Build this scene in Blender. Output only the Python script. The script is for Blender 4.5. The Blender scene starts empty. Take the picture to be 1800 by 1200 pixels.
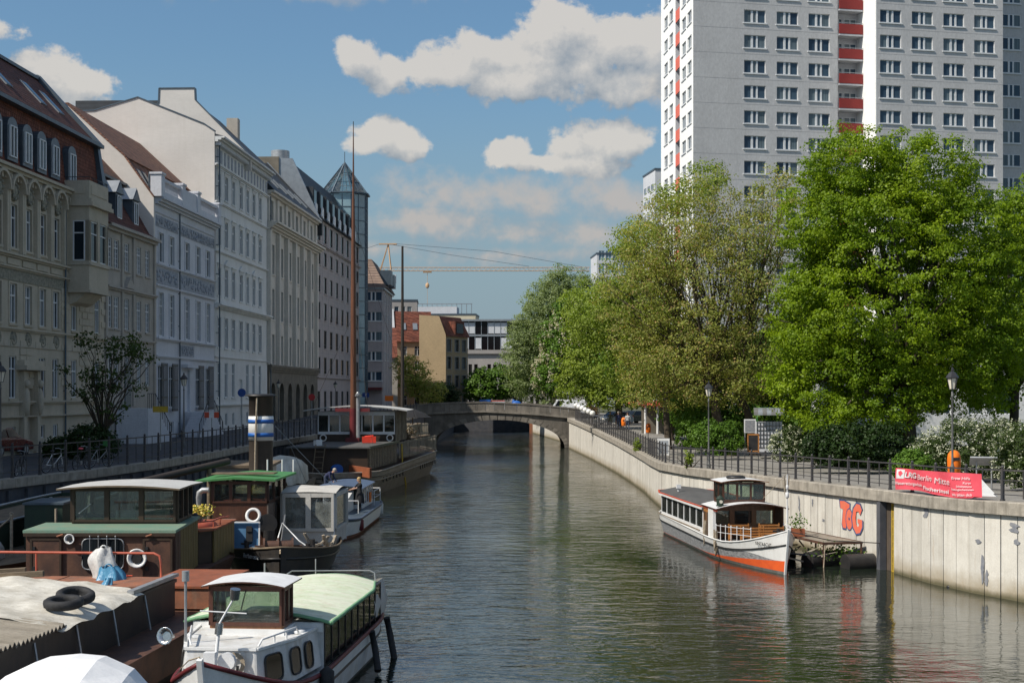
import bpy, bmesh, math, random
import numpy as np
from mathutils import Vector, Matrix
random.seed(7)
R = math.radians
sc = bpy.context.scene
col = sc.collection
# ------------------------------------------------------------------ camera
FPX, HORZ, CH = 2500.0, 690.0, 6.7
cam = bpy.data.objects.new('camera', bpy.data.cameras.new('camera'))
col.objects.link(cam)
cam.location = (0, 0, CH); cam.rotation_euler = (R(90), 0, 0)
cam.data.sensor_width = 36; cam.data.lens = 50.0
cam.data.shift_y = (HORZ - 600) / 1800.0
cam.data.clip_start = 0.5; cam.data.clip_end = 5000
sc.camera = cam
# ------------------------------------------------------------------ light
SUN_EL, SUN_PHI = 47.0, 30.0           # height of the sun; angle from -X towards -Y
sd = Vector((-math.cos(R(SUN_EL)) * math.cos(R(SUN_PHI)), -math.cos(R(SUN_EL)) * math.sin(R(SUN_PHI)), math.sin(R(SUN_EL))))
sun = bpy.data.objects.new('sun', bpy.data.lights.new('sun', 'SUN')); col.objects.link(sun)
sun.rotation_euler = sd.to_track_quat('Z', 'Y').to_euler()
sun.data.energy = 4.4; sun.data.angle = R(0.5); sun.data.color = (1.0, 0.93, 0.82)
sc.view_settings.view_transform = 'Standard'; sc.view_settings.look = 'None'
sc.view_settings.gamma = 1; sc.view_settings.use_curve_mapping = False
sc.view_settings.exposure = 0.25
world = bpy.data.worlds.new('World'); sc.world = world; world.use_nodes = True

class NT:
    """small helper to write node trees"""
    def __init__(s, nt): s.nt = nt; s.n = nt.nodes; s.l = nt.links
    def new(s, t, **kw):
        n = s.n.new(t)
        for k, v in kw.items(): setattr(n, k, v)
        return n
    def put(s, sock, v):
        if hasattr(v, 'is_output') or hasattr(v, 'links') and not isinstance(v, (int, float, tuple)): s.l.new(v, sock)
        else: sock.default_value = v
    def math(s, op, a, b=None, c=None, clamp=False):
        n = s.new('ShaderNodeMath', operation=op); n.use_clamp = clamp
        s.put(n.inputs[0], a)
        if b is not None: s.put(n.inputs[1], b)
        if c is not None: s.put(n.inputs[2], c)
        return n.outputs[0]
    def vmath(s, op, a, b=None):
        n = s.new('ShaderNodeVectorMath', operation=op); s.put(n.inputs[0], a)
        if b is not None: s.put(n.inputs[1], b)
        return n.outputs['Value'] if op in ('LENGTH', 'DISTANCE', 'DOT_PRODUCT') else n.outputs[0]
    def noise(s, vec, scale, detail=3, rough=0.55, dist=0.0, dims='3D'):
        n = s.new('ShaderNodeTexNoise', noise_dimensions=dims)
        if vec is not None: s.l.new(vec, n.inputs['Vector'])
        n.inputs['Scale'].default_value = scale; n.inputs['Detail'].default_value = detail
        n.inputs['Roughness'].default_value = rough; n.inputs['Distortion'].default_value = dist
        return n.outputs['Fac']
    def ramp(s, fac, stops, interp='LINEAR'):
        n = s.new('ShaderNodeValToRGB'); s.l.new(fac, n.inputs[0]); cr = n.color_ramp; cr.interpolation = interp
        while len(cr.elements) < len(stops): cr.elements.new(0.5)
        for e, (p, c) in zip(cr.elements, stops):
            e.position = p; e.color = (c, c, c, 1) if isinstance(c, (int, float)) else tuple(c) + (1,)
        return n.outputs[0]
    def mapr(s, v, a, b, c=0.0, d=1.0, smooth=False):
        n = s.new('ShaderNodeMapRange'); n.clamp = True
        if smooth: n.interpolation_type = 'SMOOTHSTEP'
        s.put(n.inputs[0], v)
        for i, x in enumerate((a, b, c, d)): n.inputs[i + 1].default_value = x
        return n.outputs[0]
    def mix(s, f, a, b, mode='MIX'):
        n = s.new('ShaderNodeMix', data_type='RGBA', blend_type=mode); n.clamp_factor = True
        s.put(n.inputs[0], f)
        s.put(n.inputs[6], a if not isinstance(a, tuple) else (a + (1,))[:4])
        s.put(n.inputs[7], b if not isinstance(b, tuple) else (b + (1,))[:4])
        return n.outputs[2]
    def xyz(s, x, y, z):
        n = s.new('ShaderNodeCombineXYZ')
        for i, v in enumerate((x, y, z)): s.put(n.inputs[i], v)
        return n.outputs[0]
    def sep(s, v):
        n = s.new('ShaderNodeSeparateXYZ'); s.l.new(v, n.inputs[0]); return n.outputs

def build_world():
    w = NT(world.node_tree); w.n.clear()
    sky = w.new('ShaderNodeTexSky', sky_type='NISHITA'); sky.sun_disc = False
    sky.sun_elevation = R(SUN_EL)
    sky.sun_rotation = math.atan2(sd.x, sd.y)
    sky.altitude = 50; sky.air_density = 1.25; sky.dust_density = 1.6; sky.ozone_density = 2.2
    tc = w.new('ShaderNodeTexCoord'); d = w.vmath('NORMALIZE', tc.outputs['Generated'])
    s = w.sep(d)
    az = w.math('ARCTAN2', s[0], s[1]); el = w.math('ARCSINE', s[2])
    p = w.xyz(az, el, 0.0)
    blobs = [(960, 75, 95, 52), (870, 105, 85, 45), (1080, 95, 105, 58), (1150, 100, 60, 60), (770, 135, 100, 40), (690, 140, 60, 38),
             (635, 115, 42, 38), (900, 150, 170, 38), (1080, 150, 110, 40), (970, 120, 120, 55), (1020, 130, 90, 50),
             (672, 245, 48, 32), (712, 255, 42, 25), (640, 262, 36, 18),
             (895, 275, 40, 27), (1000, 262, 48, 38), (1050, 250, 40, 30), (1100, 255, 66, 36), (1010, 290, 100, 22), (940, 290, 60, 16),
             (18, 100, 50, 34), (95, 150, 60, 26), (165, 172, 48, 26), (60, 190, 120, 32)]
    faint = [(850, 345, 130, 32), (960, 350, 90, 36), (1100, 365, 66, 32), (760, 390, 150, 24), (960, 410, 190, 22), (330, -4, 380, 22),
             (1180, 175, 40, 26), (520, 12, 120, 14), (660, 440, 120, 14), (900, 450, 160, 14)]
    def shape(pt, lst, wob):
        best = None
        for (u, v, ru, rv) in lst:
            c = ((u - 900) / 2500, (690 - v) / 2500, 0)
            q = w.vmath('MULTIPLY', w.vmath('SUBTRACT', pt, c), (2500 / ru / wob, 2500 / rv / wob, 1))
            m = w.math('SUBTRACT', 1.0, w.vmath('LENGTH', q))
            if best is None: best = m
            else:
                best = w.math('SMOOTH_MAX', best, m, 0.18)
        return best
    def dens(pt):
        n1 = w.noise(pt, 22, 8, 0.58, 0.15)
        n2 = w.noise(w.vmath('MULTIPLY', pt, (1.0, 1.25, 1.0)), 75, 4, 0.6)
        n = w.math('ADD', w.math('MULTIPLY', w.math('SUBTRACT', n1, 0.5), 2.9), w.math('MULTIPLY', w.math('SUBTRACT', n2, 0.5), 0.8))
        a = w.math('ADD', shape(pt, blobs, 1.10), n)
        b = w.math('ADD', w.math('MULTIPLY', w.math('ADD', shape(pt, faint, 1.15), 0.05), 0.6), n)
        # the rest of the sky carries the same broken cumulus
        far = w.mapr(w.math('MAXIMUM', w.math('ABSOLUTE', az), w.math('MULTIPLY', el, 1.35)), 0.46, 0.6)
        g = w.noise(w.vmath('MULTIPLY', pt, (1.0, 1.7, 1.0)), 3.2, 4, 0.5)
        g = w.math('ADD', w.math('MULTIPLY', w.math('SUBTRACT', g, 0.55), 5.0), n)
        return a, b, w.math('SUBTRACT', g, w.math('MULTIPLY', w.math('SUBTRACT', 1.0, far), 9.0))
    a0, b0, g0 = dens(p)
    p2 = w.vmath('ADD', p, (-0.008, 0.018, 0.0))
    a1, b1, g1 = dens(p2)
    top0 = w.math('MAXIMUM', a0, g0); top1 = w.math('MAXIMUM', a1, g1)
    c1 = w.mapr(top0, -0.06, 0.32, 0, 1, True)
    c2 = w.mapr(b0, -0.3, 0.75, 0, 0.85, True)
    light = w.mapr(w.math('SUBTRACT', w.math('ADD', top0, 0.28), w.math('MAXIMUM', top1, -0.6)), -0.45, 0.8)
    lightb = w.mapr(w.math('SUBTRACT', w.math('ADD', b0, 0.28), w.math('MAXIMUM', b1, -0.6)), -0.2, 0.7)
    K = 1.0
    cc = w.mix(light, (2.7 * K, 3.2 * K, 3.75 * K), (7.3 * K, 6.85 * K, 6.25 * K))
    cb = w.mix(lightb, (3.2 * K, 3.8 * K, 4.3 * K), (5.4 * K, 5.0 * K, 4.7 * K))
    tint = w.mix(1.0, sky.outputs[0], (0.78, 1.0, 1.14), 'MULTIPLY')
    tint = w.mix(w.mapr(el, 0.02, 0.24, 0.85, 0.0, True), tint, (2.75, 3.7, 4.45))
    c = w.mix(c2, tint, cb); c = w.mix(w.math('MULTIPLY', c1, 0.86), c, cc)
    bg = w.new('ShaderNodeBackground'); w.l.new(c, bg.inputs[0]); bg.inputs[1].default_value = 0.080
    o = w.new('ShaderNodeOutputWorld'); w.l.new(bg.outputs[0], o.inputs[0])
build_world()

# ------------------------------------------------------------------ materials
MATS = {}
def M(key, c=None, c2=None, sc_=3.0, rough=0.75, bump=0.0, bs=20.0, metal=0.0, streak=0.0, dirt=(0.1, 0.09, 0.07), spec=0.4,
      grain=0.12, island=0.0, stretch=(1, 1, 1), objrand=0.0, extra=None):
    if key in MATS: return MATS[key]
    m = bpy.data.materials.new(key); m.use_nodes = True; MATS[key] = m
    w = NT(m.node_tree); b = w.n['Principled BSDF']
    geo = w.new('ShaderNodeNewGeometry'); pos = geo.outputs['Position']
    if stretch != (1, 1, 1): ps = w.vmath('MULTIPLY', pos, stretch)
    else: ps = pos
    c2 = c2 or tuple(x * 0.72 for x in c)
    f = w.mapr(w.noise(ps, sc_, 6, 0.6, 0.2), 0.33, 0.67)
    cc = w.mix(f, c, c2)
    if grain:
        g = w.mapr(w.noise(ps, sc_ * 14, 3, 0.7), 0.25, 0.75, 1 - grain, 1 + grain)
        cc = w.mix(1.0, cc, w.xyz(g, g, g), 'MULTIPLY')
    if streak:
        sv = w.vmath('MULTIPLY', pos, (3.5, 3.5, 0.28))
        t = w.mapr(w.noise(sv, 1.3, 5, 0.65), 0.5, 0.78, 0, streak)
        cc = w.mix(t, cc, dirt)
    if island:
        r = w.mapr(geo.outputs['Random Per Island'], 0, 1, 1 - island, 1 + island)
        cc = w.mix(1.0, cc, w.xyz(r, r, r), 'MULTIPLY')
    if objrand:
        oi = w.new('ShaderNodeObjectInfo')
        r = w.mapr(oi.outputs['Random'], 0, 1, 1 - objrand, 1 + objrand)
        cc = w.mix(1.0, cc, w.xyz(r, r, r), 'MULTIPLY')
    if extra: cc = extra(w, cc, pos, b) or cc
    w.put(b.inputs['Base Color'], cc)
    b.inputs['Roughness'].default_value = rough; b.inputs['Metallic'].default_value = metal
    b.inputs['Specular IOR Level'].default_value = spec
    if bump:
        bn = w.new('ShaderNodeBump'); bn.inputs['Strength'].default_value = bump; bn.inputs['Distance'].default_value = 0.02
        w.l.new(w.noise(ps, bs, 5, 0.65), bn.inputs['Height']); w.l.new(bn.outputs[0], b.inputs['Normal'])
    return m

def glass(key, tint, alpha, rough=0.03, curtain=0.0):
    """window panes: a thin reflecting sheet, partly see-through"""
    m = bpy.data.materials.new(key); m.use_nodes = True; MATS[key] = m
    w = NT(m.node_tree); w.n.clear()
    tr = w.new('ShaderNodeBsdfTransparent'); tr.inputs[0].default_value = tint + (1,)
    gl = w.new('ShaderNodeBsdfGlossy'); gl.inputs['Roughness'].default_value = rough
    df = w.new('ShaderNodeBsdfDiffuse'); df.inputs[0].default_value = (0.28, 0.3, 0.28, 1)
    fr = w.new('ShaderNodeFresnel'); fr.inputs[0].default_value = 1.5
    geo = w.new('ShaderNodeNewGeometry')
    dirt = w.mapr(w.noise(geo.outputs['Position'], 2.0, 4, 0.6), 0.3, 0.7, 0.03, alpha)
    a = w.new('ShaderNodeMixShader'); w.l.new(dirt, a.inputs[0]); w.l.new(tr.outputs[0], a.inputs[1]); w.l.new(df.outputs[0], a.inputs[2])
    b = w.new('ShaderNodeMixShader'); w.l.new(w.math('ADD', fr.outputs[0], 0.04, clamp=True), b.inputs[0])
    w.l.new(a.outputs[0], b.inputs[1]); w.l.new(gl.outputs[0], b.inputs[2])
    o = w.new('ShaderNodeOutputMaterial'); w.l.new(b.outputs[0], o.inputs[0])
    return m
glass('boat_glass', (0.80, 0.86, 0.80), 0.16)
glass('dark_boat_glass', (0.35, 0.4, 0.38), 0.10)
glass('plastic_film', (0.82, 0.84, 0.85), 0.85, 0.12)

def pane_mat(key, c, c2, thr, curt=(0.3, 0.31, 0.3), frac=0.4, blindz=1.0):
    """far window panes: dark room behind glass, some with curtains drawn (each window differs)"""
    m = bpy.data.materials.new(key); m.use_nodes = True; MATS[key] = m
    w = NT(m.node_tree); b = w.n['Principled BSDF']
    oi = w.new('ShaderNodeObjectInfo'); geo = w.new('ShaderNodeNewGeometry')
    isl = geo.outputs['Random Per Island']
    r = w.math('FRACT', w.math('ADD', w.math('MULTIPLY', oi.outputs['Random'], 7.31), w.math('MULTIPLY', isl, 3.7)))
    s = w.sep(geo.outputs['Position'])
    folds = w.mapr(w.noise(w.vmath('MULTIPLY', geo.outputs['Position'], (9, 9, 0.15)), 1.0, 2), 0.3, 0.7, 0.55, 1.0)
    room = w.mix(oi.outputs['Random'], c, c2)
    cur = w.mix(1.0, curt, w.xyz(folds, folds, folds), 'MULTIPLY')
    w.put(b.inputs['Base Color'], w.mix(w.math('LESS_THAN', r, frac), room, cur))
    b.inputs['Roughness'].default_value = 0.12; b.inputs['Specular IOR Level'].default_value = 0.22
    bn = w.new('ShaderNodeBump'); bn.inputs['Strength'].default_value = 0.05
    w.l.new(w.noise(geo.outputs['Position'], 1.5, 2), bn.inputs['Height']); w.l.new(bn.outputs[0], b.inputs['Normal'])
    return m
pane_mat('old_pane', (0.012, 0.02, 0.028), (0.03, 0.045, 0.06), 0.5, (0.16, 0.18, 0.19), 0.3)
pane_mat('dark_pane', (0.004, 0.003, 0.004), (0.012, 0.010, 0.012), 0.5, (0.02, 0.02, 0.02), 0.1)
pane_mat('tower_pane', (0.030, 0.055, 0.09), (0.06, 0.10, 0.14), 0.5, (0.15, 0.20, 0.23), 0.4)

def tile_extra(rows, cols, k=0.5):
    def f(w, cc, pos, b):
        s = w.sep(pos)
        # rows follow the height, ribs follow the distance along the street
        a = w.math('FRACT', w.math('MULTIPLY', s[2], rows)); c = w.math('FRACT', w.math('MULTIPLY', s[1], cols))
        la = w.mapr(a, 0.0, 0.22, 0.0, 1.0); lc = w.mapr(w.math('ABSOLUTE', w.math('SUBTRACT', c, 0.5)), 0.3, 0.5, 1.0, 0.0)
        h = w.math('MULTIPLY', la, lc)
        cell = w.new('ShaderNodeTexWhiteNoise', noise_dimensions='2D')
        w.l.new(w.xyz(w.math('FLOOR', w.math('MULTIPLY', s[2], rows)), w.math('FLOOR', w.math('MULTIPLY', s[1], cols)), 0.0), cell.inputs['Vector'])
        v = w.mapr(cell.outputs['Value'], 0, 1, 1 - k * 0.5, 1 + k * 0.5)
        bn = w.new('ShaderNodeBump'); bn.inputs['Strength'].default_value = 0.9; bn.inputs['Distance'].default_value = 0.05
        w.l.new(h, bn.inputs['Height']); w.l.new(bn.outputs[0], b.inputs['Normal'])
        vv = w.math('MULTIPLY', v, w.mapr(h, 0, 1, 0.5, 1.0))
        return w.mix(1.0, cc, w.xyz(vv, vv, vv), 'MULTIPLY')
    return f
def wet_extra(zlo, zhi, colr):
    def f(w, cc, pos, b):
        s = w.sep(pos); n = w.noise(pos, 1.1, 4, 0.6)
        t = w.mapr(w.math('ADD', s[2], w.math('MULTIPLY', w.math('SUBTRACT', n, 0.5), 0.7)), zlo, zhi, 1.0, 0.0)
        return w.mix(t, cc, colr)
    return f
def concrete_extra(w, cc, pos, b):
    s = w.sep(pos)
    n = w.noise(pos, 1.3, 5, 0.7)
    low = w.mapr(w.math('ADD', s[2], w.math('MULTIPLY', w.math('SUBTRACT', n, 0.5), 0.8)), 0.15, 0.75, 0.8, 0.0)
    cc = w.mix(low, cc, (0.30, 0.24, 0.15))
    low2 = w.mapr(w.math('ADD', s[2], w.math('MULTIPLY', w.math('SUBTRACT', n, 0.5), 0.2)), 0.05, 0.24, 0.9, 0.0)
    cc = w.mix(low2, cc, (0.09, 0.08, 0.04))
    rust = w.mapr(w.noise(w.vmath('MULTIPLY', pos, (3, 3, 0.5)), 1.1, 4, 0.7), 0.62, 0.76, 0, 0.45)
    return w.mix(rust, cc, (0.35, 0.25, 0.16))
M('quay_panel', (0.62, 0.59, 0.53), (0.53, 0.50, 0.445), 1.6, 0.85, 0.25, 9, streak=0.45, dirt=(0.34, 0.30, 0.24), objrand=0.09, extra=concrete_extra)
M('quay_joint', (0.10, 0.075, 0.055), rough=0.9)
M('coping', (0.40, 0.36, 0.30), (0.24, 0.215, 0.18), 2.2, 0.9, 0.5, 14, streak=0.75, dirt=(0.12, 0.105, 0.08))
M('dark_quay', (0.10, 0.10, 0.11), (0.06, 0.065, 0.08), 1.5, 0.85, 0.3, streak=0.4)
M('paving', (0.25, 0.235, 0.21), (0.19, 0.175, 0.155), 0.9, 0.9, 0.3, 30)
M('soil', (0.10, 0.09, 0.05), (0.05, 0.065, 0.03), 1.2, 0.95, 0.5, 12)
def cobble_extra(w, cc, pos, b):
    v = w.new('ShaderNodeTexVoronoi'); v.inputs['Scale'].default_value = 7.0; w.l.new(pos, v.inputs['Vector'])
    h = w.mapr(v.outputs['Distance'], 0.0, 0.6, 1.0, 0.0)
    bn = w.new('ShaderNodeBump'); bn.inputs['Strength'].default_value = 0.8; bn.inputs['Distance'].default_value = 0.03
    w.l.new(h, bn.inputs['Height']); w.l.new(bn.outputs[0], b.inputs['Normal'])
    return w.mix(1.0, cc, w.mix(h, (0.5, 0.5, 0.5), (1.1, 1.1, 1.1)), 'MULTIPLY')
M('cobbles', (0.11, 0.11, 0.12), (0.075, 0.075, 0.085), 1.0, 0.8, 0, extra=cobble_extra)
M('asphalt', (0.05, 0.05, 0.052), (0.04, 0.04, 0.042), 2, 0.9, 0.3, 60)
M('bridge_stone', (0.22, 0.195, 0.165), (0.12, 0.108, 0.09), 0.9, 0.9, 0.5, 10, streak=0.6, dirt=(0.05, 0.048, 0.042), objrand=0.28)
M('lamp_paint', (0.16, 0.16, 0.155), (0.10, 0.10, 0.098), 4, 0.55)
M('iron', (0.022, 0.024, 0.028), (0.03, 0.028, 0.028), 5, 0.5, 0.15, 40, spec=0.5)
M('fence_iron', (0.045, 0.047, 0.055), (0.07, 0.062, 0.058), 5, 0.6, 0.15, 40, spec=0.4)
M('stucco_beige', (0.52, 0.455, 0.36), (0.43, 0.38, 0.295), 0.8, 0.9, 0.3, 14, streak=0.25, dirt=(0.22, 0.2, 0.15))
M('stucco_grey', (0.44, 0.40, 0.35), (0.36, 0.33, 0.29), 0.8, 0.9, 0.3, 14, streak=0.25, dirt=(0.2, 0.18, 0.15))
M('stucco_white', (0.60, 0.61, 0.65), (0.53, 0.54, 0.58), 0.6, 0.9, 0.2, 14, streak=0.18, dirt=(0.3, 0.3, 0.3))
M('stucco_pale', (0.68, 0.68, 0.67), (0.60, 0.60, 0.59), 0.6, 0.9, 0.2, 14, streak=0.18, dirt=(0.3, 0.3, 0.28))
M('stucco_cream', (0.63, 0.585, 0.52), (0.55, 0.51, 0.455), 0.6, 0.9, 0.2, 14, streak=0.18, dirt=(0.3, 0.28, 0.24))
M('firewall', (0.66, 0.62, 0.58), (0.58, 0.545, 0.51), 0.3, 0.92, 0.0, 8, grain=.04, streak=0.28, dirt=(0.5, 0.46, 0.4), stretch=(0.6, 0.6, 1.4))
M('pink_render', (0.44, 0.385, 0.375), (0.37, 0.325, 0.32), 0.6, 0.85, 0.15, streak=0.22, dirt=(0.25, 0.22, 0.22))
M('pink_side', (0.46, 0.41, 0.41), (0.38, 0.34, 0.345), 0.5, 0.88, 0.15, streak=0.3, dirt=(0.24, 0.21, 0.21))
M('dark_stone', (0.20, 0.175, 0.14), (0.13, 0.115, 0.09), 1.1, 0.88, 0.4, streak=0.3, dirt=(0.07, 0.06, 0.05))
M('relief', (0.36, 0.335, 0.26), (0.16, 0.15, 0.12), 7, 0.9, 1.0, 9)
M('relief_white', (0.40, 0.42, 0.46), (0.25, 0.27, 0.31), 5, 0.9, 1.0, 7)
M('grey_felt', (0.50, 0.50, 0.49), (0.42, 0.42, 0.41), 1.8, 0.7, 0.2, 10, streak=0.35, dirt=(0.3, 0.28, 0.24))
M('red_brown', (0.11, 0.045, 0.03), (0.075, 0.03, 0.02), 4, 0.45, 0.1, 20, stretch=(4, 4, 0.6))
M('red_tiles', (0.23, 0.075, 0.045), (0.15, 0.05, 0.035), 1.5, 0.85, extra=tile_extra(4.2, 3.6))
M('dark_tiles', (0.14, 0.045, 0.03), (0.09, 0.032, 0.025), 1.5, 0.8, extra=tile_extra(4.2, 3.6))
M('orange_tiles', (0.30, 0.14, 0.09), (0.19, 0.10, 0.075), 1.5, 0.85, extra=tile_extra(5.0, 3.6))
M('brown_tiles', (0.24, 0.17, 0.13), (0.17, 0.12, 0.10), 1.5, 0.85, extra=tile_extra(2.2, 2.4))
M('slate', (0.045, 0.052, 0.062), (0.03, 0.035, 0.042), 1.5, 0.6, 0.3, extra=tile_extra(3.0, 1.8, 0.3))
M('zinc', (0.10, 0.13, 0.16), (0.07, 0.095, 0.12), 2, 0.45, 0.1, metal=0.35)
M('pale_zinc', (0.34, 0.36, 0.38), (0.26, 0.28, 0.3), 2, 0.4, 0.1, metal=0.5)
M('window_white', (0.70, 0.71, 0.72), (0.60, 0.61, 0.62), 3, 0.5)
M('window_green', (0.06, 0.07, 0.06), rough=0.5)
M('door_wood', (0.10, 0.06, 0.035), (0.06, 0.035, 0.02), 3, 0.6)
M('tower_white', (0.88, 0.87, 0.85), (0.82, 0.81, 0.79), 0.25, 0.85, 0.1)
M('tower_grey', (0.52, 0.515, 0.515), (0.46, 0.455, 0.455), 0.35, 0.9, 0.35, 5, stretch=(1, 1, 0.5), streak=0.12, dirt=(0.3, 0.3, 0.31))
M('tower_seam', (0.36, 0.355, 0.36), rough=0.9)
M('tower_red', (0.27, 0.032, 0.030), (0.23, 0.028, 0.026), 1.0, 0.6)
M('tower_orange', (0.72, 0.16, 0.10), (0.62, 0.13, 0.09), 1.0, 0.6)
M('blue_glass', (0.16, 0.26, 0.31), (0.24, 0.36, 0.41), 0.35, 0.06, spec=1.0)
glass('roof_glass', (0.55, 0.72, 0.76), 0.3, 0.05)
M('tan_render', (0.40, 0.29, 0.18), (0.33, 0.24, 0.15), 0.3, 0.9, 0.1, streak=0.15)
M('tan_render_lit', (0.50, 0.37, 0.22), (0.43, 0.32, 0.19), 0.3, 0.9)  # brighter copy of the tan render, sunlight on the gable put into the colour
M('far_stone', (0.34, 0.31, 0.29), (0.28, 0.26, 0.245), 0.4, 0.9)
M('far_white', (0.55, 0.56, 0.58), (0.48, 0.49, 0.52), 0.4, 0.8)
M('far_yellow', (0.58, 0.52, 0.38), (0.5, 0.45, 0.33), 0.4, 0.8)
M('crane_paint', (0.62, 0.38, 0.2), (0.5, 0.32, 0.18), 3, 0.6)
# boats
M('white_paint', (0.78, 0.78, 0.77), (0.68, 0.67, 0.65), 1.6, 0.38, 0.05, 6, streak=0.22, dirt=(0.38, 0.34, 0.28), grain=0.05)
M('cabin_white', (0.66, 0.665, 0.67), (0.50, 0.49, 0.465), 2.2, 0.5, 0.1, 8, streak=0.7, dirt=(0.35, 0.3, 0.23), grain=0.07)
M('band_grey_reflected', (0.16, 0.165, 0.17), (0.42, 0.42, 0.43), 6, 0.4, 0.1, stretch=(1, 1, 2.5))  # pale speckle paints light reflected off the water into the grey band
M('boot_red', (0.80, 0.13, 0.03), (0.66, 0.10, 0.03), 2.5, 0.4, grain=0.05)
M('keel_grey', (0.14, 0.14, 0.13), (0.09, 0.09, 0.08), 3, 0.7, streak=0.5)
M('trim_red', (0.62, 0.09, 0.04), (0.5, 0.07, 0.035), 3, 0.45)
M('maroon', (0.15, 0.022, 0.026), (0.10, 0.018, 0.02), 3, 0.5)
M('roofing_felt', (0.10, 0.098, 0.095), (0.07, 0.068, 0.066), 2.0, 0.9, 0.4, 18, stretch=(1, 0.35, 1))
M('varnish', (0.24, 0.105, 0.04), (0.15, 0.06, 0.022), 4, 0.35, 0.1, 20, stretch=(4, 4, 0.6), spec=0.6)
M('dark_varnish', (0.085, 0.035, 0.02), (0.05, 0.02, 0.012), 4, 0.4, 0.1, 20, stretch=(4, 4, 0.6), spec=0.5)
M('orange_wood', (0.42, 0.19, 0.055), (0.30, 0.12, 0.035), 4, 0.45, stretch=(4, 4, 0.6))
M('old_wood', (0.20, 0.15, 0.10), (0.12, 0.09, 0.06), 4, 0.85, 0.4, 20, stretch=(1, 0.3, 3))
M('grey_wood', (0.34, 0.30, 0.24), (0.2, 0.17, 0.13), 3.0, 0.9, 0.4, 20, island=0.25, objrand=0.25)
M('yellow_wood', (0.22, 0.16, 0.055), (0.13, 0.085, 0.03), 3, 0.7, 0.2, stretch=(4, 4, 0.6))
M('brown_steel', (0.115, 0.055, 0.034), (0.05, 0.026, 0.02), 2.2, 0.6, 0.3, 16, streak=0.7, dirt=(0.14, 0.065, 0.035))
M('brown_frame', (0.05, 0.03, 0.018), (0.035, 0.022, 0.014), 3, 0.55, 0.2)
M('green_deck', (0.13, 0.25, 0.19), (0.2, 0.26, 0.19), 1.6, 0.65, 0.2, 10, streak=0.55, dirt=(0.27, 0.2, 0.13))
M('green_hull', (0.03, 0.055, 0.035), (0.02, 0.035, 0.025), 1.5, 0.6, 0.2, streak=0.5, dirt=(0.06, 0.05, 0.03))
M('bright_green', (0.045, 0.22, 0.06), (0.06, 0.18, 0.06), 2.5, 0.6, 0.2, streak=0.3, dirt=(0.2, 0.25, 0.16))
M('pale_green', (0.50, 0.58, 0.40), (0.66, 0.66, 0.55), 1.2, 0.85, 0.35, 7, stretch=(1, 3, 1), streak=0.55, dirt=(0.36, 0.28, 0.17))
M('green_edge', (0.13, 0.30, 0.16), (0.2, 0.36, 0.2), 3, 0.8)
M('rust_red', (0.33, 0.12, 0.06), (0.17, 0.085, 0.055), 2.5, 0.8, 0.3, 16, streak=0.65, dirt=(0.24, 0.17, 0.12))
M('rail_red', (0.52, 0.13, 0.08), (0.42, 0.1, 0.06), 6, 0.5)
M('black_hull', (0.030, 0.030, 0.032), (0.055, 0.047, 0.04), 1.8, 0.5, 0.2, 12, streak=0.5, dirt=(0.09, 0.075, 0.06))
M('taupe_hull', (0.34, 0.29, 0.235), (0.24, 0.205, 0.165), 1.2, 0.65, 0.2, 12, streak=0.4, dirt=(0.07, 0.055, 0.04))
M('brown_grey', (0.15, 0.12, 0.10), (0.11, 0.085, 0.07), 2.0, 0.6, 0.2, streak=0.3)
M('orange_brown', (0.30, 0.09, 0.04), (0.2, 0.065, 0.03), 2.4, 0.6, 0.2, streak=0.3)
M('tarp_white', (0.80, 0.80, 0.80), (0.70, 0.70, 0.71), 1.2, 0.7, 0.7, 3, grain=0.03)
M('tarp_dirty', (0.66, 0.63, 0.56), (0.42, 0.39, 0.33), 1.6, 0.85, 0.8, 4, streak=0.45, dirt=(0.25, 0.2, 0.14))
M('fibre_cement', (0.32, 0.285, 0.235), (0.2, 0.175, 0.14), 2.4, 0.95, 0.5, 18, stretch=(0.5, 1.5, 1))
M('canvas', (0.52, 0.50, 0.46), (0.42, 0.40, 0.37), 1.6, 0.9, 0.4, 6)
M('rubber', (0.014, 0.014, 0.015), (0.03, 0.03, 0.032), 7, 0.75, 0.3, 30)
M('black_paint', (0.018, 0.018, 0.02), (0.035, 0.032, 0.03), 3, 0.45, 0.1)
M('funnel_black', (0.05, 0.042, 0.036), (0.075, 0.06, 0.05), 1.4, 0.5, 0.1, streak=0.3)
M('blue_paint', (0.02, 0.12, 0.42), (0.02, 0.10, 0.36), 3, 0.5)
M('board_blue', (0.08, 0.19, 0.33), (0.06, 0.15, 0.28), 2, 0.55)
M('blue_roof', (0.085, 0.12, 0.19), (0.07, 0.10, 0.16), 2, 0.45)
M('chrome', (0.5, 0.5, 0.5), (0.4, 0.4, 0.4), 4, 0.2, metal=0.9)
M('galvanized', (0.42, 0.43, 0.44), (0.3, 0.31, 0.32), 4, 0.45, metal=0.5)
M('white_metal', (0.72, 0.72, 0.72), (0.6, 0.6, 0.6), 4, 0.5)
M('mast_wood', (0.17, 0.07, 0.038), (0.11, 0.05, 0.03), 2.4, 0.45, 0.1, stretch=(4, 4, 0.3))
M('dark_mast', (0.045, 0.035, 0.028), (0.03, 0.024, 0.02), 2, 0.6)
M('plastic_red', (0.75, 0.06, 0.03), rough=0.4)
M('orange_bin', (0.85, 0.20, 0.015), (0.78, 0.17, 0.015), 2, 0.4, grain=0.04)
M('rope', (0.42, 0.36, 0.27), (0.25, 0.2, 0.15), 10, 0.95, 0.5, 60)
M('dark_rope', (0.06, 0.055, 0.05), rough=0.9)
M('blue_rope', (0.05, 0.12, 0.2), rough=0.9)
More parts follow.
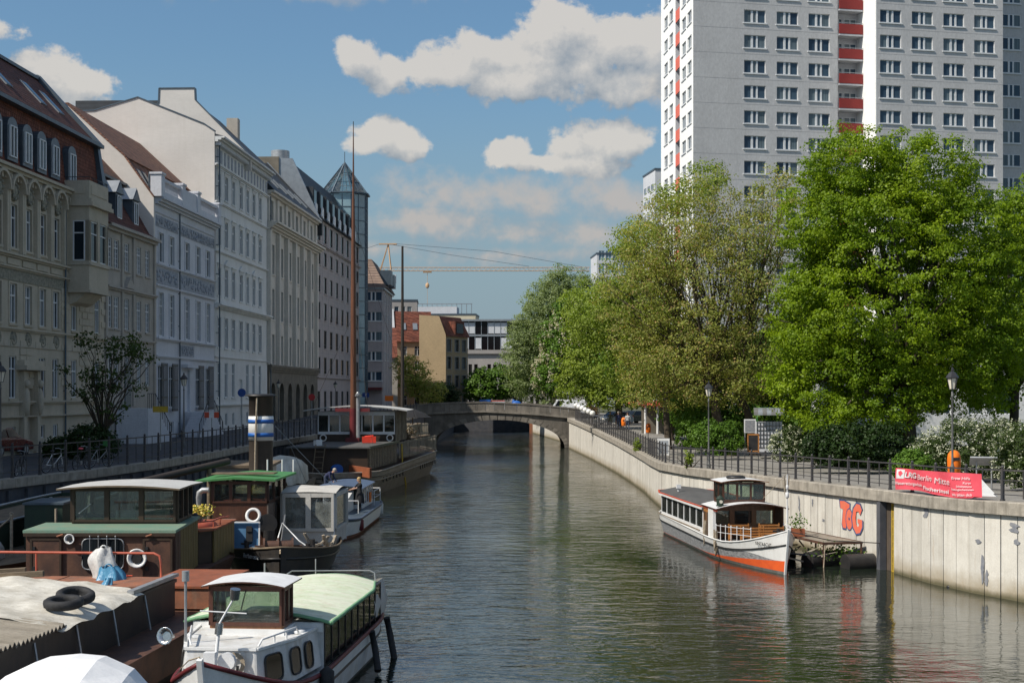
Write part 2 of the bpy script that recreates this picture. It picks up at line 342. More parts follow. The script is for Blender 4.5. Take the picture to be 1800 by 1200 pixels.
M('yellow_paint', (0.62, 0.42, 0.03), (0.45, 0.3, 0.05), 8, 0.6, streak=0.4)
M('sign_white', (0.75, 0.75, 0.75), rough=0.5)
M('sign_red', (0.5, 0.03, 0.03), rough=0.5)
M('sign_blue', (0.02, 0.07, 0.28), rough=0.5)
M('banner_red', (0.78, 0.10, 0.135), (0.68, 0.08, 0.11), 1.4, 0.55, 0.2, 6, grain=0.03)
M('graffiti_red', (0.72, 0.13, 0.07), (0.66, 0.17, 0.10), 4, 0.8)
M('graffiti_blue', (0.07, 0.10, 0.22), rough=0.8)
M('graffiti_grey', (0.16, 0.17, 0.20), (0.26, 0.26, 0.27), 8, 0.85)
M('lamp_glass', (0.75, 0.70, 0.58), (0.65, 0.6, 0.5), 5, 0.3)
M('globe_white', (0.82, 0.81, 0.78), (0.78, 0.77, 0.74), 2, 0.4, grain=0.02)
M('car_red', (0.10, 0.006, 0.010), rough=0.25, grain=0, spec=0.6)
M('car_silver', (0.42, 0.43, 0.44), rough=0.3, metal=0.4, grain=0)
M('car_white', (0.72, 0.73, 0.75), rough=0.3, grain=0)
M('car_dark', (0.03, 0.04, 0.035), rough=0.25, grain=0)
M('car_glass', (0.012, 0.015, 0.018), rough=0.06, grain=0, spec=0.4)
M('skin', (0.50, 0.30, 0.21), (0.45, 0.26, 0.18), 6, 0.6, grain=0.04)
M('blonde', (0.48, 0.33, 0.15), (0.36, 0.23, 0.10), 20, 0.6)
M('grey_hair', (0.45, 0.40, 0.33), (0.3, 0.27, 0.23), 20, 0.6)
M('brown_hair', (0.07, 0.045, 0.03), rough=0.6)
M('navy_cloth', (0.035, 0.042, 0.10), (0.028, 0.033, 0.08), 6, 0.9)
M('black_cloth', (0.012, 0.012, 0.014), (0.02, 0.02, 0.022), 6, 0.9)
M('khaki_cloth', (0.20, 0.18, 0.11), (0.15, 0.135, 0.085), 6, 0.9)
M('white_cloth', (0.62, 0.62, 0.6), rough=0.9)
M('red_cloth', (0.42, 0.07, 0.08), rough=0.9)
M('denim', (0.05, 0.065, 0.11), rough=0.9)
M('bag_white', (0.66, 0.66, 0.64), (0.5, 0.5, 0.49), 6, 0.35, 0.8, 9)
M('bag_blue', (0.05, 0.20, 0.36), (0.10, 0.30, 0.46), 6, 0.3, 0.8, 9)
M('terracotta', (0.36, 0.12, 0.05), (0.26, 0.08, 0.04), 6, 0.8)
M('bark', (0.09, 0.07, 0.05), (0.05, 0.04, 0.03), 5, 0.95, 0.8, 18, stretch=(1, 1, 0.3))
M('grey_bark', (0.17, 0.14, 0.11), (0.1, 0.08, 0.06), 5, 0.95, 0.8, 18, stretch=(1, 1, 0.3))

def leaf_mat(key, c, c2, tr=0.35, patch=0.35, k3=None):
    m = bpy.data.materials.new(key); m.use_nodes = True; MATS[key] = m
    w = NT(m.node_tree); w.n.clear()
    geo = w.new('ShaderNodeNewGeometry')
    f = w.mapr(w.noise(geo.outputs['Position'], patch, 3, 0.6), 0.35, 0.65)
    isl = geo.outputs['Random Per Island']
    cc = w.mix(w.math('ADD', w.math('MULTIPLY', f, 0.6), w.math('MULTIPLY', isl, 0.4)), c, c2)
    if k3: cc = w.mix(w.mapr(isl, 0.72, 0.95, 0, 0.9), cc, k3)
    v = w.mapr(w.math('FRACT', w.math('MULTIPLY', isl, 17.3)), 0, 1, 0.75, 1.2)
    cc = w.mix(1.0, cc, w.xyz(v, v, v), 'MULTIPLY')
    d = w.new('ShaderNodeBsdfPrincipled'); w.l.new(cc, d.inputs['Base Color']); d.inputs['Roughness'].default_value = 0.5
    d.inputs['Specular IOR Level'].default_value = 0.25
    t = w.new('ShaderNodeBsdfTranslucent'); w.l.new(w.mix(1.0, cc, (1.25, 1.35, 0.5), 'MULTIPLY'), t.inputs[0])
    mx = w.new('ShaderNodeMixShader'); mx.inputs[0].default_value = tr
    w.l.new(d.outputs[0], mx.inputs[1]); w.l.new(t.outputs[0], mx.inputs[2])
    o = w.new('ShaderNodeOutputMaterial'); w.l.new(mx.outputs[0], o.inputs[0])
    return m
leaf_mat('leaf_bright', (0.27, 0.36, 0.014), (0.10, 0.18, 0.009), 0.45)
leaf_mat('leaf_olive', (0.36, 0.35, 0.09), (0.21, 0.28, 0.06), 0.45, k3=(0.42, 0.28, 0.13))
leaf_mat('leaf_mid', (0.14, 0.25, 0.03), (0.07, 0.14, 0.02))
leaf_mat('leaf_yellowgreen', (0.28, 0.34, 0.05), (0.17, 0.24, 0.035), 0.4)
leaf_mat('leaf_poplar', (0.29, 0.34, 0.16), (0.18, 0.24, 0.10), 0.42)
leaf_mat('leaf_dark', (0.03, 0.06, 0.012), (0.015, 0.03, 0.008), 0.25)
leaf_mat('leaf_young', (0.075, 0.115, 0.025), (0.04, 0.065, 0.018))
leaf_mat('petal_white', (0.66, 0.65, 0.52), (0.50, 0.52, 0.36), 0.2)
leaf_mat('petal_cream', (0.60, 0.56, 0.42), (0.48, 0.44, 0.30), 0.2)
leaf_mat('leaf_rust', (0.20, 0.10, 0.04), (0.10, 0.07, 0.03), 0.25)
leaf_mat('petal_yellow', (0.75, 0.60, 0.05), (0.8, 0.7, 0.3), 0.2, 5)

def water_mat():
    m = bpy.data.materials.new('canal_water'); m.use_nodes = True; MATS['canal_water'] = m
    w = NT(m.node_tree); b = w.n['Principled BSDF']
    geo = w.new('ShaderNodeNewGeometry'); pos = geo.outputs['Position']
    b.inputs['Base Color'].default_value = (0.013, 0.019, 0.013, 1)
    b.inputs['Roughness'].default_value = 0.015; b.inputs['IOR'].default_value = 1.38
    b.inputs['Specular IOR Level'].default_value = 0.8
    # ripples: short chop + longer swell, patches of wind-ruffled and calmer water
    s1 = w.noise(w.vmath('MULTIPLY', pos, (0.75, 1.3, 1.0)), 2.6, 3, 0.55, 0.6)
    s2 = w.noise(w.vmath('MULTIPLY', pos, (0.8, 1.5, 1.0)), 0.75, 3, 0.5, 0.8)
    s3 = w.noise(w.vmath('MULTIPLY', pos, (1.0, 1.25, 1.0)), 7.5, 2, 0.5, 0.2)
    patch = w.mapr(w.noise(w.vmath('MULTIPLY', pos, (1.0, 0.45, 1.0)), 0.075, 4, 0.6), 0.36, 0.64, 0.18, 1.15)
    sy = w.sep(pos)
    h = w.math('ADD', w.math('MULTIPLY', s1, 0.036), w.math('MULTIPLY', s2, 0.085))
    h = w.math('ADD', h, w.math('MULTIPLY', s3, 0.006))
    h = w.math('MULTIPLY', w.math('MULTIPLY', h, patch), w.mapr(sy[1], 70, 165, 1.0, 2.4))
    h = w.math('MULTIPLY', h, w.mapr(sy[0], 1.0, 9.0, 1.0, 0.6))
    bn = w.new('ShaderNodeBump'); bn.inputs['Strength'].default_value = 1.0; bn.inputs['Distance'].default_value = 1.0
    w.l.new(h, bn.inputs['Height']); w.l.new(bn.outputs[0], b.inputs['Normal'])
water_mat()

# ------------------------------------------------------------------ mesh helpers
class MB:
    def __init__(s): s.v = []; s.f = []; s.m = []; s.smooth = []
    def add(s, vs, fs, m=0, sm=False):
        o = len(s.v); s.v += [tuple(x) for x in vs]
        for f in fs: s.f.append(tuple(i + o for i in f)); s.m.append(m); s.smooth.append(sm)
        return s
    def box(s, x0, x1, y0, y1, z0, z1, m=0):
        vs = [(x, y, z) for z in (z0, z1) for y in (y0, y1) for x in (x0, x1)]
        return s.add(vs, [(0, 2, 3, 1), (4, 5, 7, 6), (0, 1, 5, 4), (2, 6, 7, 3), (0, 4, 6, 2), (1, 3, 7, 5)], m)
    def obox(s, c, sx, sy, sz, rot, m=0):
        """box centred at c, rotated by Euler or Matrix"""
        mt = rot if isinstance(rot, Matrix) else Matrix.Rotation(rot, 3, 'Z')
        vs = [Vector(c) + mt @ Vector((x * sx / 2, y * sy / 2, z * sz / 2)) for z in (-1, 1) for y in (-1, 1) for x in (-1, 1)]
        return s.add(vs, [(0, 2, 3, 1), (4, 5, 7, 6), (0, 1, 5, 4), (2, 6, 7, 3), (0, 4, 6, 2), (1, 3, 7, 5)], m)
    def beam(s, a, b, w, h=None, m=0):
        """rectangular bar from a to b"""
        a = Vector(a); b = Vector(b); d = b - a; L = d.length
        q = d.to_track_quat('X', 'Z').to_matrix()
        return s.obox((a + b) / 2, L, w, h or w, q, m)
    def cyl(s, a, b, r0, r1=None, n=10, m=0, cap=True, sm=True):
        a = Vector(a); b = Vector(b); r1 = r0 if r1 is None else r1
        q = (b - a).to_track_quat('Z', 'Y').to_matrix()
        vs = []
        for p, r in ((a, r0), (b, r1)):
            for i in range(n):
                t = 2 * math.pi * i / n; vs.append(p + q @ Vector((math.cos(t) * r, math.sin(t) * r, 0)))
        s.add(vs, [(i, (i + 1) % n, n + (i + 1) % n, n + i) for i in range(n)], m, sm)
        if cap: s.add(vs, [tuple(range(n - 1, -1, -1)), tuple(range(n, 2 * n))], m)
        return s
    def tube(s, pts, r, n=6, m=0, r1=None, closed=False):
        pts = [Vector(p) for p in pts]; k = len(pts); vs = []
        for j, p in enumerate(pts):
            if closed: d = pts[(j + 1) % k] - pts[j - 1]
            else: d = pts[min(j + 1, k - 1)] - pts[max(j - 1, 0)]
            q = d.to_track_quat('Z', 'Y').to_matrix()
            rr = r if r1 is None else r + (r1 - r) * j / max(1, k - 1)
            for i in range(n):
                t = 2 * math.pi * i / n; vs.append(p + q @ Vector((math.cos(t) * rr, math.sin(t) * rr, 0)))
        fs = []
        for j in range(k if closed else k - 1):
            a = j * n; b = ((j + 1) % k) * n
            for i in range(n): fs.append((a + i, a + (i + 1) % n, b + (i + 1) % n, b + i))
        s.add(vs, fs, m, True)
        if not closed: s.add(vs, [tuple(range(n - 1, -1, -1)), tuple(range((k - 1) * n, k * n))], m)
        return s
    def lathe(s, prof, c=(0, 0, 0), n=14, m=0, sm=True, axis=None):
        mt = axis if axis is not None else Matrix.Identity(3)
        vs = []
        for (r, z) in prof:
            for i in range(n):
                t = 2 * math.pi * i / n; vs.append(Vector(c) + mt @ Vector((math.cos(t) * r, math.sin(t) * r, z)))
        fs = [(j * n + i, j * n + (i + 1) % n, (j + 1) * n + (i + 1) % n, (j + 1) * n + i) for j in range(len(prof) - 1) for i in range(n)]
        s.add(vs, fs, m, sm)
        return s.add(vs, [tuple(range(n - 1, -1, -1)), tuple(range((len(prof) - 1) * n, len(prof) * n))], m)
    def prism(s, poly, h0, h1, axis='x', m=0):
        """extrude a 2-D polygon: axis x -> poly is (y,z); y -> (x,z); z -> (x,y)"""
        def P(p, h): return (h, p[0], p[1]) if axis == 'x' else (p[0], h, p[1]) if axis == 'y' else (p[0], p[1], h)
        n = len(poly); vs = [P(p, h0) for p in poly] + [P(p, h1) for p in poly]
        return s.add(vs, [tuple(range(n)), tuple(range(2 * n - 1, n - 1, -1))] + [(i, n + i, n + (i + 1) % n, (i + 1) % n) for i in range(n)], m)
    def ellipsoid(s, c, rx, ry, rz, n=10, k=7, m=0):
        vs = []; fs = []
        for j in range(k + 1):
            ph = math.pi * j / k
            for i in range(n):
                t = 2 * math.pi * i / n
                vs.append((c[0] + rx * math.sin(ph) * math.cos(t), c[1] + ry * math.sin(ph) * math.sin(t), c[2] + rz * math.cos(ph)))
        for j in range(k):
            for i in range(n): fs.append((j * n + i, (j + 1) * n + i, (j + 1) * n + (i + 1) % n, j * n + (i + 1) % n))
        return s.add(vs, fs, m, True)
    def torus(s, c, R_, r, mt=None, n=20, k=8, m=0):
        mt = mt if mt is not None else Matrix.Identity(3); c = Vector(c)
        vs = [c + mt @ Vector(((R_ + r * math.cos(b)) * math.cos(a), (R_ + r * math.cos(b)) * math.sin(a), r * math.sin(b)))
              for a in [2 * math.pi * i / n for i in range(n)] for b in [2 * math.pi * j / k for j in range(k)]]
        return s.add(vs, [(i * k + j, ((i + 1) % n) * k + j, ((i + 1) % n) * k + (j + 1) % k, i * k + (j + 1) % k) for i in range(n) for j in range(k)], m, True)
    def grid(s, rows, m=0, sm=True, flip=False):
        n = len(rows[0]); vs = [p for r in rows for p in r]
        fs = []
        for j in range(len(rows) - 1):
            for i in range(n - 1):
                q = (j * n + i, j * n + i + 1, (j + 1) * n + i + 1, (j + 1) * n + i)
                fs.append(q[::-1] if flip else q)
        return s.add(vs, fs, m, sm)
    def mesh(s, name, mats):
        me = bpy.data.meshes.new(name)
        nv, nf = len(s.v), len(s.f)
        me.vertices.add(nv); me.vertices.foreach_set('co', np.array(s.v, dtype=np.float32).ravel())
        ln = np.array([len(f) for f in s.f], dtype=np.int32)
        me.loops.add(int(ln.sum())); me.loops.foreach_set('vertex_index', np.array([i for f in s.f for i in f], dtype=np.int32))
        me.polygons.add(nf)
        me.polygons.foreach_set('loop_start', np.concatenate(([0], np.cumsum(ln)[:-1])).astype(np.int32))
        me.polygons.foreach_set('loop_total', ln)
        me.polygons.foreach_set('material_index', np.array(s.m, dtype=np.int32))
        me.polygons.foreach_set('use_smooth', np.array(s.smooth, dtype=bool))
        for x in (mats if isinstance(mats, (list, tuple)) else [mats]): me.materials.append(MATS[x])
        me.update(calc_edges=True); me.validate()
        return me
    def build(s, name, mats, parent=None, loc=None, bevel=0.0):
        o = bpy.data.objects.new(name, s.mesh(name, mats)); col.objects.link(o)
        if parent is not None: o.parent = parent
        if loc: o.location = loc
        if bevel:
            b = o.modifiers.new('bevel', 'BEVEL'); b.width = bevel; b.segments = 2; b.limit_method = 'ANGLE'; b.angle_limit = R(40)
        return o

def tag(o, label=None, cat=None, group=None, kind=None):
    if label: o['label'] = label
    if cat: o['category'] = cat
    if group: o['group'] = group
    if kind: o['kind'] = kind
    return o
def thing(name, label, cat, loc=(0, 0, 0), rz=0.0, group=None):
    o = bpy.data.objects.new(name, None); col.objects.link(o); o.empty_display_size = 0.2
    o.location = loc; o.rotation_euler = (0, 0, rz)
    return tag(o, label, cat, group)
def clone(o, parent=None, loc=None, rz=None, label=None, scale=None):
    c = o.copy(); col.objects.link(c); c.parent = parent
    if loc is not None: c.location = loc
    if rz is not None: c.rotation_euler = (0, 0, rz)
    if scale is not None: c.scale = scale
    if label: c['label'] = label
    for ch in KIDS(o): clone(ch, c)
    return c
def KIDS(o): return [x for x in o.children]
def struct(mb, name, mats): return tag(mb.build(name, mats), kind='structure')
def rotm(rx=0, ry=0, rz=0):
    return Matrix.Rotation(rz, 3, 'Z') @ Matrix.Rotation(ry, 3, 'Y') @ Matrix.Rotation(rx, 3, 'X')
def at(u, v, Y): return Vector(((u - 900) / FPX * Y, Y, CH - (v - HORZ) / FPX * Y))
def onz(u, v, Z):
    Y = (CH - Z) * FPX / (v - HORZ); return Vector(((u - 900) / FPX * Y, Y, Z))
# ------------------------------------------------------------------ water and ground
Z0 = 0.0
struct(MB().box(-400, 400, -120, 1600, -2.9, -2.6), 'ground', ['soil'])
wm = MB(); wm.add([(-120, -100, Z0), (120, -100, Z0), (120, 330, Z0), (-120, 330, Z0)], [(0, 1, 2, 3)])
struct(wm, 'canal_water', ['canal_water'])

RW = [(34, 20, 3.45), (25, 30, 3.35), (19.4, 38.6, 3.22), (16.4, 45.6, 3.12), (15.55, 47.5, 3.07), (14.8, 49.9, 3.02), (14.2, 53.4, 2.98), (12.9, 60, 2.86), (11.2, 69, 2.74),
      (9.6, 77, 2.62), (8.75, 83, 2.57), (8.85, 90, 2.52), (9.0, 96, 2.5), (8.95, 106, 2.6), (8.8, 118, 2.75), (8.45, 130, 2.95), (8.1, 142, 3.15), (7.5, 157, 3.4), (6.9, 171.6, 3.6)]
LW = [(-27, 20, 3.3), (-23.5, 38, 3.3), (-21, 49, 3.3), (-19.7, 54.8, 3.3), (-18.3, 62, 3.3), (-17.4, 69, 3.3), (-16.9, 80, 3.3), (-16.6, 95, 3.3), (-15.9, 110, 3.3), (-14.6, 128, 3.4), (-12.6, 150, 3.7), (-10.6, 171.6, 4.2)]
class Path:
    def __init__(s, pts):
        s.p = [Vector(q) for q in pts]; s.d = [0.0]
        for a, b in zip(s.p, s.p[1:]): s.d.append(s.d[-1] + (b.xy - a.xy).length)
        s.L = s.d[-1]
    def pos(s, t):
        t = max(0, min(s.L, t))
        for i in range(len(s.p) - 1):
            if t <= s.d[i + 1] + 1e-9:
                f = (t - s.d[i]) / (s.d[i + 1] - s.d[i]); q = s.p[i].lerp(s.p[i + 1], f); dr = (s.p[i + 1] - s.p[i]).xy.normalized()
                return q, dr
    def at_y(s, y):
        for i in range(len(s.p) - 1):
            if (s.p[i].y - y) * (s.p[i + 1].y - y) <= 0: return s.d[i] + (y - s.p[i].y) / (s.p[i + 1].y - s.p[i].y) * (s.d[i + 1] - s.d[i])
RP, LP = Path(RW), Path(LW)
def right_of(Y): return RP.pos(RP.at_y(Y))[0]
def left_of(Y): return LP.pos(LP.at_y(Y))[0]
def band(path, offs, lift, sgn, zabs=None):
    """strip of ground following the quay, offs = distances inland"""
    rows = []
    for q in path:
        rows.append([(q[0] + sgn * d, q[1], (q[2] if zabs is None else zabs) + lf) for d, lf in zip(offs, lift)])
    return rows
farR = RW + [(6.9, 187, 3.7), (3.4, 236, 3.5), (3.0, 330, 3.4)]
farL = LW + [(-10.2, 187, 4.0), (-10.5, 250, 3.6), (-10.5, 330, 3.4)]
struct(MB().grid(band(farR, (0.3, 9.2), (-0.02, 0.0), 1), flip=True), 'promenade', ['paving'])
struct(MB().grid(band(farR, (9.2, 9.4, 16, 45, 380), (0.0, 0.1, 0.16, 0.2, 0.2), 1), flip=True), 'park_ground', ['soil'])
struct(MB().grid(band(farL, (0.3, 4.2), (-0.02, 0.0), -1)), 'quay_pavement', ['cobbles'])
struct(MB().grid(band(farL, (4.2, 380), (0.0, 0.0), -1)), 'street', ['cobbles'])
b = MB(); b.add([(-400, 330, 3.2), (400, 330, 3.2), (400, 1600, 3.2), (-400, 1600, 3.2)], [(0, 1, 2, 3)])
struct(b, 'far_land', ['asphalt'])

# ------------------------------------------------------------------ quay walls
def wall_strip(path, out, z_lo, dz, thick, sgn, name, mat, parent):
    rows = []
    P = path.p
    for i, q in enumerate(P):
        d = (P[min(i + 1, len(P) - 1)] - P[max(i - 1, 0)]).xy.normalized(); n = Vector((-d.y, d.x)) * sgn
        a = q.xy + n * out; c = q.xy + n * (out - thick)
        rows.append([(a.x, a.y, z_lo), (a.x, a.y, q.z + dz), (c.x, c.y, q.z + dz), (c.x, c.y, z_lo)])
    return MB().grid(rows, sm=False, flip=sgn > 0).build(name, mat, parent)
qw = thing('quay_wall', 'pale concrete quay wall of upright panels along the right bank, with graffiti', 'quay wall')
wall_strip(RP, -0.10, -1.0, -0.1, 0.5, 1, 'backing', ['quay_joint'], qw)
rows = []
for i, q in enumerate(RP.p):
    d = (RP.p[min(i + 1, len(RP.p) - 1)] - RP.p[max(i - 1, 0)]).xy.normalized(); n = Vector((-d.y, d.x))
    a = q.xy + n * 0.22; c = q.xy - n * 0.55
    rows.append([(c.x, c.y, q.z - 0.4), (c.x, c.y, q.z + 0.06), (a.x - n.x * .03, a.y - n.y * .03, q.z + 0.06), (a.x, a.y, q.z + 0.03), (a.x, a.y, q.z - 0.36), (a.x - n.x * 0.3, a.y - n.y * 0.3, q.z - 0.4)])
MB().grid(rows, sm=False).build('coping', ['coping'], qw)
rng = random.Random(3)
pm = MB().box(-0.355, 0.355, -0.06, 0.06, 0, 1).mesh('panel', 'quay_panel')
# a recess with a ladder interrupts the panels
REC = RP.at_y(53.6)
t = 0.4; k = 0
while t < RP.L - 0.4:
    if abs(t - REC) < 0.55 and t < REC: t = REC + 0.75; continue
    q, d = RP.pos(t); n = Vector((-d.y, d.x))
    o = bpy.data.objects.new('panel', pm); col.objects.link(o); o.parent = qw
    h = q.z - 0.36 + 1.0
    o.location = (q.x + n.x * (rng.uniform(-0.006, 0.012)), q.y + n.y * 0.0, -1.0); o.scale = (1, 1, h)
    o.rotation_euler = (0, 0, math.atan2(d.y, d.x) + rng.uniform(-0.006, 0.006)); t += 0.75; k += 1
q, d = RP.pos(REC + 0.1); ang = math.atan2(d.y, d.x); n = Vector((-d.y, d.x))
rb = MB(); rb.obox((q.x - n.x * .24, q.y - n.y * .24, 1.0), 1.0, 0.1, 3.9, ang)
rb.build('recess', ['black_paint'], qw)  # black back plate, the shade of the slot put into its colour
rb = MB(); c = q + Vector((n.x, n.y, 0)) * 0.05 + Vector((d.x, d.y, 0)) * 0.33
rb.obox((c.x, c.y, 1.0), 0.3, 0.26, 3.6, ang); rb.build('pilaster', ['dark_quay'], qw)  # pilaster darkened, its shaded face is put into the colour
lad = thing('quay_ladder', 'narrow yellow ladder fixed in the dark recess of the quay wall', 'ladder', (q.x - n.x * .1 - d.x * .36, q.y - n.y * .1 - d.y * .36, 0), ang)
m = MB(); [m.box(x - .025, x + .025, -.03, .03, -.3, 2.55) for x in (-.07, .07)]; m.build('side_rail', ['yellow_paint'], lad)
m = MB(); [m.cyl((-.07, 0, z), (.07, 0, z), .018, n=5) for z in np.arange(0, 2.5, .28)]; m.build('rung', ['yellow_paint'], lad)['kind'] = 'stuff'
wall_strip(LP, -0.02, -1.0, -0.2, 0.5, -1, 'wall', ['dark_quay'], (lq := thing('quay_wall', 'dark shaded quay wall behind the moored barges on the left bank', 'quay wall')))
rows = []
for i, q in enumerate(LP.p):
    d = (LP.p[min(i + 1, len(LP.p) - 1)] - LP.p[max(i - 1, 0)]).xy.normalized(); n = Vector((d.y, -d.x))
    a = q.xy + n * 0.15; c = q.xy - n * 0.5
    rows.append([(c.x, c.y, q.z - 0.3), (c.x, c.y, q.z + 0.05), (a.x, a.y, q.z + 0.05), (a.x, a.y, q.z - 0.3), (c.x, c.y, q.z - .3)])
MB().grid(rows, sm=False, flip=True).build('coping', ['coping'], lq)
m = MB(); t = 1.0
while t < LP.L - 1:
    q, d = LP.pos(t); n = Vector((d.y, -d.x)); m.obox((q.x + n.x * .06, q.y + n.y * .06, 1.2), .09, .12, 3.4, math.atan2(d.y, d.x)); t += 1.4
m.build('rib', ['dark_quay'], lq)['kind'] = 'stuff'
# the light wall seen through the arch and the far bank closing the view
P2 = Path([(7.2, 188, 2.4), (3.4, 236, 2.4)])
fw = thing('quay_wall', 'short sunlit stretch of quay wall seen through the bridge arch', 'quay wall')
wall_strip(P2, 0.0, -1.0, 0.0, 0.5, 1, 'wall', ['quay_panel'], fw)
MB().box(2.9, 3.5, 235.5, 236.1, -1, 3.5).build('corner_post', ['rust_red'], fw)
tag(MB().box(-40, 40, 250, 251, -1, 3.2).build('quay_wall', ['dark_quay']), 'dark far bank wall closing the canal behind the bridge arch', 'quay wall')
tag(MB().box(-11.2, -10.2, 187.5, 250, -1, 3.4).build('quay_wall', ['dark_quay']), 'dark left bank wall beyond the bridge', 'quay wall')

# ------------------------------------------------------------------ quay railings
def make_fence(path, t0, t1, inset, sgn, label, step=1.85, h=1.05, sub=2):
    f = thing('quay_railing', label, 'railing')
    post = MB().box(-.045, .045, -.045, .045, 0, h + .02).box(-.06, .06, -.06, .06, 0, .07).lathe([(.03, h + .02), (.05, h + .05), (.05, h + .1), (.02, h + .13)], n=6).mesh('post', 'fence_iron')
    barm = MB().box(-.014, .014, -.014, .014, .1, h).mesh('bar', 'fence_iron')
    def P(t, z):
        q, d = path.pos(t); n = Vector((-d.y, d.x)) * -sgn
        return Vector((q.x + n.x * inset, q.y + n.y * inset, q.z + .05 + z)), d
    n = int((t1 - t0) / step); last = None
    for i in range(n + 1):
        t = t0 + i * step
        for k in range(sub):
            tt = t + k * step / sub
            if tt > t1: break
            p, d = P(tt, 0)
            o = bpy.data.objects.new('post' if k == 0 else 'bar', post if k == 0 else barm); col.objects.link(o); o.parent = f
            o.location = p; o.rotation_euler = (0, 0, math.atan2(d.y, d.x))
    for name, z, w, hh in (('top_rail', h - .03, .045, .05), ('middle_rail', h * .66, .018, .03), ('low_rail', .22, .018, .03), ('foot_rail', h * .36, .016, .016)):
        m = MB(); i = 0; t = t0
        while t < t1 - .01:
            t2 = min(t + step, t1); m.beam(P(t, z)[0], P(t2, z)[0], w, hh); t = t2
        m.build(name, ['fence_iron'], f)
    return f
make_fence(RP, 1.0, RP.L - 6, 0.18, 1, 'dark iron railing on the concrete coping of the right bank promenade')
make_fence(LP, 1.0, LP.L - 3, 0.18, -1, 'dark iron railing along the shaded left quay street', step=2.1, h=1.25)

# ------------------------------------------------------------------ bridge
BY0, BY1 = 172.0, 188.0
br = thing('stone_bridge', 'low grey stone arch bridge across the canal', 'bridge', (0, 0, 0))
def ptop(x):
    pts = [(-16, 4.9), (-12.7, 5.12), (-9.6, 5.4), (-3.4, 5.62), (2.75, 5.3), (7.0, 4.9), (9, 4.7)]
    return float(np.interp(x, [p[0] for p in pts], [p[1] for p in pts]))
AC, AA, AB = -1.75, 8.15, 3.42
arch = [(AC + AA * math.cos(a), AB * math.sin(a)) for a in np.linspace(0, math.pi, 33)]
prof_top = [(x, ptop(x) - 1.15) for x in np.linspace(-14, 8.4, 23)]
m = MB(); rows_f = []
xs = sorted(set([-14, 8.4] + [a[0] for a in arch]))
def zarch(x):
    k = 1 - ((x - AC) / AA) ** 2
    return -1.0 if k <= 0 else AB * math.sqrt(k)
for yy, fl in ((BY0, False), (BY1, True)):
    lo = [(x, yy, max(zarch(x), 0 if abs(x - AC) < AA + 1e-6 else -1)) for x in xs]; hi = [(x, yy, ptop(x) - 1.15) for x in xs]
    m.grid([lo, hi], sm=False, flip=fl)
m.grid([[(x, BY0, z) for x, z in arch], [(x, BY1, z) for x, z in arch]], sm=True)
for x0, x1 in ((-14, AC - AA), (AC + AA, 8.4)): m.box(x0, x1, BY0, BY1, -1, 0.001)
m.build('arch_barrel', ['bridge_stone'], br)
rng = random.Random(5)
for i in range(28):                                                   # voussoirs round the arch
    a0, a1 = math.pi * i / 28 + .006, math.pi * (i + 1) / 28 - .006
    P = lambda a, k: (AC + (AA + k * .62) * math.cos(a), (AB + k * (.5 + .1 * abs(math.sin(a)))) * math.sin(a))
    MB().prism([P(a0, 0), P(a1, 0), P(a1, 1), P(a0, 1)], BY0 - .07 - rng.uniform(0, .03), BY0 - .001, 'y').build('stone', ['bridge_stone'], br)
x = -13.9
while x < 8.2:                                                        # parapet slabs with a moulded string below
    w = rng.choice((1.0, 1.25, 1.5)); x1 = min(x + w, 8.35); za, zb = ptop(x), ptop(x1)
    MB().prism([(x + .015, za - 1.05), (x1 - .015, zb - 1.05), (x1 - .015, zb - .14), (x + .015, za - .14)], BY0 - .06 - rng.uniform(0, .03), BY0 + .34, 'y').build('stone', ['bridge_stone'], br)
    x = x1
for nm, dz0, dz1, y0, y1 in (('parapet_cap', -.14, .02, -.14, .42), ('string_course', -1.28, -1.05, -.25, .1)):
    rows = []
    for x in np.linspace(-14, 8.4, 24):
        z = ptop(x); rows.append([(x, BY0 + y0, z + dz0), (x, BY0 + y0, z + dz1), (x, BY0 + y1, z + dz1), (x, BY0 + y1, z + dz0), (x, BY0 + y0, z + dz0)])
    MB().grid(rows, sm=False).build(nm, ['bridge_stone'], br)
MB().grid([[(x, BY0 + .3, ptop(x) - 1.0), (x, BY1, ptop(x) - 1.0)] for x in np.linspace(-14, 8.4, 24)]).build('deck', ['asphalt'], br)
MB().grid([[(x, BY1 - .3, ptop(x) - 1.2), (x, BY1 - .3, ptop(x)), (x, BY1, ptop(x)), (x, BY1, ptop(x) - 1.2)] for x in np.linspace(-14, 8.4, 24)], sm=False).build('far_parapet', ['bridge_stone'], br)
# approach street left and right of the bridge
struct(MB().add([(-60, BY0, 3.9), (-14, BY0, 3.9), (-14, BY1, 3.95), (-60, BY1, 3.95)], [(0, 1, 2, 3)]), 'road', ['asphalt'])
struct(MB().add([(8.4, BY0 + 1, 3.78), (60, BY0 + 1, 3.78), (60, BY1, 3.78), (8.4, BY1, 3.78)], [(0, 1, 2, 3)]), 'road', ['asphalt'])

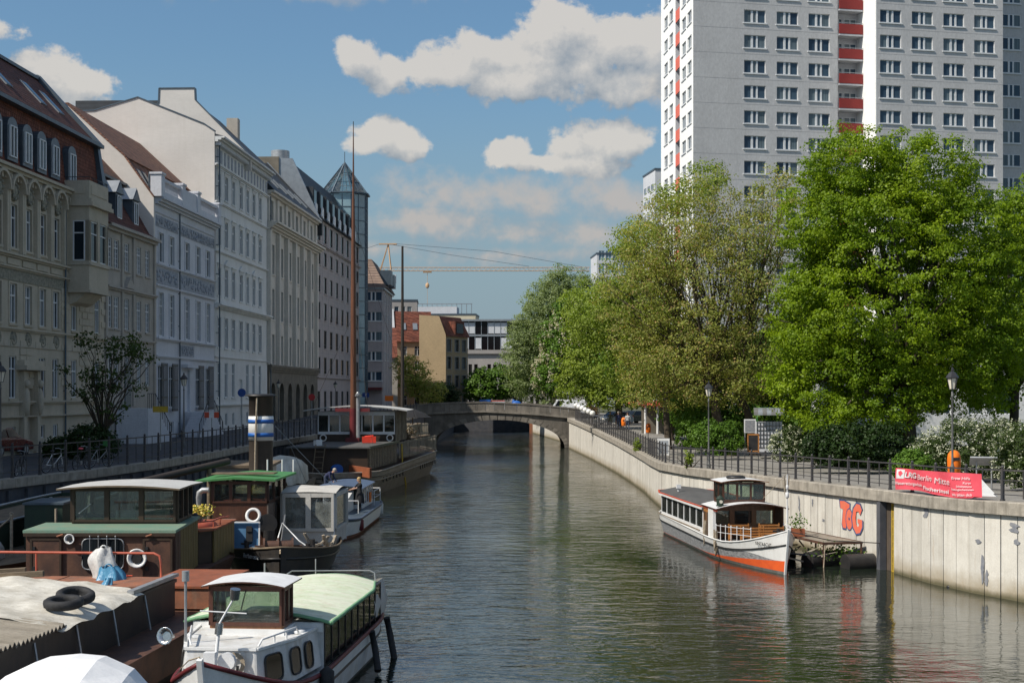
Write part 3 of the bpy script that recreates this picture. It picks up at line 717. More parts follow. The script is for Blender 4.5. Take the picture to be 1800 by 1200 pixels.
# ------------------------------------------------------------------ building kit
# a building's local frame: x runs along its front, y goes into the house, z up; the wall face is y = 0
WC = {}
def win_meshes(style, w, h, wallmat, rec, fmat, pmat, surround):
    key = (style, round(w, 2), round(h, 2), wallmat, rec, fmat, pmat, surround)
    if key in WC: return WC[key]
    fr = MB(); pn = MB(); su = MB(); y = rec; b = .06
    def bar(x0, x1, z0, z1, dy=.05): fr.box(x0, x1, y - dy, y + .04, z0, z1)
    bar(-w / 2, -w / 2 + b, 0, h); bar(w / 2 - b, w / 2, 0, h); bar(-w / 2 + b, w / 2 - b, 0, b); bar(-w / 2 + b, w / 2 - b, h - b, h)
    if style in ('T', 'grid'):
        zt = h * .68; bar(-w / 2 + b, w / 2 - b, zt, zt + b * 1.3, .07); bar(-b * .6, b * .6, b, zt, .06); bar(-b * .6, b * .6, zt + b * 1.3, h - b, .06)
        if style == 'grid':
            for x in (-w / 4, w / 4):
                fr.box(x - .015, x + .015, y - .02, y + .02, b, h - b)
            for z in (h * .17, h * .34, h * .51, h * .84): fr.box(-w / 2 + b, w / 2 - b, y - .02, y + .02, z, z + .03)
        for x0, x1 in ((-w / 2 + b, -b * .6), (b * .6, w / 2 - b)):
            pn.box(x0, x1, y, y + .02, b, zt); pn.box(x0, x1, y, y + .02, zt + b, h - b)
    elif style == 'tri':                                              # wide three-light window: two broad lights, a narrow one between
        bar(-w * .13, -w * .07, b, h - b, .06); bar(w * .07, w * .15, b, h - b, .06)
        bar(-w * .17, -w * .13, b, h - b, .06)
        for x0, x1 in ((-w / 2 + b, -w * .17), (-w * .07, w * .07), (w * .15, w / 2 - b)): pn.box(x0, x1, y, y + .02, b, h - b)
    elif style == 'duo':
        bar(-b * .7, b * .7, b, h - b, .06)
        for x0, x1 in ((-w / 2 + b, -b * .7), (b * .7, w / 2 - b)): pn.box(x0, x1, y, y + .02, b, h - b)
    else:
        pn.box(-w / 2 + b, w / 2 - b, y, y + .02, b, h - b)
        if style == 'low': bar(-w / 2 + b, w / 2 - b, h * .2, h * .2 + .05)
    if surround:
        su.box(-w / 2 - .14, w / 2 + .14, -.10, .02, -.14, -.01)
        if surround >= 2:
            for x0, x1 in ((-w / 2 - .16, -w / 2), (w / 2, w / 2 + .16)): su.box(x0, x1, -.05, .03, 0, h + .1)
            su.box(-w / 2, w / 2, -.05, .03, h, h + .1)
        if surround >= 3: su.box(-w / 2 - .25, w / 2 + .25, -.18, .03, h + .28, h + .40); su.box(-w / 2 - .16, w / 2 + .16, -.08, .03, h + .1, h + .28)
        if surround == 4: su.prism([(-w / 2 - .3, h + .4), (w / 2 + .3, h + .4), (0, h + .85)], -.16, .03, 'y')
    r = (su.mesh('window', wallmat) if surround else None, fr.mesh('frame', fmat), pn.mesh('pane', pmat)); WC[key] = r
    return r
def add_window(root, x, z, w, h, style='T', wallmat='stucco_beige', rec=.13, fmat='window_white', pmat='old_pane', surround=1, y=0, rz=0, name='window'):
    ms = win_meshes(style, w, h, wallmat, rec, fmat, pmat, surround)
    if ms[0]:
        o = bpy.data.objects.new(name, ms[0]); col.objects.link(o); f = bpy.data.objects.new('frame', ms[1]); col.objects.link(f); f.parent = o
    else:
        o = bpy.data.objects.new(name, ms[1]); col.objects.link(o)
    o.parent = root; o.location = (x, y, z); o.rotation_euler = (0, 0, rz)
    p = bpy.data.objects.new('pane', ms[2]); col.objects.link(p); p.parent = o
    return o
def wall_grid(W, z0, z1, ops, rec=.13, x0=0.0, m=None, y=0):
    """front wall with real openings: ops = (cx, zbottom, w, h)"""
    m = m or MB()
    rc = [(c - w / 2, c + w / 2, z, z + h) for c, z, w, h in ops]
    xs = sorted(set([x0, W] + [round(v, 4) for r in rc for v in r[:2]])); zs = sorted(set([z0, z1] + [round(v, 4) for r in rc for v in r[2:]]))
    xs = [v for v in xs if x0 - 1e-6 <= v <= W + 1e-6]; zs = [v for v in zs if z0 - 1e-6 <= v <= z1 + 1e-6]
    inside = lambda x, z: any(a < x < b_ and c < z < d for a, b_, c, d in rc)
    for j in range(len(zs) - 1):
        run = None
        for i in range(len(xs) - 1):
            hole = inside((xs[i] + xs[i + 1]) / 2, (zs[j] + zs[j + 1]) / 2)
            if not hole and run is None: run = xs[i]
            if (hole or i == len(xs) - 2) and run is not None:
                e = xs[i] if hole else xs[i + 1]
                m.add([(run, y, zs[j]), (e, y, zs[j]), (e, y, zs[j + 1]), (run, y, zs[j + 1])], [(0, 1, 2, 3)]); run = None
    for a, b_, c, d in rc:
        m.add([(a, y, c), (b_, y, c), (b_, y, d), (a, y, d), (a, y + rec + .05, c), (b_, y + rec + .05, c), (b_, y + rec + .05, d), (a, y + rec + .05, d)],
              [(0, 4, 5, 1), (1, 5, 6, 2), (2, 6, 7, 3), (3, 7, 4, 0)])
        m.add([(a, y + rec + .04, c), (b_, y + rec + .04, c), (b_, y + rec + .04, d), (a, y + rec + .04, d)], [(0, 1, 2, 3)])
    return m
def shell(m, W, D, z0, z1, x0=0.0):
    """the sides and back of the house"""
    m.add([(x0, 0, z0), (x0, D, z0), (x0, D, z1), (x0, 0, z1)], [(0, 3, 2, 1)])
    m.add([(W, 0, z0), (W, D, z0), (W, D, z1), (W, 0, z1)], [(0, 1, 2, 3)])
    m.add([(x0, D, z0), (W, D, z0), (W, D, z1), (x0, D, z1)], [(0, 3, 2, 1)])
    m.add([(x0, 0, z1 - .02), (W, 0, z1 - .02), (W, D, z1 - .02), (x0, D, z1 - .02)], [(0, 1, 2, 3)])
    return m
def roof(root, x0, x1, prof, D, mat, name='roof'):
    """prof: (y, z) from the eaves to the back, closed underneath"""
    z = prof[0][1] - .02
    return MB().prism(prof + [(D, prof[-1][1]), (D, z)], x0, x1).build(name, mat, root)
def gable(root, x0, x1, prof, D, mat, zb, name='gable_wall', cap='zinc'):
    g = MB().prism([(prof[0][0], zb)] + prof + [(D, prof[-1][1]), (D, zb)], x0, x1).build(name, mat, root)
    m = MB()
    for a, b_ in zip(prof, prof[1:]): m.beam((x0 / 2 + x1 / 2, a[0], a[1] + .06), (x0 / 2 + x1 / 2, b_[0], b_[1] + .06), abs(x1 - x0) + .14, .1)
    c = m.build('coping_strip', [cap], g)
    return g
def ledge(root, W, z, h, out, mat, name='cornice', x0=0.0, steps=2, dent=0, y=0):
    m = MB()
    for i in range(steps):
        o = out * (i + 1) / steps; m.box(x0, W, y - o, y + .05, z + h * i / steps, z + h * (i + 1) / steps)
    if dent:
        for x in np.arange(x0 + .2, W, dent): m.box(x, x + dent * .45, y - out * .55, y + .02, z - .28, z - .004)
    return m.build(name, [mat], root)
def pipe(root, x, z0, z1, y=-.12, mat='zinc'):
    m = MB().cyl((x, y, z0), (x, y, z1), .06, n=7)
    for z in np.arange(z0 + 1, z1, 2.5): m.box(x - .09, x + .09, y - .03, .02, z, z + .05)
    return m.build('downpipe', [mat], root)
def XF(Y): return -30.6 + .044 * Y
def fY(u): return 30.6 / (.044 + (900 - u) / 2500)
FA = math.atan2(1, .044)
GZ = 3.3
def house(Y0, label, name='town_house'):
    return thing(name, label, 'building', (XF(Y0), Y0, GZ), FA, 'town houses facing the canal')

# house 1: ornate beige corner house with red mansard --------------------------------
Y0 = 50.0; H = house(Y0, 'ornate beige stucco house with arched hoods and red mansard roof, first on the left'); W = 42.6
ops = []; wins = []
for i in range(8):
    x = 77.5 - Y0 + 2.13 * (i - 4) if i < 8 else 0
    for (z, w, h, st, su) in ((11.3, 1.0, 2.35, 'T', 2), (7.2, 1.0, 2.15, 'T', 2), (3.1, 1.0, 2.3, 'T', 1)):
        if i == 5 and z == 3.1: continue
        ops.append((x, z, w, h)); wins.append((x, z, w, h, st, su))
    if i != 5: ops.append((x, .8, .8, .75)); wins.append((x, .8, .8, .75, 'duo', 0))
for x in (87.0 - Y0, 91.2 - Y0):
    for z, h in ((7.2, 2.15), (3.1, 2.3)): ops.append((x, z, .95, h)); wins.append((x, z, .95, h, 'T', 1))
dx = 77.5 - Y0 + 2.13
ops.append((dx, .05, 1.5, 3.6))
shell(wall_grid(W, 0, 15.6, ops), W, 12, 0, 15.6).build('wall', ['stucco_beige'], H)
for x, z, w, h, st, su in wins: add_window(H, x, z, w, h, st, 'stucco_beige', surround=su)
MB().box(dx - .75, dx + .75, .2, .28, .05, 3.65).build('door', ['door_wood'], H)
m = MB()
for s in (-1, 1):
    m.box(dx + s * 1.0 - .22, dx + s * 1.0 + .22, -.28, .02, .1, 4.6); m.ellipsoid((dx + s * 1.0, -.3, 2.9), .25, .22, .8); m.ellipsoid((dx + s * 1.0, -.32, 3.9), .2, .2, .24)
m.box(dx - 1.7, dx + 1.7, -.6, .02, 4.65, 4.9); m.box(dx - 1.5, dx + 1.5, -.4, .02, 4.9, 5.2)
m.build('portal', ['stucco_beige'], H)
m = MB(); [m.box(dx + s * .75 - (.75 if s > 0 else 0), dx + s * .75 + (.0 if s > 0 else .75), .12, .2, 3.0, 3.65) for s in (-1, 1)]
m = MB()
for i in range(8):                                                    # arched hoods with round medallions under the cornice
    x = 77.5 - Y0 + 2.13 * (i - 4)
    pts = [(x + .95 * math.cos(a), -.22, 14.3 + .95 * math.sin(a)) for a in np.linspace(0, math.pi, 11)]
    for a, b_ in zip(pts, pts[1:]): m.beam(a, b_, .42, .16)
    m.box(x - 1.05, x - .82, -.24, .02, 11.0, 14.3); m.box(x + .82, x + 1.05, -.24, .02, 11.0, 14.3)
m.build('window_hood', ['stucco_beige'], H)['kind'] = 'stuff'
m = MB()
for i in range(8):
    x = 77.5 - Y0 + 2.13 * (i - 4)
    m.lathe([(.55, 0), (.5, .12), (.38, .06), (.3, .16), (.1, .2)], (x, 0, 14.35), 14, axis=rotm(R(90)), sm=False)
    for a in np.linspace(0, 6.28, 9)[:8]: m.ellipsoid((x + .42 * math.cos(a), -.14, 14.35 + .42 * math.sin(a)), .13, .1, .13, 6, 4)
    m.lathe([(.42, 0), (.36, .1), (.2, .05), (.12, .13)], (x, 0, 6.35), 12, axis=rotm(R(90)), sm=False)
m.build('medallion', ['relief'], H)['kind'] = 'stuff'
ledge(H, W, 15.15, .5, .5, 'stucco_beige', 'cornice', steps=3, dent=.42)
ledge(H, W, 10.75, .22, .28, 'stucco_beige', 'string_course'); ledge(H, W, 10.1, .18, .22, 'stucco_beige', 'string_course')
ledge(H, W, 6.75, .2, .2, 'stucco_beige', 'string_course'); ledge(H, W, 2.75, .2, .2, 'stucco_beige', 'string_course'); ledge(H, W, 2.0, .12, .25, 'stucco_beige', 'string_course')
MB().box(0, W, -.05, .0, 9.5, 10.08).build('frieze', ['relief'], H)
m = MB(); rng = random.Random(9)                                       # rusticated blocks between the windows
for z in np.arange(2.95, 9.4, .42):
    if 6.3 < z < 6.95: continue
    x = 14.0
    while x < W - .3:
        w_ = .9
        if not any(abs(x + w_ / 2 - o[0]) < (w_ + o[2]) / 2 + .17 and z < o[1] + o[3] + .1 and z + .36 > o[1] - .1 for o in ops): m.box(x + .03, x + w_ - .03, -.05 - rng.uniform(0, .02), .01, z + .03, z + .39)
        x += w_ / 2 if rng.random() < .3 else w_
m.build('rusticated_block', ['stucco_beige'], H)['kind'] = 'stuff'
m = MB()
for i in range(9):
    x = 77.5 - Y0 + 2.13 * (i - 4.5); m.box(x + .2, x + 1.93, -.08, .0, 10.98 - .62, 10.7)
m.build('parapet_panel', ['stucco_beige'], H)['kind'] = 'stuff'
pipe(H, 85.5 - Y0 - .3, 0, 15.3)
# bay window with a balcony on top
bx0, bx1, bo = 85.7 - Y0 + .1, 89.3 - Y0, 1.35
bay = MB()
bay.box(bx0, bx1, -bo, 0, 9.6, 11.35); bay.box(bx0, bx1, -bo, 0, 13.8, 14.9)
for a, b_ in ((bx0, bx0 + .35), (bx1 - .35, bx1), ((bx0 + bx1) / 2 - .2, (bx0 + bx1) / 2 + .2)): bay.box(a, b_, -bo, -bo + .3, 11.35, 13.8)
for a in (bx0, bx1 - .3): bay.box(a, a + .3, -.35, 0, 11.35, 13.8); bay.box(a, a + .3, -bo, -bo + .25, 11.35, 13.8)
bay.prism([(-bo + .15, 9.6), (0, 9.6), (0, 8.7), (-.5, 8.9)], bx0 + .2, bx1 - .2)
bay = bay.build('bay_window', ['stucco_beige'], H)
for e_, o_, za, zb in ((.12, .18, 14.9, 15.1), (.05, .08, 9.45, 9.6), (.08, .1, 11.1, 11.25), (.2, .28, 14.65, 14.898)): MB().box(bx0 - e_, bx1 + e_, -bo - o_, 0, za, zb).build('moulding', ['stucco_beige'], bay)
MB().box(bx0 + .02, bx0 + .12, -bo + .25, -.35, 11.36, 13.79).box(bx0 + .35, bx1 - .35, -bo + .12, -bo + .15, 11.36, 13.79).build('pane', ['old_pane'], bay)
m = MB()
for zz in (11.36, 13.0, 13.72): m.box(bx0 - .01, bx0 + .1, -bo + .25, -.35, zz, zz + .07); m.box(bx0 + .35, bx1 - .35, -bo + .06, -bo + .12, zz, zz + .07)
m.box(bx0 - .01, bx0 + .1, -bo + .25, -bo + .33, 11.4, 13.75); m.box(bx0 - .01, bx0 + .1, -.43, -.35, 11.4, 13.75)
m.build('frame', ['window_white'], bay)
m = MB()
m.box(bx0, bx1, -bo, -bo + .12, 15.1, 16.2).box(bx0, bx0 + .12, -bo + .12, .3, 15.1, 16.2).box(bx1 - .12, bx1, -bo + .12, .3, 15.1, 16.2).box(bx0 - .04, bx0 - .0, -bo + .3, -.2, 15.4, 15.95)
m.box(bx0 + .3, bx1 - .3, -bo - .04, -bo, 15.4, 15.95)
m.build('balcony_wall', ['stucco_beige'], bay)
m = MB().tube([(bx0, .3, 16.4), (bx0, -bo, 16.4), (bx1, -bo, 16.4), (bx1, .3, 16.4)], .025, 5)
for x in np.arange(bx0, bx1, .8): m.cyl((x, -bo, 16.2), (x, -bo, 16.4), .015, n=4)
m.build('railing', ['iron'], bay)
roof(H, 0, W, [(-.1, 15.65), (.15, 16.0), (.55, 19.3)], 12, ['red_tiles'], 'mansard_slope')
roof(H, 0, W, [(.2, 19.35), (4.3, 23.7), (8, 24.0)], 12, ['dark_tiles'])
MB().beam((0, .25, 19.35), (W, .25, 19.35), .5, .22).build('gutter', ['zinc'], H)
MB().prism([(-.1, 15.65), (-.18, 16.2), (.3, 19.4), (.0, 19.4), (4.2, 24.0), (8, 24.3), (8, 23.8), (4.3, 23.7), (1, 15.65)], W - .5, W + .05).build('verge', ['zinc'], H)
MB().beam((0, 4.3, 23.75), (W, 4.3, 23.75), .4, .2).build('ridge_flashing', ['zinc'], H)
for i in range(9):
    x = 77.5 - Y0 + 2.13 * (i - 4) + (.7 if i == 8 else 0)
    d = MB(); arc = [(x + .72 * math.cos(a), 17.85 + .55 * math.sin(a)) for a in np.linspace(0, math.pi, 9)]
    d.prism([(x - .72, 16.0), (x - .72, 17.85)] + arc[::-1][1:-1] + [(x + .72, 17.85), (x + .72, 16.0)], .0, 1.2, 'y')
    d = d.build('dormer', ['zinc'], H)
    MB().box(x - .42, x + .42, -.03, .05, 16.25, 17.85).build('pane', ['old_pane'], d)
    m = MB(); [m.box(x + a - .045, x + a + .045, -.08, .0, 16.2, 17.9) for a in (-.45, 0, .45)]; [m.box(x - .45, x + .45, -.08, .0, z, z + .07) for z in (16.2, 17.85)]
    m.build('frame', ['window_white'], d)
for x in (29, 31.0, 36.2, 39.2):
    s = Vector((0, 4.1, 4.35)).normalized(); c = Vector((x, .2, 19.35)) + s * 3.0
    q = Matrix(((1, 0, 0), (0, s.y, -s.z), (0, s.z, s.y)))
    sk = MB().obox(c, .95, 1.9, .16, q).build('skylight', ['pale_zinc'], H)
    MB().obox(c + q @ Vector((0, 0, .08)), .78, 1.7, .03, q).build('pane', ['old_pane'], sk)

# a plain unseen neighbour, added to cast the row's shadow on the quay
Hn = thing('town_house', 'plain beige house at the near end of the row', 'building', (XF(34), 34, GZ), FA, 'town houses facing the canal')
shell(wall_grid(15.9, 0, 16, []), 15.9, 12, 0, 16).build('wall', ['stucco_beige'], Hn)
roof(Hn, 0, 15.9, [(-.3, 16), (5, 20.5)], 12, ['red_tiles'])

# house 2: narrow grey-beige with dormers ---------------------------------------------
Y0 = 92.65; H = house(Y0, 'narrow grey-beige house with three pointed zinc dormers'); W = 11.0
ops = []; xs_ = [93.6 - Y0, 95.0 - Y0, 97.2 - Y0, 99.9 - Y0, 101.9 - Y0]
for x in xs_:
    for z, h in ((11.7, 1.9), (7.7, 2.1), (3.9, 2.0)): ops.append((x, z, 1.0, h))
    ops.append((x, .7, .8, .9))
shell(wall_grid(W, 0, 14.5, ops), W, 12, 0, 14.5).build('wall', ['stucco_grey'], H)
for x, z, w, h in ops: add_window(H, x, z, w, h, 'grid' if z > 1 else 'duo', 'stucco_grey', surround=1 if z > 1 else 0)
ledge(H, W, 14.1, .4, .5, 'stucco_grey', 'cornice'); ledge(H, W, 10.2, .25, .3, 'stucco_grey', 'string_course'); ledge(H, W, 6.9, .2, .2, 'stucco_grey', 'string_course')
m = MB(); [m.box(x - .2, x + .2, -.12, .02, 2.5, 14.1) for x in (.15, (xs_[1] + xs_[2]) / 2, (xs_[2] + xs_[3]) / 2, W - .2)]; m.build('pilaster', ['stucco_grey'], H)['kind'] = 'stuff'
MB().prism([(xs_[2] - .9, 10.5), (xs_[2] + .9, 10.5), (xs_[2], 11.3)], -.3, .02, 'y').build('pediment', ['stucco_grey'], H)
roof(H, 0, W, [(-.5, 14.4), (.3, 14.9), (2.4, 18.6)], 12, ['dark_tiles'], 'mansard_slope')
roof(H, 0, W, [(2.0, 18.5), (7.2, 24.0)], 12, ['orange_tiles'])
MB().beam((0, 2.1, 18.5), (W, 2.1, 18.5), .3, .18).build('gutter', ['zinc'], H)
for x in (93.9 - Y0, 97.3 - Y0, 101.0 - Y0):
    d = MB().box(x - .65, x + .65, .6, 2.6, 15.0, 17.0).prism([(x - .8, 17.0), (x + .8, 17.0), (x, 17.8)], .45, 2.8, 'y').build('dormer', ['zinc'], H)
    MB().prism([(x - .86, 17.02), (x + .86, 17.02), (x, 17.92), ], .5, 2.9, 'y').build('dormer_roof', ['pale_zinc'], d)
    MB().box(x - .4, x + .4, .54, .6, 15.35, 16.8).build('pane', ['old_pane'], d)
    m = MB(); [m.box(x + a - .04, x + a + .04, .5, .56, 15.3, 16.85) for a in (-.42, 0, .42)]; [m.box(x - .42, x + .42, .5, .56, z, z + .07) for z in (15.3, 16.8)]; m.build('frame', ['window_white'], d)
# raised entrance with stairs and iron railing
st = MB(); x = 97.2 - Y0
for i in range(9): st.box(x - .6 + i * .42, x - .6 + (i + 1) * .42, -2.2, -.05, 0, 2.35 - i * .26)
st.box(x - 2.4, x - .6, -2.2, -.05, 0, 2.35)
st = st.build('stairs', ['stucco_white'], H)
m = MB()
for i in range(14):
    a = x - 2.3 + i * .42; z = 2.35 if a < x - .6 else 2.35 - (a - x + .6) * .62
    m.cyl((a, -2.15, z), (a, -2.15, z + 1.0), .018, n=4)
m.tube([(x - 2.3, -2.15, 3.35), (x - .6, -2.15, 3.35), (x + 3.1, -2.15, 1.1)], .03, 5); m.build('railing', ['iron'], st)
MB().box(x - .9, x + .35, -.2, -.01, 2.35, 5.4).build('door', ['zinc'], H)

# house 3: white house with balustrade -------------------------------------------------
Y0 = 103.7; H = house(Y0, 'bluish white palace house with roof balustrade and relief bands'); W = 17.15
xs_ = [105.2 - Y0, 108.0 - Y0, 112.3 - Y0, 115.6 - Y0, 118.7 - Y0]; ops = []; wins = []
for i, x in enumerate(xs_):
    ops += [(x, 13.05, 1.25, 2.15), (x, 7.6, 1.25, 3.2)]; wins += [(x, 13.05, 1.25, 2.15, 'T', 2), (x, 7.6, 1.25, 3.2, 'grid', 2)]
    if i != 2: ops += [(x, 2.3, 1.35, 3.1)]; wins += [(x, 2.3, 1.35, 3.1, 'T', 1)]
    if i != 2: ops += [(x, .3, 1.1, .9)]; wins += [(x, .3, 1.1, .9, 'duo', 0)]
ops.append((xs_[2], 1.9, 1.7, 3.3))
shell(wall_grid(W, 0, 17.4, ops), W, 12, 0, 17.4).build('wall', ['stucco_white'], H)
for x, z, w, h, s, su in wins: add_window(H, x, z, w, h, s, 'stucco_white', surround=su)
MB().box(xs_[2] - .85, xs_[2] + .85, .2, .27, 1.9, 5.2).build('door', ['door_wood'], H)
ledge(H, W, 17.2, .5, .7, 'stucco_white', 'cornice', steps=3); ledge(H, W, 12.7, .16, .22, 'stucco_white', 'string_course'); ledge(H, W, 11.15, .16, .2, 'stucco_white', 'string_course')
ledge(H, W, 7.25, .2, .3, 'stucco_white', 'string_course'); ledge(H, W, 5.95, .2, .2, 'stucco_white', 'string_course'); ledge(H, W, 16.55, .1, .1, 'stucco_white', 'string_course')
def relief(root, x0, x1, z0, z1, mat, seed, step=.5):
    m = MB().box(x0, x1, -.05, 0, z0, z1); rg = random.Random(seed); x = x0 + .3
    while x < x1 - .25:
        for _ in range(3): m.ellipsoid((x + rg.uniform(-.15, .15), -.07, z0 + (z1 - z0) * rg.uniform(.2, .8)), rg.uniform(.06, .16), .07, rg.uniform(.08, .2), 6, 4)
        x += step * rg.uniform(.7, 1.1)
    return m.build('relief_band', [mat], root)
relief(H, .2, 5.9, 11.45, 12.6, 'relief_white', 1); relief(H, 6.4, W - .2, 11.45, 12.6, 'relief_white', 2)
relief(H, .2, 5.9, 15.6, 16.4, 'relief_white', 3); relief(H, 6.4, W - .2, 15.6, 16.4, 'relief_white', 4); relief(H, xs_[2] - 1.9, xs_[2] + 1.9, 6.25, 7.1, 'relief_white', 5, .35)
pipe(H, 6.15, 0, 17.2); pipe(H, .25, 14, 19.5, y=.5)
MB().box(xs_[2] - 1.6, xs_[2] + 1.6, -.5, .02, 5.35, 5.6).build('door_hood', ['stucco_white'], H)
m = MB()                                                              # window grilles
for i in (0, 1, 3, 4):
    x = xs_[i]
    for a in np.linspace(-.75, .75, 6): m.box(x + a - .03, x + a + .03, -.3, -.26, 2.0, 5.6)
    for z in (2.05, 3.0, 4.3, 5.4): m.box(x - .8, x + .8, -.3, -.24, z, z + .1)
m.build('window_grille', ['iron'], H)['kind'] = 'stuff'
bal = MB(); pil = (.2, 5.8, 10.2, 16.9)
for x in pil: bal.box(x - .45, x + .45, -.55, .25, 17.7, 19.3); bal.box(x - .52, x + .52, -.62, .32, 19.3, 19.45)
bal.box(0, W, -.5, .1, 17.7, 18.15); bal.box(5.8, 10.2, -.45, .1, 18.15, 19.1)
for a, b_ in ((.65, 5.35), (10.65, 16.45)): bal.box(a, b_, -.42, .08, 18.95, 19.15)
bal = bal.build('balustrade', ['stucco_white'], H)
bm_ = MB().lathe([(.06, 0), (.1, .25), (.05, .5), (.06, .8)], n=7).mesh('baluster', 'stucco_white')
for a, b_ in ((.85, 5.2), (10.85, 16.3)):
    for x in np.arange(a, b_, .3):
        o = bpy.data.objects.new('baluster', bm_); col.objects.link(o); o.parent = bal; o.location = (x, -.2, 18.15)
roof(H, 0, W, [(.4, 17.5), (2.2, 20.6)], 12, ['orange_tiles'], 'lower_slope')
roof(H, -.05, W, [(2.0, 20.55), (6.4, 24.6), (9, 24.4)], 12, ['orange_tiles'])
gable(H, -.3, .0, [(.0, 17.6), (2.1, 20.5), (2.15, 20.6), (6.4, 24.4), (9, 24.2)], 12, ['firewall'], 12.0, cap='orange_tiles')
for x in (1.3, 2.6):
    s = Vector((0, 1.8, 3.1)).normalized(); q = Matrix(((1, 0, 0), (0, s.y, -s.z), (0, s.z, s.y)))
    sk = MB().obox(Vector((x, .6, 17.8)) + s * 1.4, .9, 1.9, .25, q).build('skylight', ['zinc'], H)
    MB().obox(Vector((x, .6, 17.8)) + s * 1.4 + q @ Vector((0, 0, .13)), .7, 1.7, .03, q).build('pane', ['old_pane'], sk)
# double stair in front of the white house
st = thing('entrance_stairs', 'pale stone double stairs with iron handrails before the white house door', 'stairs', (XF(Y0 + xs_[2]), Y0 + xs_[2], GZ), FA)
m = MB().box(-.9, .9, -2.0, -.06, 0, 1.9)
for s in (-1, 1):
    for i in range(8):
        a, b_ = sorted((s * (.9 + i * .34), s * (.9 + (i + 1) * .34))); m.box(a, b_, -2.0, -.6, 0, 1.9 - (i + 1) * .21)
m.build('step', ['stucco_white'], st)['kind'] = 'stuff'
m = MB()
for s in (-1, 1):
    m.tube([(s * .9, -1.95, 2.8), (s * 3.6, -1.95, 1.0), (s * 3.7, -1.95, 0)], .03, 5)
    for i in range(6): m.cyl((s * (.9 + i * .5), -1.95, 1.9 - i * .32), (s * (.9 + i * .5), -1.95, 2.8 - i * .33), .018, n=4)
m.tube([(-.9, -1.95, 2.8), (.9, -1.95, 2.8)], .03, 5); m.build('handrail', ['iron'], st)

# house 4: tall pale house with firewall gable -------------------------------------------
Y0 = 120.9; H = house(Y0, 'tall pale house with big blank gable wall and dentilled eaves'); W = 20.75
xs_ = [y - Y0 for y in (122.4, 124.9, 127.5, 130.4, 133.0, 135.6, 138.3)]; ops = []
for x in xs_:
    for z, h in ((20.2, 2.05), (16.1, 2.2), (11.75, 2.4), (7.3, 2.6), (3.0, 3.0)):
        if z == 3.0 and x == xs_[3]: continue
        ops.append((x, z, 1.1, h))
    ops.append((x, .5, .85, 1.1)) if x != xs_[3] else None
ops.append((xs_[3], .4, 1.3, 4.2))
shell(wall_grid(W, 0, 25.2, ops), W, 12, 0, 25.2).build('wall', ['stucco_pale'], H)
for x, z, w, h in ops[:-1]: add_window(H, x, z, w, h, 'T' if z > 1 else 'duo', 'stucco_pale', surround={20.2: 3, 16.1: 3, 11.75: 4 if x in (xs_[1], xs_[3], xs_[5]) else 3, 7.3: 2, 3.0: 1}.get(z, 0))
MB().box(xs_[3] - .65, xs_[3] + .65, .18, .26, .4, 4.6).build('door', ['door_wood'], H)
m = MB()
for x in np.arange(.7, W - .3, 1.28): m.box(x, x + .55, -.05, .01, 23.2, 24.3)
m.build('attic_panel', ['relief_white'], H)['kind'] = 'stuff'
ledge(H, W, 24.75, .45, .85, 'stucco_pale', 'cornice', steps=3, dent=.45); ledge(H, W, 22.75, .18, .25, 'stucco_pale', 'string_course'); ledge(H, W, 19.6, .16, .2, 'stucco_pale', 'string_course')
ledge(H, W, 15.4, .16, .2, 'stucco_pale', 'string_course'); ledge(H, W, 10.6, .4, .6, 'stucco_pale', 'string_course', steps=3); ledge(H, W, 6.4, .12, .12, 'stucco_pale', 'string_course'); ledge(H, W, 2.2, .2, .3, 'stucco_pale', 'string_course')
m = MB(); [m.box(0, W, -.03, -.005, z, z + .5) for z in np.arange(2.5, 10.4, .56) if False]
roof(H, 0, W, [(-.8, 25.2), (1.0, 25.7), (6.8, 28.3)], 12, ['slate'])
gable(H, -.02, .32, [(.0, 25.6), (.9, 26.2), (6.6, 28.5), (10.4, 27.4), (14, 27.3)], 14, ['firewall'], 12.0)
pipe(H, .5, 0, 24.6, y=-.3)
roof(H, 11.2, W, [(-.75, 25.25), (4.7, 30.4), (7.5, 30.6)], 12, ['slate'], 'steep_roof')
gable(H, 10.9, 11.25, [(-.6, 25.25), (4.6, 30.5), (4.65, 31.6), (8.0, 31.6), (8.05, 30.3), (11, 27)], 12, ['firewall'], 24.0)
MB().box(W - .8, W + .2, 2.8, 3.9, 27, 30.6).build('chimney', ['stucco_grey'], H)

# house 5: cream house with pilasters over a dark arcade ---------------------------------
Y0 = 141.7; H = house(Y0, 'cream house with tall pilasters over a dark stone arcade'); W = 27.1
xs_ = [y - Y0 for y in (143.9, 148.2, 152.5, 156.8, 161.1, 165.4)]; ops = []
for x in xs_:
    for z, h in ((15.4, 3.0), (10.8, 3.1), (6.3, 3.0)): ops.append((x, z, 2.3, h))
    ops.append((x, 20.8, 1.3, 2.0))
low = [(x, .5, 2.2, 3.9) for x in xs_]
shell(wall_grid(W, 6.2, 23.6, ops, rec=.36), W, 12, 6.2, 23.6).build('wall', ['stucco_cream'], H)
shell(wall_grid(W, 0, 6.15, low, rec=.5, y=-.1), W, 12, 0, 6.15).build('arcade_wall', ['dark_stone'], H)
for x, z, w, h in ops: add_window(H, x, z, w, h, 'T', 'stucco_cream', rec=.36, surround=1)
for x, z, w, h in low: add_window(H, x, z, w, h, 'duo', 'dark_stone', rec=.4, surround=0, pmat='dark_pane', fmat='window_green')
m = MB()
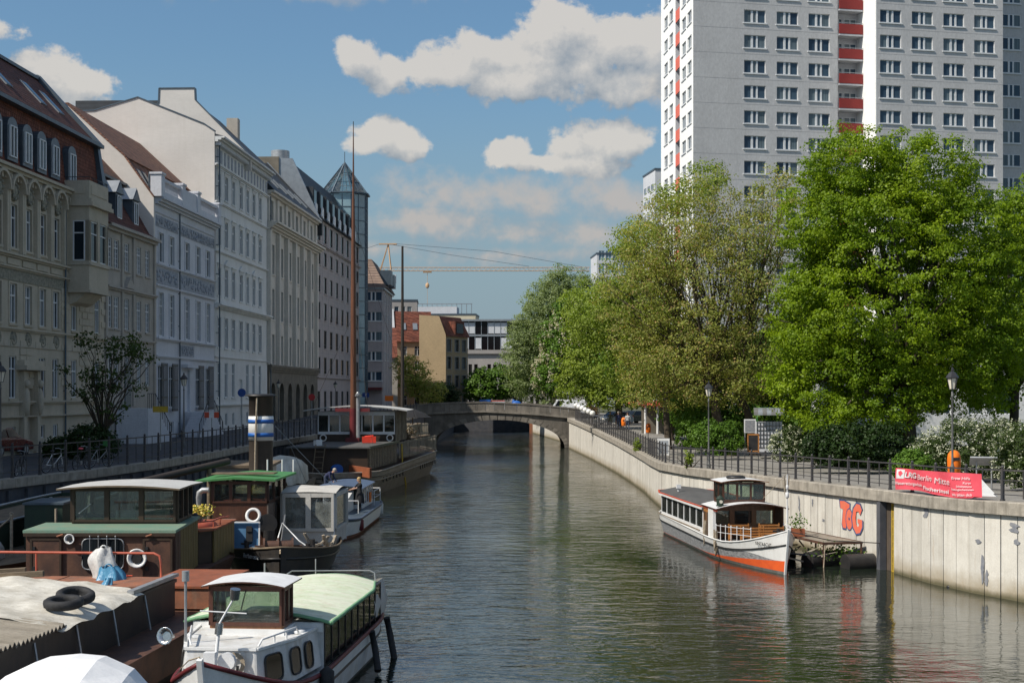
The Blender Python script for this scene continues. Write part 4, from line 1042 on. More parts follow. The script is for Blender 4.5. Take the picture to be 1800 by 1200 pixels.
for x in xs_:
    for s in (-1, 1):
        arc = [(x + s * 1.1 * math.cos(a), 3.3 + 1.1 * math.sin(a)) for a in np.linspace(0, math.pi / 2, 6)]
        m.prism([(x + s * 1.12, 3.3)] + arc[1:] + [(x, 4.45), (x + s * 1.12, 4.45)], -.12, .3, 'y')
m.build('arch_spandrel', ['dark_stone'], H)['kind'] = 'stuff'
m = MB(); [m.box(x + 2.15 - .38, x + 2.15 + .38, -.4, .02, 6.3, 19.6) for x in [xs_[0] - 4.3] + xs_]; m.build('pilaster', ['stucco_cream'], H)['kind'] = 'stuff'
m = MB(); [m.box(x + 2.15 - .45, x + 2.15 + .45, -.22, .02, 20.5, 23.1) for x in [xs_[0] - 4.3 + .3] + xs_]; m.build('attic_pier', ['stucco_cream'], H)['kind'] = 'stuff'
ledge(H, W, 19.7, .8, 1.1, 'stucco_cream', 'cornice', steps=4); ledge(H, W, 23.2, .4, .7, 'stucco_cream', 'eaves_cornice', steps=2); ledge(H, W, 5.5, .7, .35, 'dark_stone', 'string_course', steps=3, y=-.1)
roof(H, 0, W, [(-.7, 23.6), (5.8, 30.3)], 12, ['slate'])
gable(H, W - .45, W + .05, [(-.7, 23.7), (5.8, 30.6)], 12, ['slate'], 22, name='verge', cap='pale_zinc')
for x in (3, 7, 11.5, 15, 19.5, 23):
    s = Vector((0, 6.5, 6.7)).normalized(); q = Matrix(((1, 0, 0), (0, s.y, -s.z), (0, s.z, s.y))); c = Vector((x, -.7, 23.6)) + s * 2.6 + q @ Vector((0, 0, .05))
    sk = MB().obox(c, 1.0, 2.2, .16, q).build('skylight', ['pale_zinc'], H); MB().obox(c + q @ Vector((0, 0, .08)), .8, 2.0, .03, q).build('pane', ['old_pane'], sk)
pipe(H, .2, 0, 23, y=-.3)

# house 6: pinkish modern block with dark windows ----------------------------------------
Y0 = 168.9; H = house(Y0, 'pinkish grey modern block with rows of black windows and dark mansard', 'office_building'); W = 37.5
xs_ = [1.4 + 4.3 * i for i in range(9)]; ops = []
for x in xs_:
    for z, h in ((21.6, 2.3), (18.8, 1.7), (15.5, 2.0), (12.2, 2.1), (8.8, 2.2), (5.7, 2.0)): ops.append((x, z, 1.95, h))
    ops.append((x, 1.0, 1.7, 2.6))
shell(wall_grid(W, 0, 24.2, ops), W, 12, 0, 24.2).build('wall', ['pink_render'], H)
for x, z, w, h in ops: add_window(H, x, z, w, h, 'low', 'pink_render', rec=.13, fmat='window_green', pmat='dark_pane', surround=1)
ledge(H, W, 21.0, .25, .3, 'pink_render', 'string_course'); ledge(H, W, 5.1, .2, .25, 'pink_render', 'string_course')
m = MB(); [m.box(0, W, -.012, 0, z, z + .03) for z in (8.2, 11.6, 14.9, 18.2)]; [m.box(x + 2.1, x + 2.14, -.014, 0, 5.4, 24) for x in xs_]; m.build('panel_joint', ['tower_seam'], H)['kind'] = 'stuff'
roof(H, 0, W, [(-.4, 24.2), (.4, 24.6), (3.3, 31.0), (8, 31.2)], 12, ['slate'])
for x in [1.4 + 4.3 * i for i in range(8)]:
    d = MB().box(x - 1.1, x + 1.1, .5, 3.2, 25.4, 27.9).build('dormer', ['slate'], H)
    MB().box(x - .8, x + .8, .44, .5, 25.8, 27.6).build('pane', ['dark_pane'], d)
    MB().prism([(x - 1.1, 24.9), (x + .2, 24.7), (x + .2, 25.9), (x - .7, 26.1)], .2, .36, 'y').build('awning', ['tarp_white'], d)
MB().prism([(-.3, 24.3), (2.9, 31.2), (8, 31.4), (12, 26)], -.2, .25).build('verge', ['pale_zinc'], H)
MB().cyl((3.0, 5, 30), (3.0, 5, 32.6), 1.1, n=14).build('chimney', ['galvanized'], H)
MB().prism([(4.5, 26.5), (4.5, 31.4), (9, 31.4), (9, 26.5)], -.35, .0).build('lift_housing', ['dark_stone'], H)
# glass corner tower with pyramid roof
T = thing('glass_tower', 'octagonal blue glass corner tower with pyramid roof', 'tower', (-24.0, 204, 0), R(22.5))
N8 = 8; rr = 3.35
def ring(r, z, n=N8): return [(r * math.cos(2 * math.pi * i / n), r * math.sin(2 * math.pi * i / n), z) for i in range(n)]
m = MB(); a = ring(rr, 3.3); c = ring(rr, 34.8); m.add(a + c, [(i, (i + 1) % 8, 8 + (i + 1) % 8, 8 + i) for i in range(8)] + [tuple(range(8, 16))]); m.build('glass_wall', ['blue_glass'], T)
m = MB()
for i in range(8):
    m.beam(ring(rr + .03, 3.3)[i], ring(rr + .03, 34.8)[i], .14)
    p0, p1 = Vector(ring(rr + .03, 0)[i]), Vector(ring(rr + .03, 0)[(i + 1) % 8]); mid = (p0 + p1) / 2
    m.beam(mid + Vector((0, 0, 3.3)), mid + Vector((0, 0, 34.8)), .08)
    for z in np.arange(4.5, 35, 1.9): m.beam(p0 + Vector((0, 0, z)), p1 + Vector((0, 0, z)), .09)
m.build('mullion', ['zinc'], T)['kind'] = 'stuff'
m = MB(); m.add(ring(rr + .25, 35.0) + [(0, 0, 39.6)], [(i, (i + 1) % 8, 8) for i in range(8)]); m.build('pyramid_roof', ['roof_glass'], T)
m = MB()
for i in range(8):
    a = Vector(ring(rr + .3, 35.0)[i]); b_ = Vector(ring(rr + .3, 35.0)[(i + 1) % 8]); top = Vector((0, 0, 39.7)); m.beam(a, top, .14, .14); m.beam(a, b_, .3, .2)
    for f in (.35, .65): m.beam(a.lerp(top, f), b_.lerp(top, f), .07)
    m.beam((a + b_) / 2, ((a + b_) / 2).lerp(top, .95), .07)
m.cyl((0, 0, 39.6), (0, 0, 41.2), .05, n=5); m.build('roof_rib', ['zinc'], T)['kind'] = 'stuff'
# ------------------------------------------------------------------ apartment tower on the right
TW = thing('apartment_tower', 'tall grey and white apartment tower with red balconies', 'building', (20.0, 157.0, 3.0), R(12), 'high-rise towers')
RZ = [45.6 - 2.8 * k - .72 for k in range(-3, 12)]                     # window sill heights above the base
cl = [7.23, 11.09, 14.9]; cr_ = [22.0, 25.85, 29.7, 33.5]
opl = [(x, z, 2.55, 1.42) for x in cl for z in RZ]; opr = [(x, z, 2.55, 1.42) for x in cr_ for z in RZ]
TH = 60.0
m = wall_grid(17.2, 0, TH, opl, rec=.16); m.add([(0, 0, TH), (17.2, 0, TH), (36, 18, TH), (1, 18, TH)], [(0, 1, 2, 3)]); m.build('front_wall', ['tower_grey'], TW)
m = wall_grid(35.8, 0, TH, opr, rec=.16, x0=20.3, y=-3.2); m.build('front_wall', ['tower_grey'], TW)
m = MB().box(20.2, 20.297, -3.2, 1.6, 0, TH); m.build('return_wall', ['tower_white'], TW)
MB().box(35.75, 35.8, -3.19, 18, 0, TH).build('side_wall', ['tower_grey'], TW)
MB().box(17.2, 20.2, 1.5, 1.6, 0, TH).box(17.15, 17.2, 0, 1.6, 0, TH).build('balcony_back_wall', ['far_white'], TW)
for x, z, w, h in opl: add_window(TW, x, z, w, h, 'tri', 'window_white', rec=.16, pmat='tower_pane', surround=1)
for x, z, w, h in opr: add_window(TW, x, z, w, h, 'tri', 'window_white', rec=.16, pmat='tower_pane', surround=1, y=-3.2)
slab = MB().box(17.25, 20.15, -.15, 1.5, -.18, 0).mesh('balcony', 'far_white')
pm = MB(); [pm.box(17.28 + .118 * i, 17.28 + .118 * i + .09, -.2, -.16, .05, 1.12) for i in range(24)]; pm.box(17.25, 20.15, -.16, -.12, .0, 1.1)
pm = pm.mesh('railing_panel', 'tower_red')
hr = MB().box(17.25, 20.15, -.2, -.14, 1.2, 1.26).mesh('handrail', 'pale_zinc')
for z in RZ:
    o = bpy.data.objects.new('balcony', slab); col.objects.link(o); o.parent = TW; o.location = (0, 0, z - .7)
    for nm, me in (('railing_panel', pm), ('handrail', hr)):
        c = bpy.data.objects.new(nm, me); col.objects.link(c); c.parent = o
    for x, w in ((17.9, .9), (19.3, 1.5)): add_window(TW, x, z - .5, w, 1.9, 'duo', 'far_white', rec=-.03, pmat='tower_pane', surround=0, y=1.5)
# the narrow sunlit side
a0 = R(-96.7); dv = Vector((math.cos(R(83.3)), math.sin(R(83.3)), 0))
opS = [(-t, z, 2.1, 1.4) for t in (1.9, 4.85, 11.9, 15.0) for z in RZ]
m = wall_grid(-9.45, 0, TH, [o for o in opS if o[0] < -9.4], rec=.16, x0=-18.0); m.build('side_wall', ['tower_white'], TW).rotation_euler = (0, 0, a0)
m = wall_grid(0, 0, TH, [o for o in opS if o[0] > -7], rec=.16, x0=-7.05); m.build('side_wall', ['tower_white'], TW).rotation_euler = (0, 0, a0)
for x, z, w, h in opS:
    p = dv * -x; add_window(TW, p.x, z, w, h, 'duo', 'window_white', rec=.16, pmat='tower_pane', surround=1, rz=a0).location = (p.x, p.y, z)
m = MB().box(-9.45, -7.05, .9, 1.0, 0, TH).box(-9.55, -9.45, .001, 1.0, 0, TH).box(-7.05, -6.95, .001, 1.0, 0, TH); m.build('balcony_back_wall', ['far_white'], TW).rotation_euler = (0, 0, a0)
rp = MB().box(-9.43, -7.07, .0, .08, -.1, 1.25).mesh('railing_panel', 'tower_orange')
bs_ = MB().box(-9.43, -7.07, .08, .9, -.1, .05).mesh('balcony', 'far_white')
for z in RZ:
    o = bpy.data.objects.new('balcony', bs_); col.objects.link(o); o.parent = TW; o.location = (0, 0, z - .7); o.rotation_euler = (0, 0, a0)
    c = bpy.data.objects.new('railing_panel', rp); col.objects.link(c); c.parent = o
m = MB().box(36, 56, 5.4, 6.0, 0, 58)
m.build('set_back_wall', ['tower_grey'], TW)
for x in (38.2, 42.0, 45.9, 49.7):
    for z in RZ: add_window(TW, x, z, 2.5, 1.42, 'tri', 'window_white', rec=-.02, pmat='tower_pane', surround=1, y=5.38)
m = MB()
for z in RZ: m.box(0, 17.2, -.006, -.001, z - .72, z - .69); m.box(20.3, 35.8, -3.206, -3.2, z - .72, z - .69)
m.build('panel_joint', ['tower_seam'], TW)['kind'] = 'stuff'

def block(name, label, loc, rz, W, D, H, cols, rows, w, h, mat, style='duo', fmat='window_white', pmat='old_pane', z0=0, group=None, cat='building', side=True, surround=0, flat=True, group_roof='zinc'):
    b = thing(name, label, cat, loc, rz, group)
    ops = [(x, z, w, h) for x in cols for z in rows]
    m = wall_grid(W, z0, H, ops, rec=.15); shell(m, W, D, z0, H); m.build('wall', [mat], b)
    for x, z, ww, hh in ops: add_window(b, x, z, ww, hh, style, mat, rec=.15, fmat=fmat, pmat=pmat, surround=surround)
    if flat: MB().box(-.15, W + .15, -.15, D + .1, H, H + .35).build('roof_edge', [group_roof], b)
    return b
# slim tower farther back
b = block('apartment_tower', 'slim pale tower seen beside the edge of the big tower', (30.4, 302, 3), R(8), 14, 11, 51.0, [], [], 1, 1, 'far_white', group='high-rise towers')
for z in np.arange(14, 50, 3.0):
    for t in (2.2, 5.5, 8.8): add_window(b, 0, z, 2.2, 1.3, 'duo', 'far_white', rec=-.05, surround=0, pmat='tower_pane', rz=R(-90)).location = (-.02, t, z)
MB().box(3.2, 13.9, -.02, 0, 0, 51).build('grey_front', ['tower_grey'], b)
block('glass_block', 'distant pale glazed block above the trees', (21.0, 352, 3), R(4), 22, 12, 38, [1.2 + 1.75 * i for i in range(12)], [14 + 3.2 * i for i in range(8)], 1.4, 2.4, 'far_white', 'duo', pmat='blue_glass')

# pinkish apartment house past the office block
b = thing('apartment_house', 'pinkish apartment house with brown tiled roof behind the first mast', 'building', (-33.3, 212, 3.8), 0)
ops = [(12.65, z, 2.5, 1.35) for z in (4.7, 7.7, 10.65, 13.6, 16.6)] + [(8.0, z, 2.5, 1.35) for z in (4.7, 7.7, 10.65, 13.6, 16.6)]
m = wall_grid(14, 0, 18.6, ops, rec=.15); shell(m, 14, 17, 0, 18.6); m.build('wall', ['pink_side'], b)
for x, z, w, h in ops: add_window(b, x, z, w, h, 'tri', 'window_white', rec=.15, pmat='tower_pane', surround=1)
for t in (4, 8.5, 13):
    for z in (7.7, 10.65, 13.6, 16.4): add_window(b, 14.03, z, .9, 1.3, 'plain', 'pink_side', rec=-.02, surround=0, rz=R(90)).location = (14.03, t, z)
m = MB(); [m.box(14, 14.06, t, t + .5, 0, 18.4) for t in (1.5, 5.9, 10.4, 15)]; m.build('pilaster', ['pink_side'], b)['kind'] = 'stuff'
m = MB(); e = [(-.4, -.5, 18.6), (14.5, -.5, 18.6), (14.5, 17.5, 18.6), (-.4, 17.5, 18.6)]; r_ = [(2, 4.2, 23.2), (11.9, 4.2, 23.2), (11.9, 14, 23.2), (2, 14, 23.2)]
m.add(e + r_, [(0, 1, 5, 4), (1, 2, 6, 5), (2, 3, 7, 6), (3, 0, 4, 7), (4, 5, 6, 7), (3, 2, 1, 0)]); m.build('roof', ['brown_tiles'], b)
MB().box(-.2, 14.3, -.3, 17, 18.3, 18.58).build('eaves', ['pale_zinc'], b)
MB().box(13.4, 15.0, 3, 6, 19.2, 21.4).box(13.4, 15.0, 9, 12, 19.2, 21.2).build('dormer', ['zinc'], b)
MB().box(9, 14.02, -1.6, -.01, 3.3, 3.7).build('awning', ['maroon'], b)
# tan houses beyond the left end of the bridge
b = thing('tan_house', 'tan house with lit blank gable and red dormer roof beyond the bridge', 'building', (-11.1, 236, 3.5), R(62), 'tan houses beyond the bridge')
ops = [(x, z, 1.3, 2.0) for x in (1.3, 3.9, 6.3) for z in (1.0, 4.1, 7.2, 10.1)]
m = wall_grid(7.6, 0, 12.6, ops, rec=.2); m.build('wall', ['tan_render'], b)
for o in ops: add_window(b, o[0], o[1], 1.3, 2.0, 'T', 'far_stone', rec=.2, fmat='dark_stone', surround=2)
m = MB().box(.02, 7.58, .5, 5, 0, 12.6).prism([(0, 0), (4.4, -.25), (4.4, 12), (0, 12)], 0, .01, 'z'); m.build('body', ['tan_render'], b)
MB().prism([(-.3, 12.6), (1.6, 16), (5, 16.2), (5, 12.6)], .3, 7.9).build('roof', ['red_tiles'], b)
MB().box(3, 6, -.2, 2, 13, 15.2).build('dormer', ['red_tiles'], b)
MB().box(3.4, 5.6, -.26, -.2, 13.2, 14.8).build('pane', ['old_pane'], b)
g = MB(); g.box(-15.2 + 11.1 - .3, .0, -.1, 12, 0, 12.6); g = MB().prism([(-4.3, 0), (0.12, 0), (.12, 12.8), (-1.0, 15.9), (-4.3, 16.1)], 0, .5, 'y')
g = g.build('gable_wall', ['tan_render_lit'], b); g.rotation_euler = (0, 0, R(-62))
b = block('tan_house', 'brown house with white gable edge and red roof, next left of the tan gable', (-20.2, 246, 3.5), R(12), 6.4, 8, 12.0, [1.5, 3.9, 5.6], [1.0, 4.0, 7.0, 9.6], 1.1, 1.7, 'tan_render', 'T', fmat='window_white', group='tan houses beyond the bridge', flat=False)
MB().prism([(-.3, 12.0), (2.4, 17.4), (5.5, 17.4), (8, 12.0)], .0, 6.6).build('roof', ['red_tiles'], b)
MB().prism([(-.45, 12.0), (2.3, 17.8), (5.6, 17.8), (8.2, 12.0)], -.5, -.0).build('gable_wall', ['far_white'], b)
for x in (1.6, 3.6):
    s = Vector((0, 2.7, 5.4)).normalized(); q = Matrix(((1, 0, 0), (0, s.y, -s.z), (0, s.z, s.y)))
    MB().obox(Vector((x, -.3, 12)) + s * 3 + q @ Vector((0, 0, .08)), .8, 1.3, .1, q).build('skylight', ['pale_zinc'], b)
b = block('red_roof_house', 'low brown house with steep red roof left of the second mast', (-26.5, 236, 3.5), R(8), 7.5, 8, 9.0, [1.5, 4.5], [1.0, 4.5], 1.1, 1.6, 'stucco_grey', 'T', flat=False)
MB().prism([(-.3, 9), (3.4, 14.2), (8, 9)], .0, 7.5).build('roof', ['red_tiles'], b)
# long stone office block with glazed upper floors
gx = [1.2, 2.4, 3.6, 6.4, 7.6, 8.8, 11.8, 13.0, 15.4, 16.6, 17.8, 20.4, 21.6, 22.8]
b = block('stone_office_block', 'long grey stone block with dark glazed top floors beyond the bridge', (-11.2, 300, 3), R(-2), 28, 14, 11.9, gx, [.6, 4.0, 7.4], .75, 2.3, 'far_stone', 'plain', fmat='window_green', pmat='dark_pane', group_roof='far_stone')
MB().box(-.3, 28.3, -.5, 14, 11.9, 12.7).build('cornice', ['far_stone'], b)
up = MB().box(.6, 28, .8, 14, 12.7, 18.8).build('glazed_floor', ['dark_pane'], b)
m = MB(); [m.box(x, x + .12, .7, .8, 12.7, 18.8) for x in np.arange(.6, 28, 1.35)]; m.box(.5, 28, .6, .8, 15.6, 16.0); m.box(.3, 28.3, .2, 14, 18.8, 19.2); m.build('mullion', ['pale_zinc'], up)['kind'] = 'stuff'
m = MB(); rg = random.Random(4); [m.box(x + .12, x + 1.35, .76, .79, z, z + 2.3) for x in np.arange(.6, 27, 1.35) for z in (13.0, 16.2) if rg.random() < .3]; m.build('blind', ['far_white'], up)['kind'] = 'stuff'
# pale roof storey farther back
b = block('flat_roof_block', 'distant pale block with a strip of windows and roof plant, above the stone block', (-26.5, 372, 3), R(-3), 17, 12, 24, [1.0 + 1.35 * i for i in range(12)], [15.5, 19.6], .9, 2.1, 'far_yellow', 'plain', fmat='window_white', pmat='tower_pane')
MB().box(1, 12, 1, 8, 24, 26.2).build('roof_plant', ['far_white'], b)
m = MB(); [m.cyl((-5 + 1.3 * i, 2, 24), (-5 + 1.3 * i, 2, 27), .08, n=4) for i in range(5, 17)]; m.box(.5, 16, 1.9, 2.1, 26.9, 27.1); m.build('roof_frame', ['pale_zinc'], b)['kind'] = 'stuff'
block('flat_roof_block', 'distant dull block at the left behind the pinkish house', (-29.5, 330, 3), R(3), 7.5, 12, 25, [1.2 + 1.5 * i for i in range(4)], [12, 15.5, 19, 22], 1.0, 1.7, 'far_stone', 'plain', pmat='old_pane')
# white pavilion behind the park trees
b = block('white_pavilion', 'long low white building glimpsed behind the park trees', (22, 100, 3.0), R(-4), 38, 8, 6.5, [3 + 4.2 * i for i in range(9)], [2.2], 3.0, 2.2, 'far_white', 'tri', pmat='old_pane')

# ------------------------------------------------------------------ tower crane
C = thing('tower_crane', 'orange tower crane with long thin jib beyond the bridge', 'crane', (-35.2, 400, 3))
def lattice(m, a, b_, w, n, r=.07):
    a = Vector(a); b_ = Vector(b_); d = (b_ - a).normalized(); q = d.to_track_quat('Z', 'Y').to_matrix()
    cs = [q @ Vector((x * w / 2, y * w / 2, 0)) for x, y in ((-1, -1), (1, -1), (1, 1), (-1, 1))]
    for c in cs: m.cyl(a + c, b_ + c, r, n=4, cap=False)
    for i in range(n):
        p = a.lerp(b_, i / n); p2 = a.lerp(b_, (i + 1) / n)
        for j in range(4): m.cyl(p + cs[j], p2 + cs[(j + 1) % 4], r * .7, n=3, cap=False)
    return m
lattice(MB(), (0, 0, 0), (0, 0, 38.2), 1.6, 22, .09).build('mast', ['crane_paint'], C)
lattice(MB(), (-3, 0, 38.4), (57, 0, 38.4), 1.0, 44, .055).build('jib', ['crane_paint'], C)
m = MB()
for s in (-1, 1): m.beam((-1.8, s * .6, 38.2), (.4, 0, 45.5), .25); m.beam((1.2, s * .6, 38.2), (.4, 0, 45.5), .25)
m.box(-2.2, 2.8, -.5, .5, 45.3, 45.6); m.build('tower_head', ['crane_paint'], C)
m = MB()
m.tube([(.4, 0, 45.5), (18, 0, 42.4), (40, 0, 39.2)], .06, 3); m.tube([(2.8, 0, 45.5), (30, 0, 43.4), (55, 0, 39)], .06, 3); m.tube([(-2, 0, 45.5), (-10, 0, 42.8), (-17, 0, 40)], .06, 3); m.build('tie_rope', ['zinc'], C)['kind'] = 'stuff'
MB().box(1.2, 2.6, -.7, .7, 34.5, 36.8).build('driver_cabin', ['far_white'], C)
MB().box(10.2, 12.6, -.4, .4, 37.4, 37.9).build('trolley', ['crane_paint'], C)
m = MB().cyl((11.4, 0, 37.5), (11.4, 0, 34.6), .05, n=4).ellipsoid((11.4, 0, 33.8), .55, .3, .8).cyl((11.4, 0, 33), (11.4, 0, 26), .04, n=4); m.build('hook_block', ['crane_paint'], C)
MB().box(-18, -14, -.8, .8, 37.6, 39.6).build('counterweight', ['far_stone'], C); lattice(MB(), (-18, 0, 38.4), (-3, 0, 38.4), 1.1, 10, .1).build('counter_jib', ['crane_paint'], C)

# ------------------------------------------------------------------ trees
def leaves_mesh(name, C_, N_, size, mat, rg, asp=.75, cup=.0):
    """one diamond leaf per row of C_ (centres) facing N_"""
    n = len(C_)
    N_ = N_ / np.maximum(np.linalg.norm(N_, axis=1, keepdims=True), 1e-6)
    A = np.cross(N_, rg.normal(size=(n, 3))); A /= np.maximum(np.linalg.norm(A, axis=1, keepdims=True), 1e-6); B = np.cross(N_, A)
    s = (size * rg.uniform(.65, 1.35, n))[:, None]
    V = np.stack([C_ - A * s * .5, C_ - B * s * .5 * asp + A * s * .08, C_ + A * s * .5, C_ + B * s * .5 * asp + A * s * .08], 1).reshape(-1, 3)
    me = bpy.data.meshes.new(name)
    me.vertices.add(4 * n); me.vertices.foreach_set('co', V.astype(np.float32).ravel())
    me.loops.add(4 * n); me.loops.foreach_set('vertex_index', np.arange(4 * n, dtype=np.int32))
    me.polygons.add(n); me.polygons.foreach_set('loop_start', np.arange(0, 4 * n, 4, dtype=np.int32)); me.polygons.foreach_set('loop_total', np.full(n, 4, dtype=np.int32))
    me.materials.append(MATS[mat]); me.update(calc_edges=True)
    return me
def clumps(blobs, ncl, rg, inner=.45, flat=.85):
    """clump centres spread mostly through the outer part of the blobs (cx,cy,cz,rx,ry,rz)"""
    vol = np.array([b[3] * b[4] * b[5] for b in blobs]) ** .75; pick = rg.choice(len(blobs), ncl, p=vol / vol.sum())
    d = rg.normal(size=(ncl, 3)); d /= np.linalg.norm(d, axis=1, keepdims=True)
    r = (inner ** 3 + (1 - inner ** 3) * rg.uniform(0, 1, ncl)) ** (1 / 3) * (1 + rg.normal(0, .055, ncl))
    B_ = np.array(blobs)[pick]
    return B_[:, :3] + d * r[:, None] * B_[:, 3:6], d
def crown_points(blobs, ncl, per, rc, rg, inner=.45, up=.5, flat=.6, tip=0.0):
    Cc, D = clumps(blobs, ncl, rg, inner)
    k = np.repeat(np.arange(ncl), per); sc1 = rg.uniform(.55, 1.35, ncl)
    off = rg.normal(size=(len(k), 3)); off /= np.linalg.norm(off, axis=1, keepdims=True); off *= (rg.uniform(0, 1, len(k)) ** .45)[:, None]
    off *= (rc * sc1[k])[:, None] * np.array([1, 1, flat])
    P = Cc[k] + off
    N_ = off / rc * 1.1 + D[k] * .5 + np.array([0, 0, up]) + rg.normal(size=P.shape) * .6
    return P, N_, Cc, D
def trunk_mesh(m, base, fork, r0, r1, lean=0.0, n=9):
    b0 = Vector(base); f = Vector(fork); pts = [b0.lerp(f, t) + Vector((lean * math.sin(math.pi * t), 0, 0)) for t in np.linspace(0, 1, 6)]
    m.tube([b0 - Vector((0, 0, .3)), b0 + Vector((0, 0, .05))], r0 * 1.5, n, r1=r0 * 1.15); m.tube(pts, r0 * 1.12, n, r1=r1)
def tree(name, label, base, fork, blobs, ncl, per, rc, leaf, mat, bark='bark', r0=.3, limbs=26, seed=1, inner=.45, up=.5, flat=.6, group=None, lean=0, twigs=0, blossoms=None, lr=.085, trunks=None):
    rg = np.random.default_rng(seed)
    t = thing(name, label, 'tree', base, 0, group); bx = np.array(base)
    P, N_, Cc, D = crown_points(blobs, ncl, per, rc, rg, inner, up, flat)
    o = bpy.data.objects.new('crown', leaves_mesh('crown', P - bx, N_, leaf, mat, rg)); col.objects.link(o); o.parent = t
    m = MB(); fk = Vector(fork)
    trunk_mesh(m, (0, 0, 0), fk - Vector(base), r0, r0 * .72, lean)
    for (b2, f2, rr2) in (trunks or []): trunk_mesh(m, Vector(b2) - Vector(base), Vector(f2) - Vector(base), rr2, rr2 * .7, .2)
    forks = [fk] + [Vector(x[1]) for x in (trunks or [])]
    idx = rg.choice(len(Cc), min(limbs + twigs, len(Cc)), replace=False)
    for q, i in enumerate(idx):
        e = Vector(Cc[i]); f = min(forks, key=lambda z: (z - e).length); L = (e - f).length
        mid1 = f.lerp(e, .35) + Vector((rg.normal() * .05, rg.normal() * .05, .10)) * L; mid2 = f.lerp(e, .7) + Vector((rg.normal() * .04, rg.normal() * .04, .06)) * L
        big = q < limbs
        pts = [f - (f - e).normalized() * .0 - Vector((0, 0, .2)), mid1, mid2, e]
        pts = [Vector(p) - Vector(base) for p in pts]
        if not big: pts = pts[1:]
        m.tube(pts, lr * r0 / .3 * (1.5 if big else .35), 5, r1=.012)
    m.build('trunk', [bark], t)
    if blossoms:
        bm, nb, bs, asp = blossoms
        Pb, Nb, _, Db = crown_points(blobs, nb, 14, bs, rg, .92, 1.0, 1.8)
        o = bpy.data.objects.new('blossoms', leaves_mesh('blossoms', Pb - bx, Nb, bs * .75, bm, rg)); col.objects.link(o); o.parent = t
    return t
def bush(name, label, c, blobs, ncl, per, rc, leaf, mat, seed=1, inner=.6, blossoms=None, group=None, cat='bush', up=.5, stems=6):
    rg = np.random.default_rng(seed); t = thing(name, label, cat, c, 0, group); bx = np.array(c)
    P, N_, Cc, D = crown_points(blobs, ncl, per, rc, rg, inner, up, .8)
    P[:, 2] = np.maximum(P[:, 2], c[2] + .05)
    o = bpy.data.objects.new('foliage', leaves_mesh('foliage', P - bx, N_, leaf, mat, rg)); col.objects.link(o); o.parent = t
    m = MB(); 
    for i in range(stems):
        b_ = blobs[i % len(blobs)]; m.tube([(b_[0] - c[0] + rg.normal() * .1, b_[1] - c[1] + rg.normal() * .1, 0), (b_[0] - c[0] + rg.normal() * .5, b_[1] - c[1] + rg.normal() * .4, b_[2] - c[2] + .1)], .035, 5, r1=.01)
    m.build('stem', ['bark'], t)
    if blossoms:
        bm, nb, per2, bs, lf = blossoms; Pb, Nb, _, _ = crown_points(blobs, nb, per2, bs, rg, .96, .6, .8); Pb[:, 2] = np.maximum(Pb[:, 2], c[2] + .1)
        o = bpy.data.objects.new('blossoms', leaves_mesh('blossoms', Pb - bx, Nb, lf, bm, rg)); col.objects.link(o); o.parent = t
    return t
def B(u, v, Y, ru, rv, ry=None):
    """crown blob from its outline at distance Y"""
    c = at(u, v, Y); k = Y / FPX; return (c.x, c.y, c.z, ru * k, ry if ry else ru * k, rv * k)
# big bright maple
Y = 76; k = Y / FPX
bl = [B(1560, 500, Y, 175, 215), B(1500, 300, Y, 92, 78), B(1615, 320, Y, 105, 92), B(1450, 380, Y, 85, 90), B(1690, 420, Y, 92, 110), B(1425, 560, Y, 80, 95), B(1440, 680, Y, 85, 70), B(1700, 600, Y, 110, 130), B(1560, 690, Y, 120, 70), B(1390, 660, Y + .5, 50, 50), B(1500, 740, Y - 1, 90, 36), B(1750, 520, Y, 70, 120)]
p = at(1600, 800, Y)
tree('maple_tree', 'huge bright green maple with dense crown on the right bank', (p.x, p.y, 3.1), (p.x - .3, p.y, 7.5), bl + [B(1520, 400, Y + 1, 120, 130), B(1480, 560, Y + 1, 110, 120), B(1620, 640, Y + 1, 120, 90)], 2900, 92, .62, .135, 'leaf_bright', r0=.42, limbs=50, seed=11, inner=.62, up=.55, flat=.55)
# olive-brown young-leaved maples
Y = 95; p1 = at(1283, 795, Y)
bl = [B(1240, 500, Y, 130, 120), B(1180, 420, Y, 95, 90), B(1310, 410, Y, 90, 80), B(1340, 500, Y, 85, 130), B(1210, 620, Y, 130, 70), B(1320, 620, Y, 90, 80), B(1235, 345, Y, 55, 55), B(1120, 520, Y, 75, 80), B(1150, 620, Y, 90, 70), B(1260, 680, Y, 120, 40), B(1150, 690, Y, 70, 30), B(1370, 350, Y, 50, 60), B(1380, 640, Y, 60, 60), B(1150, 440, Y, 60, 50)]
tree('maple_tree', 'large olive-brown maple with thin young leaves behind the second lamp', (p1.x, Y, 2.75), (at(1255, 690, Y).x, Y, 7.0), bl, 1750, 48, .8, .135, 'leaf_olive', r0=.36, limbs=60, twigs=260, seed=21, inner=.3, up=.4, flat=.6, lean=-.3, lr=.07,
     trunks=[((at(1330, 790, Y).x, Y + .6, 2.75), (at(1300, 690, Y).x, Y + .6, 7.0), .3)])
Y = 104
bl = [B(1130, 410, Y, 50, 26), B(1105, 440, Y, 40, 26), B(1190, 350, Y, 40, 36), B(1245, 315, Y, 36, 32), B(1160, 480, Y, 60, 40), B(1090, 500, Y, 50, 46), B(1130, 560, Y, 80, 66), B(1050, 560, Y, 50, 50), B(1100, 640, Y, 60, 50)]
p = at(1175, 770, Y)
tree('maple_tree', 'loose yellow-green maple reaching out left of the olive maple', (p.x, Y, 2.7), (at(1165, 640, Y).x, Y, 8.5), bl, 900, 40, .75, .16, 'leaf_yellowgreen', r0=.24, limbs=44, twigs=90, seed=23, inner=.1, up=.4)
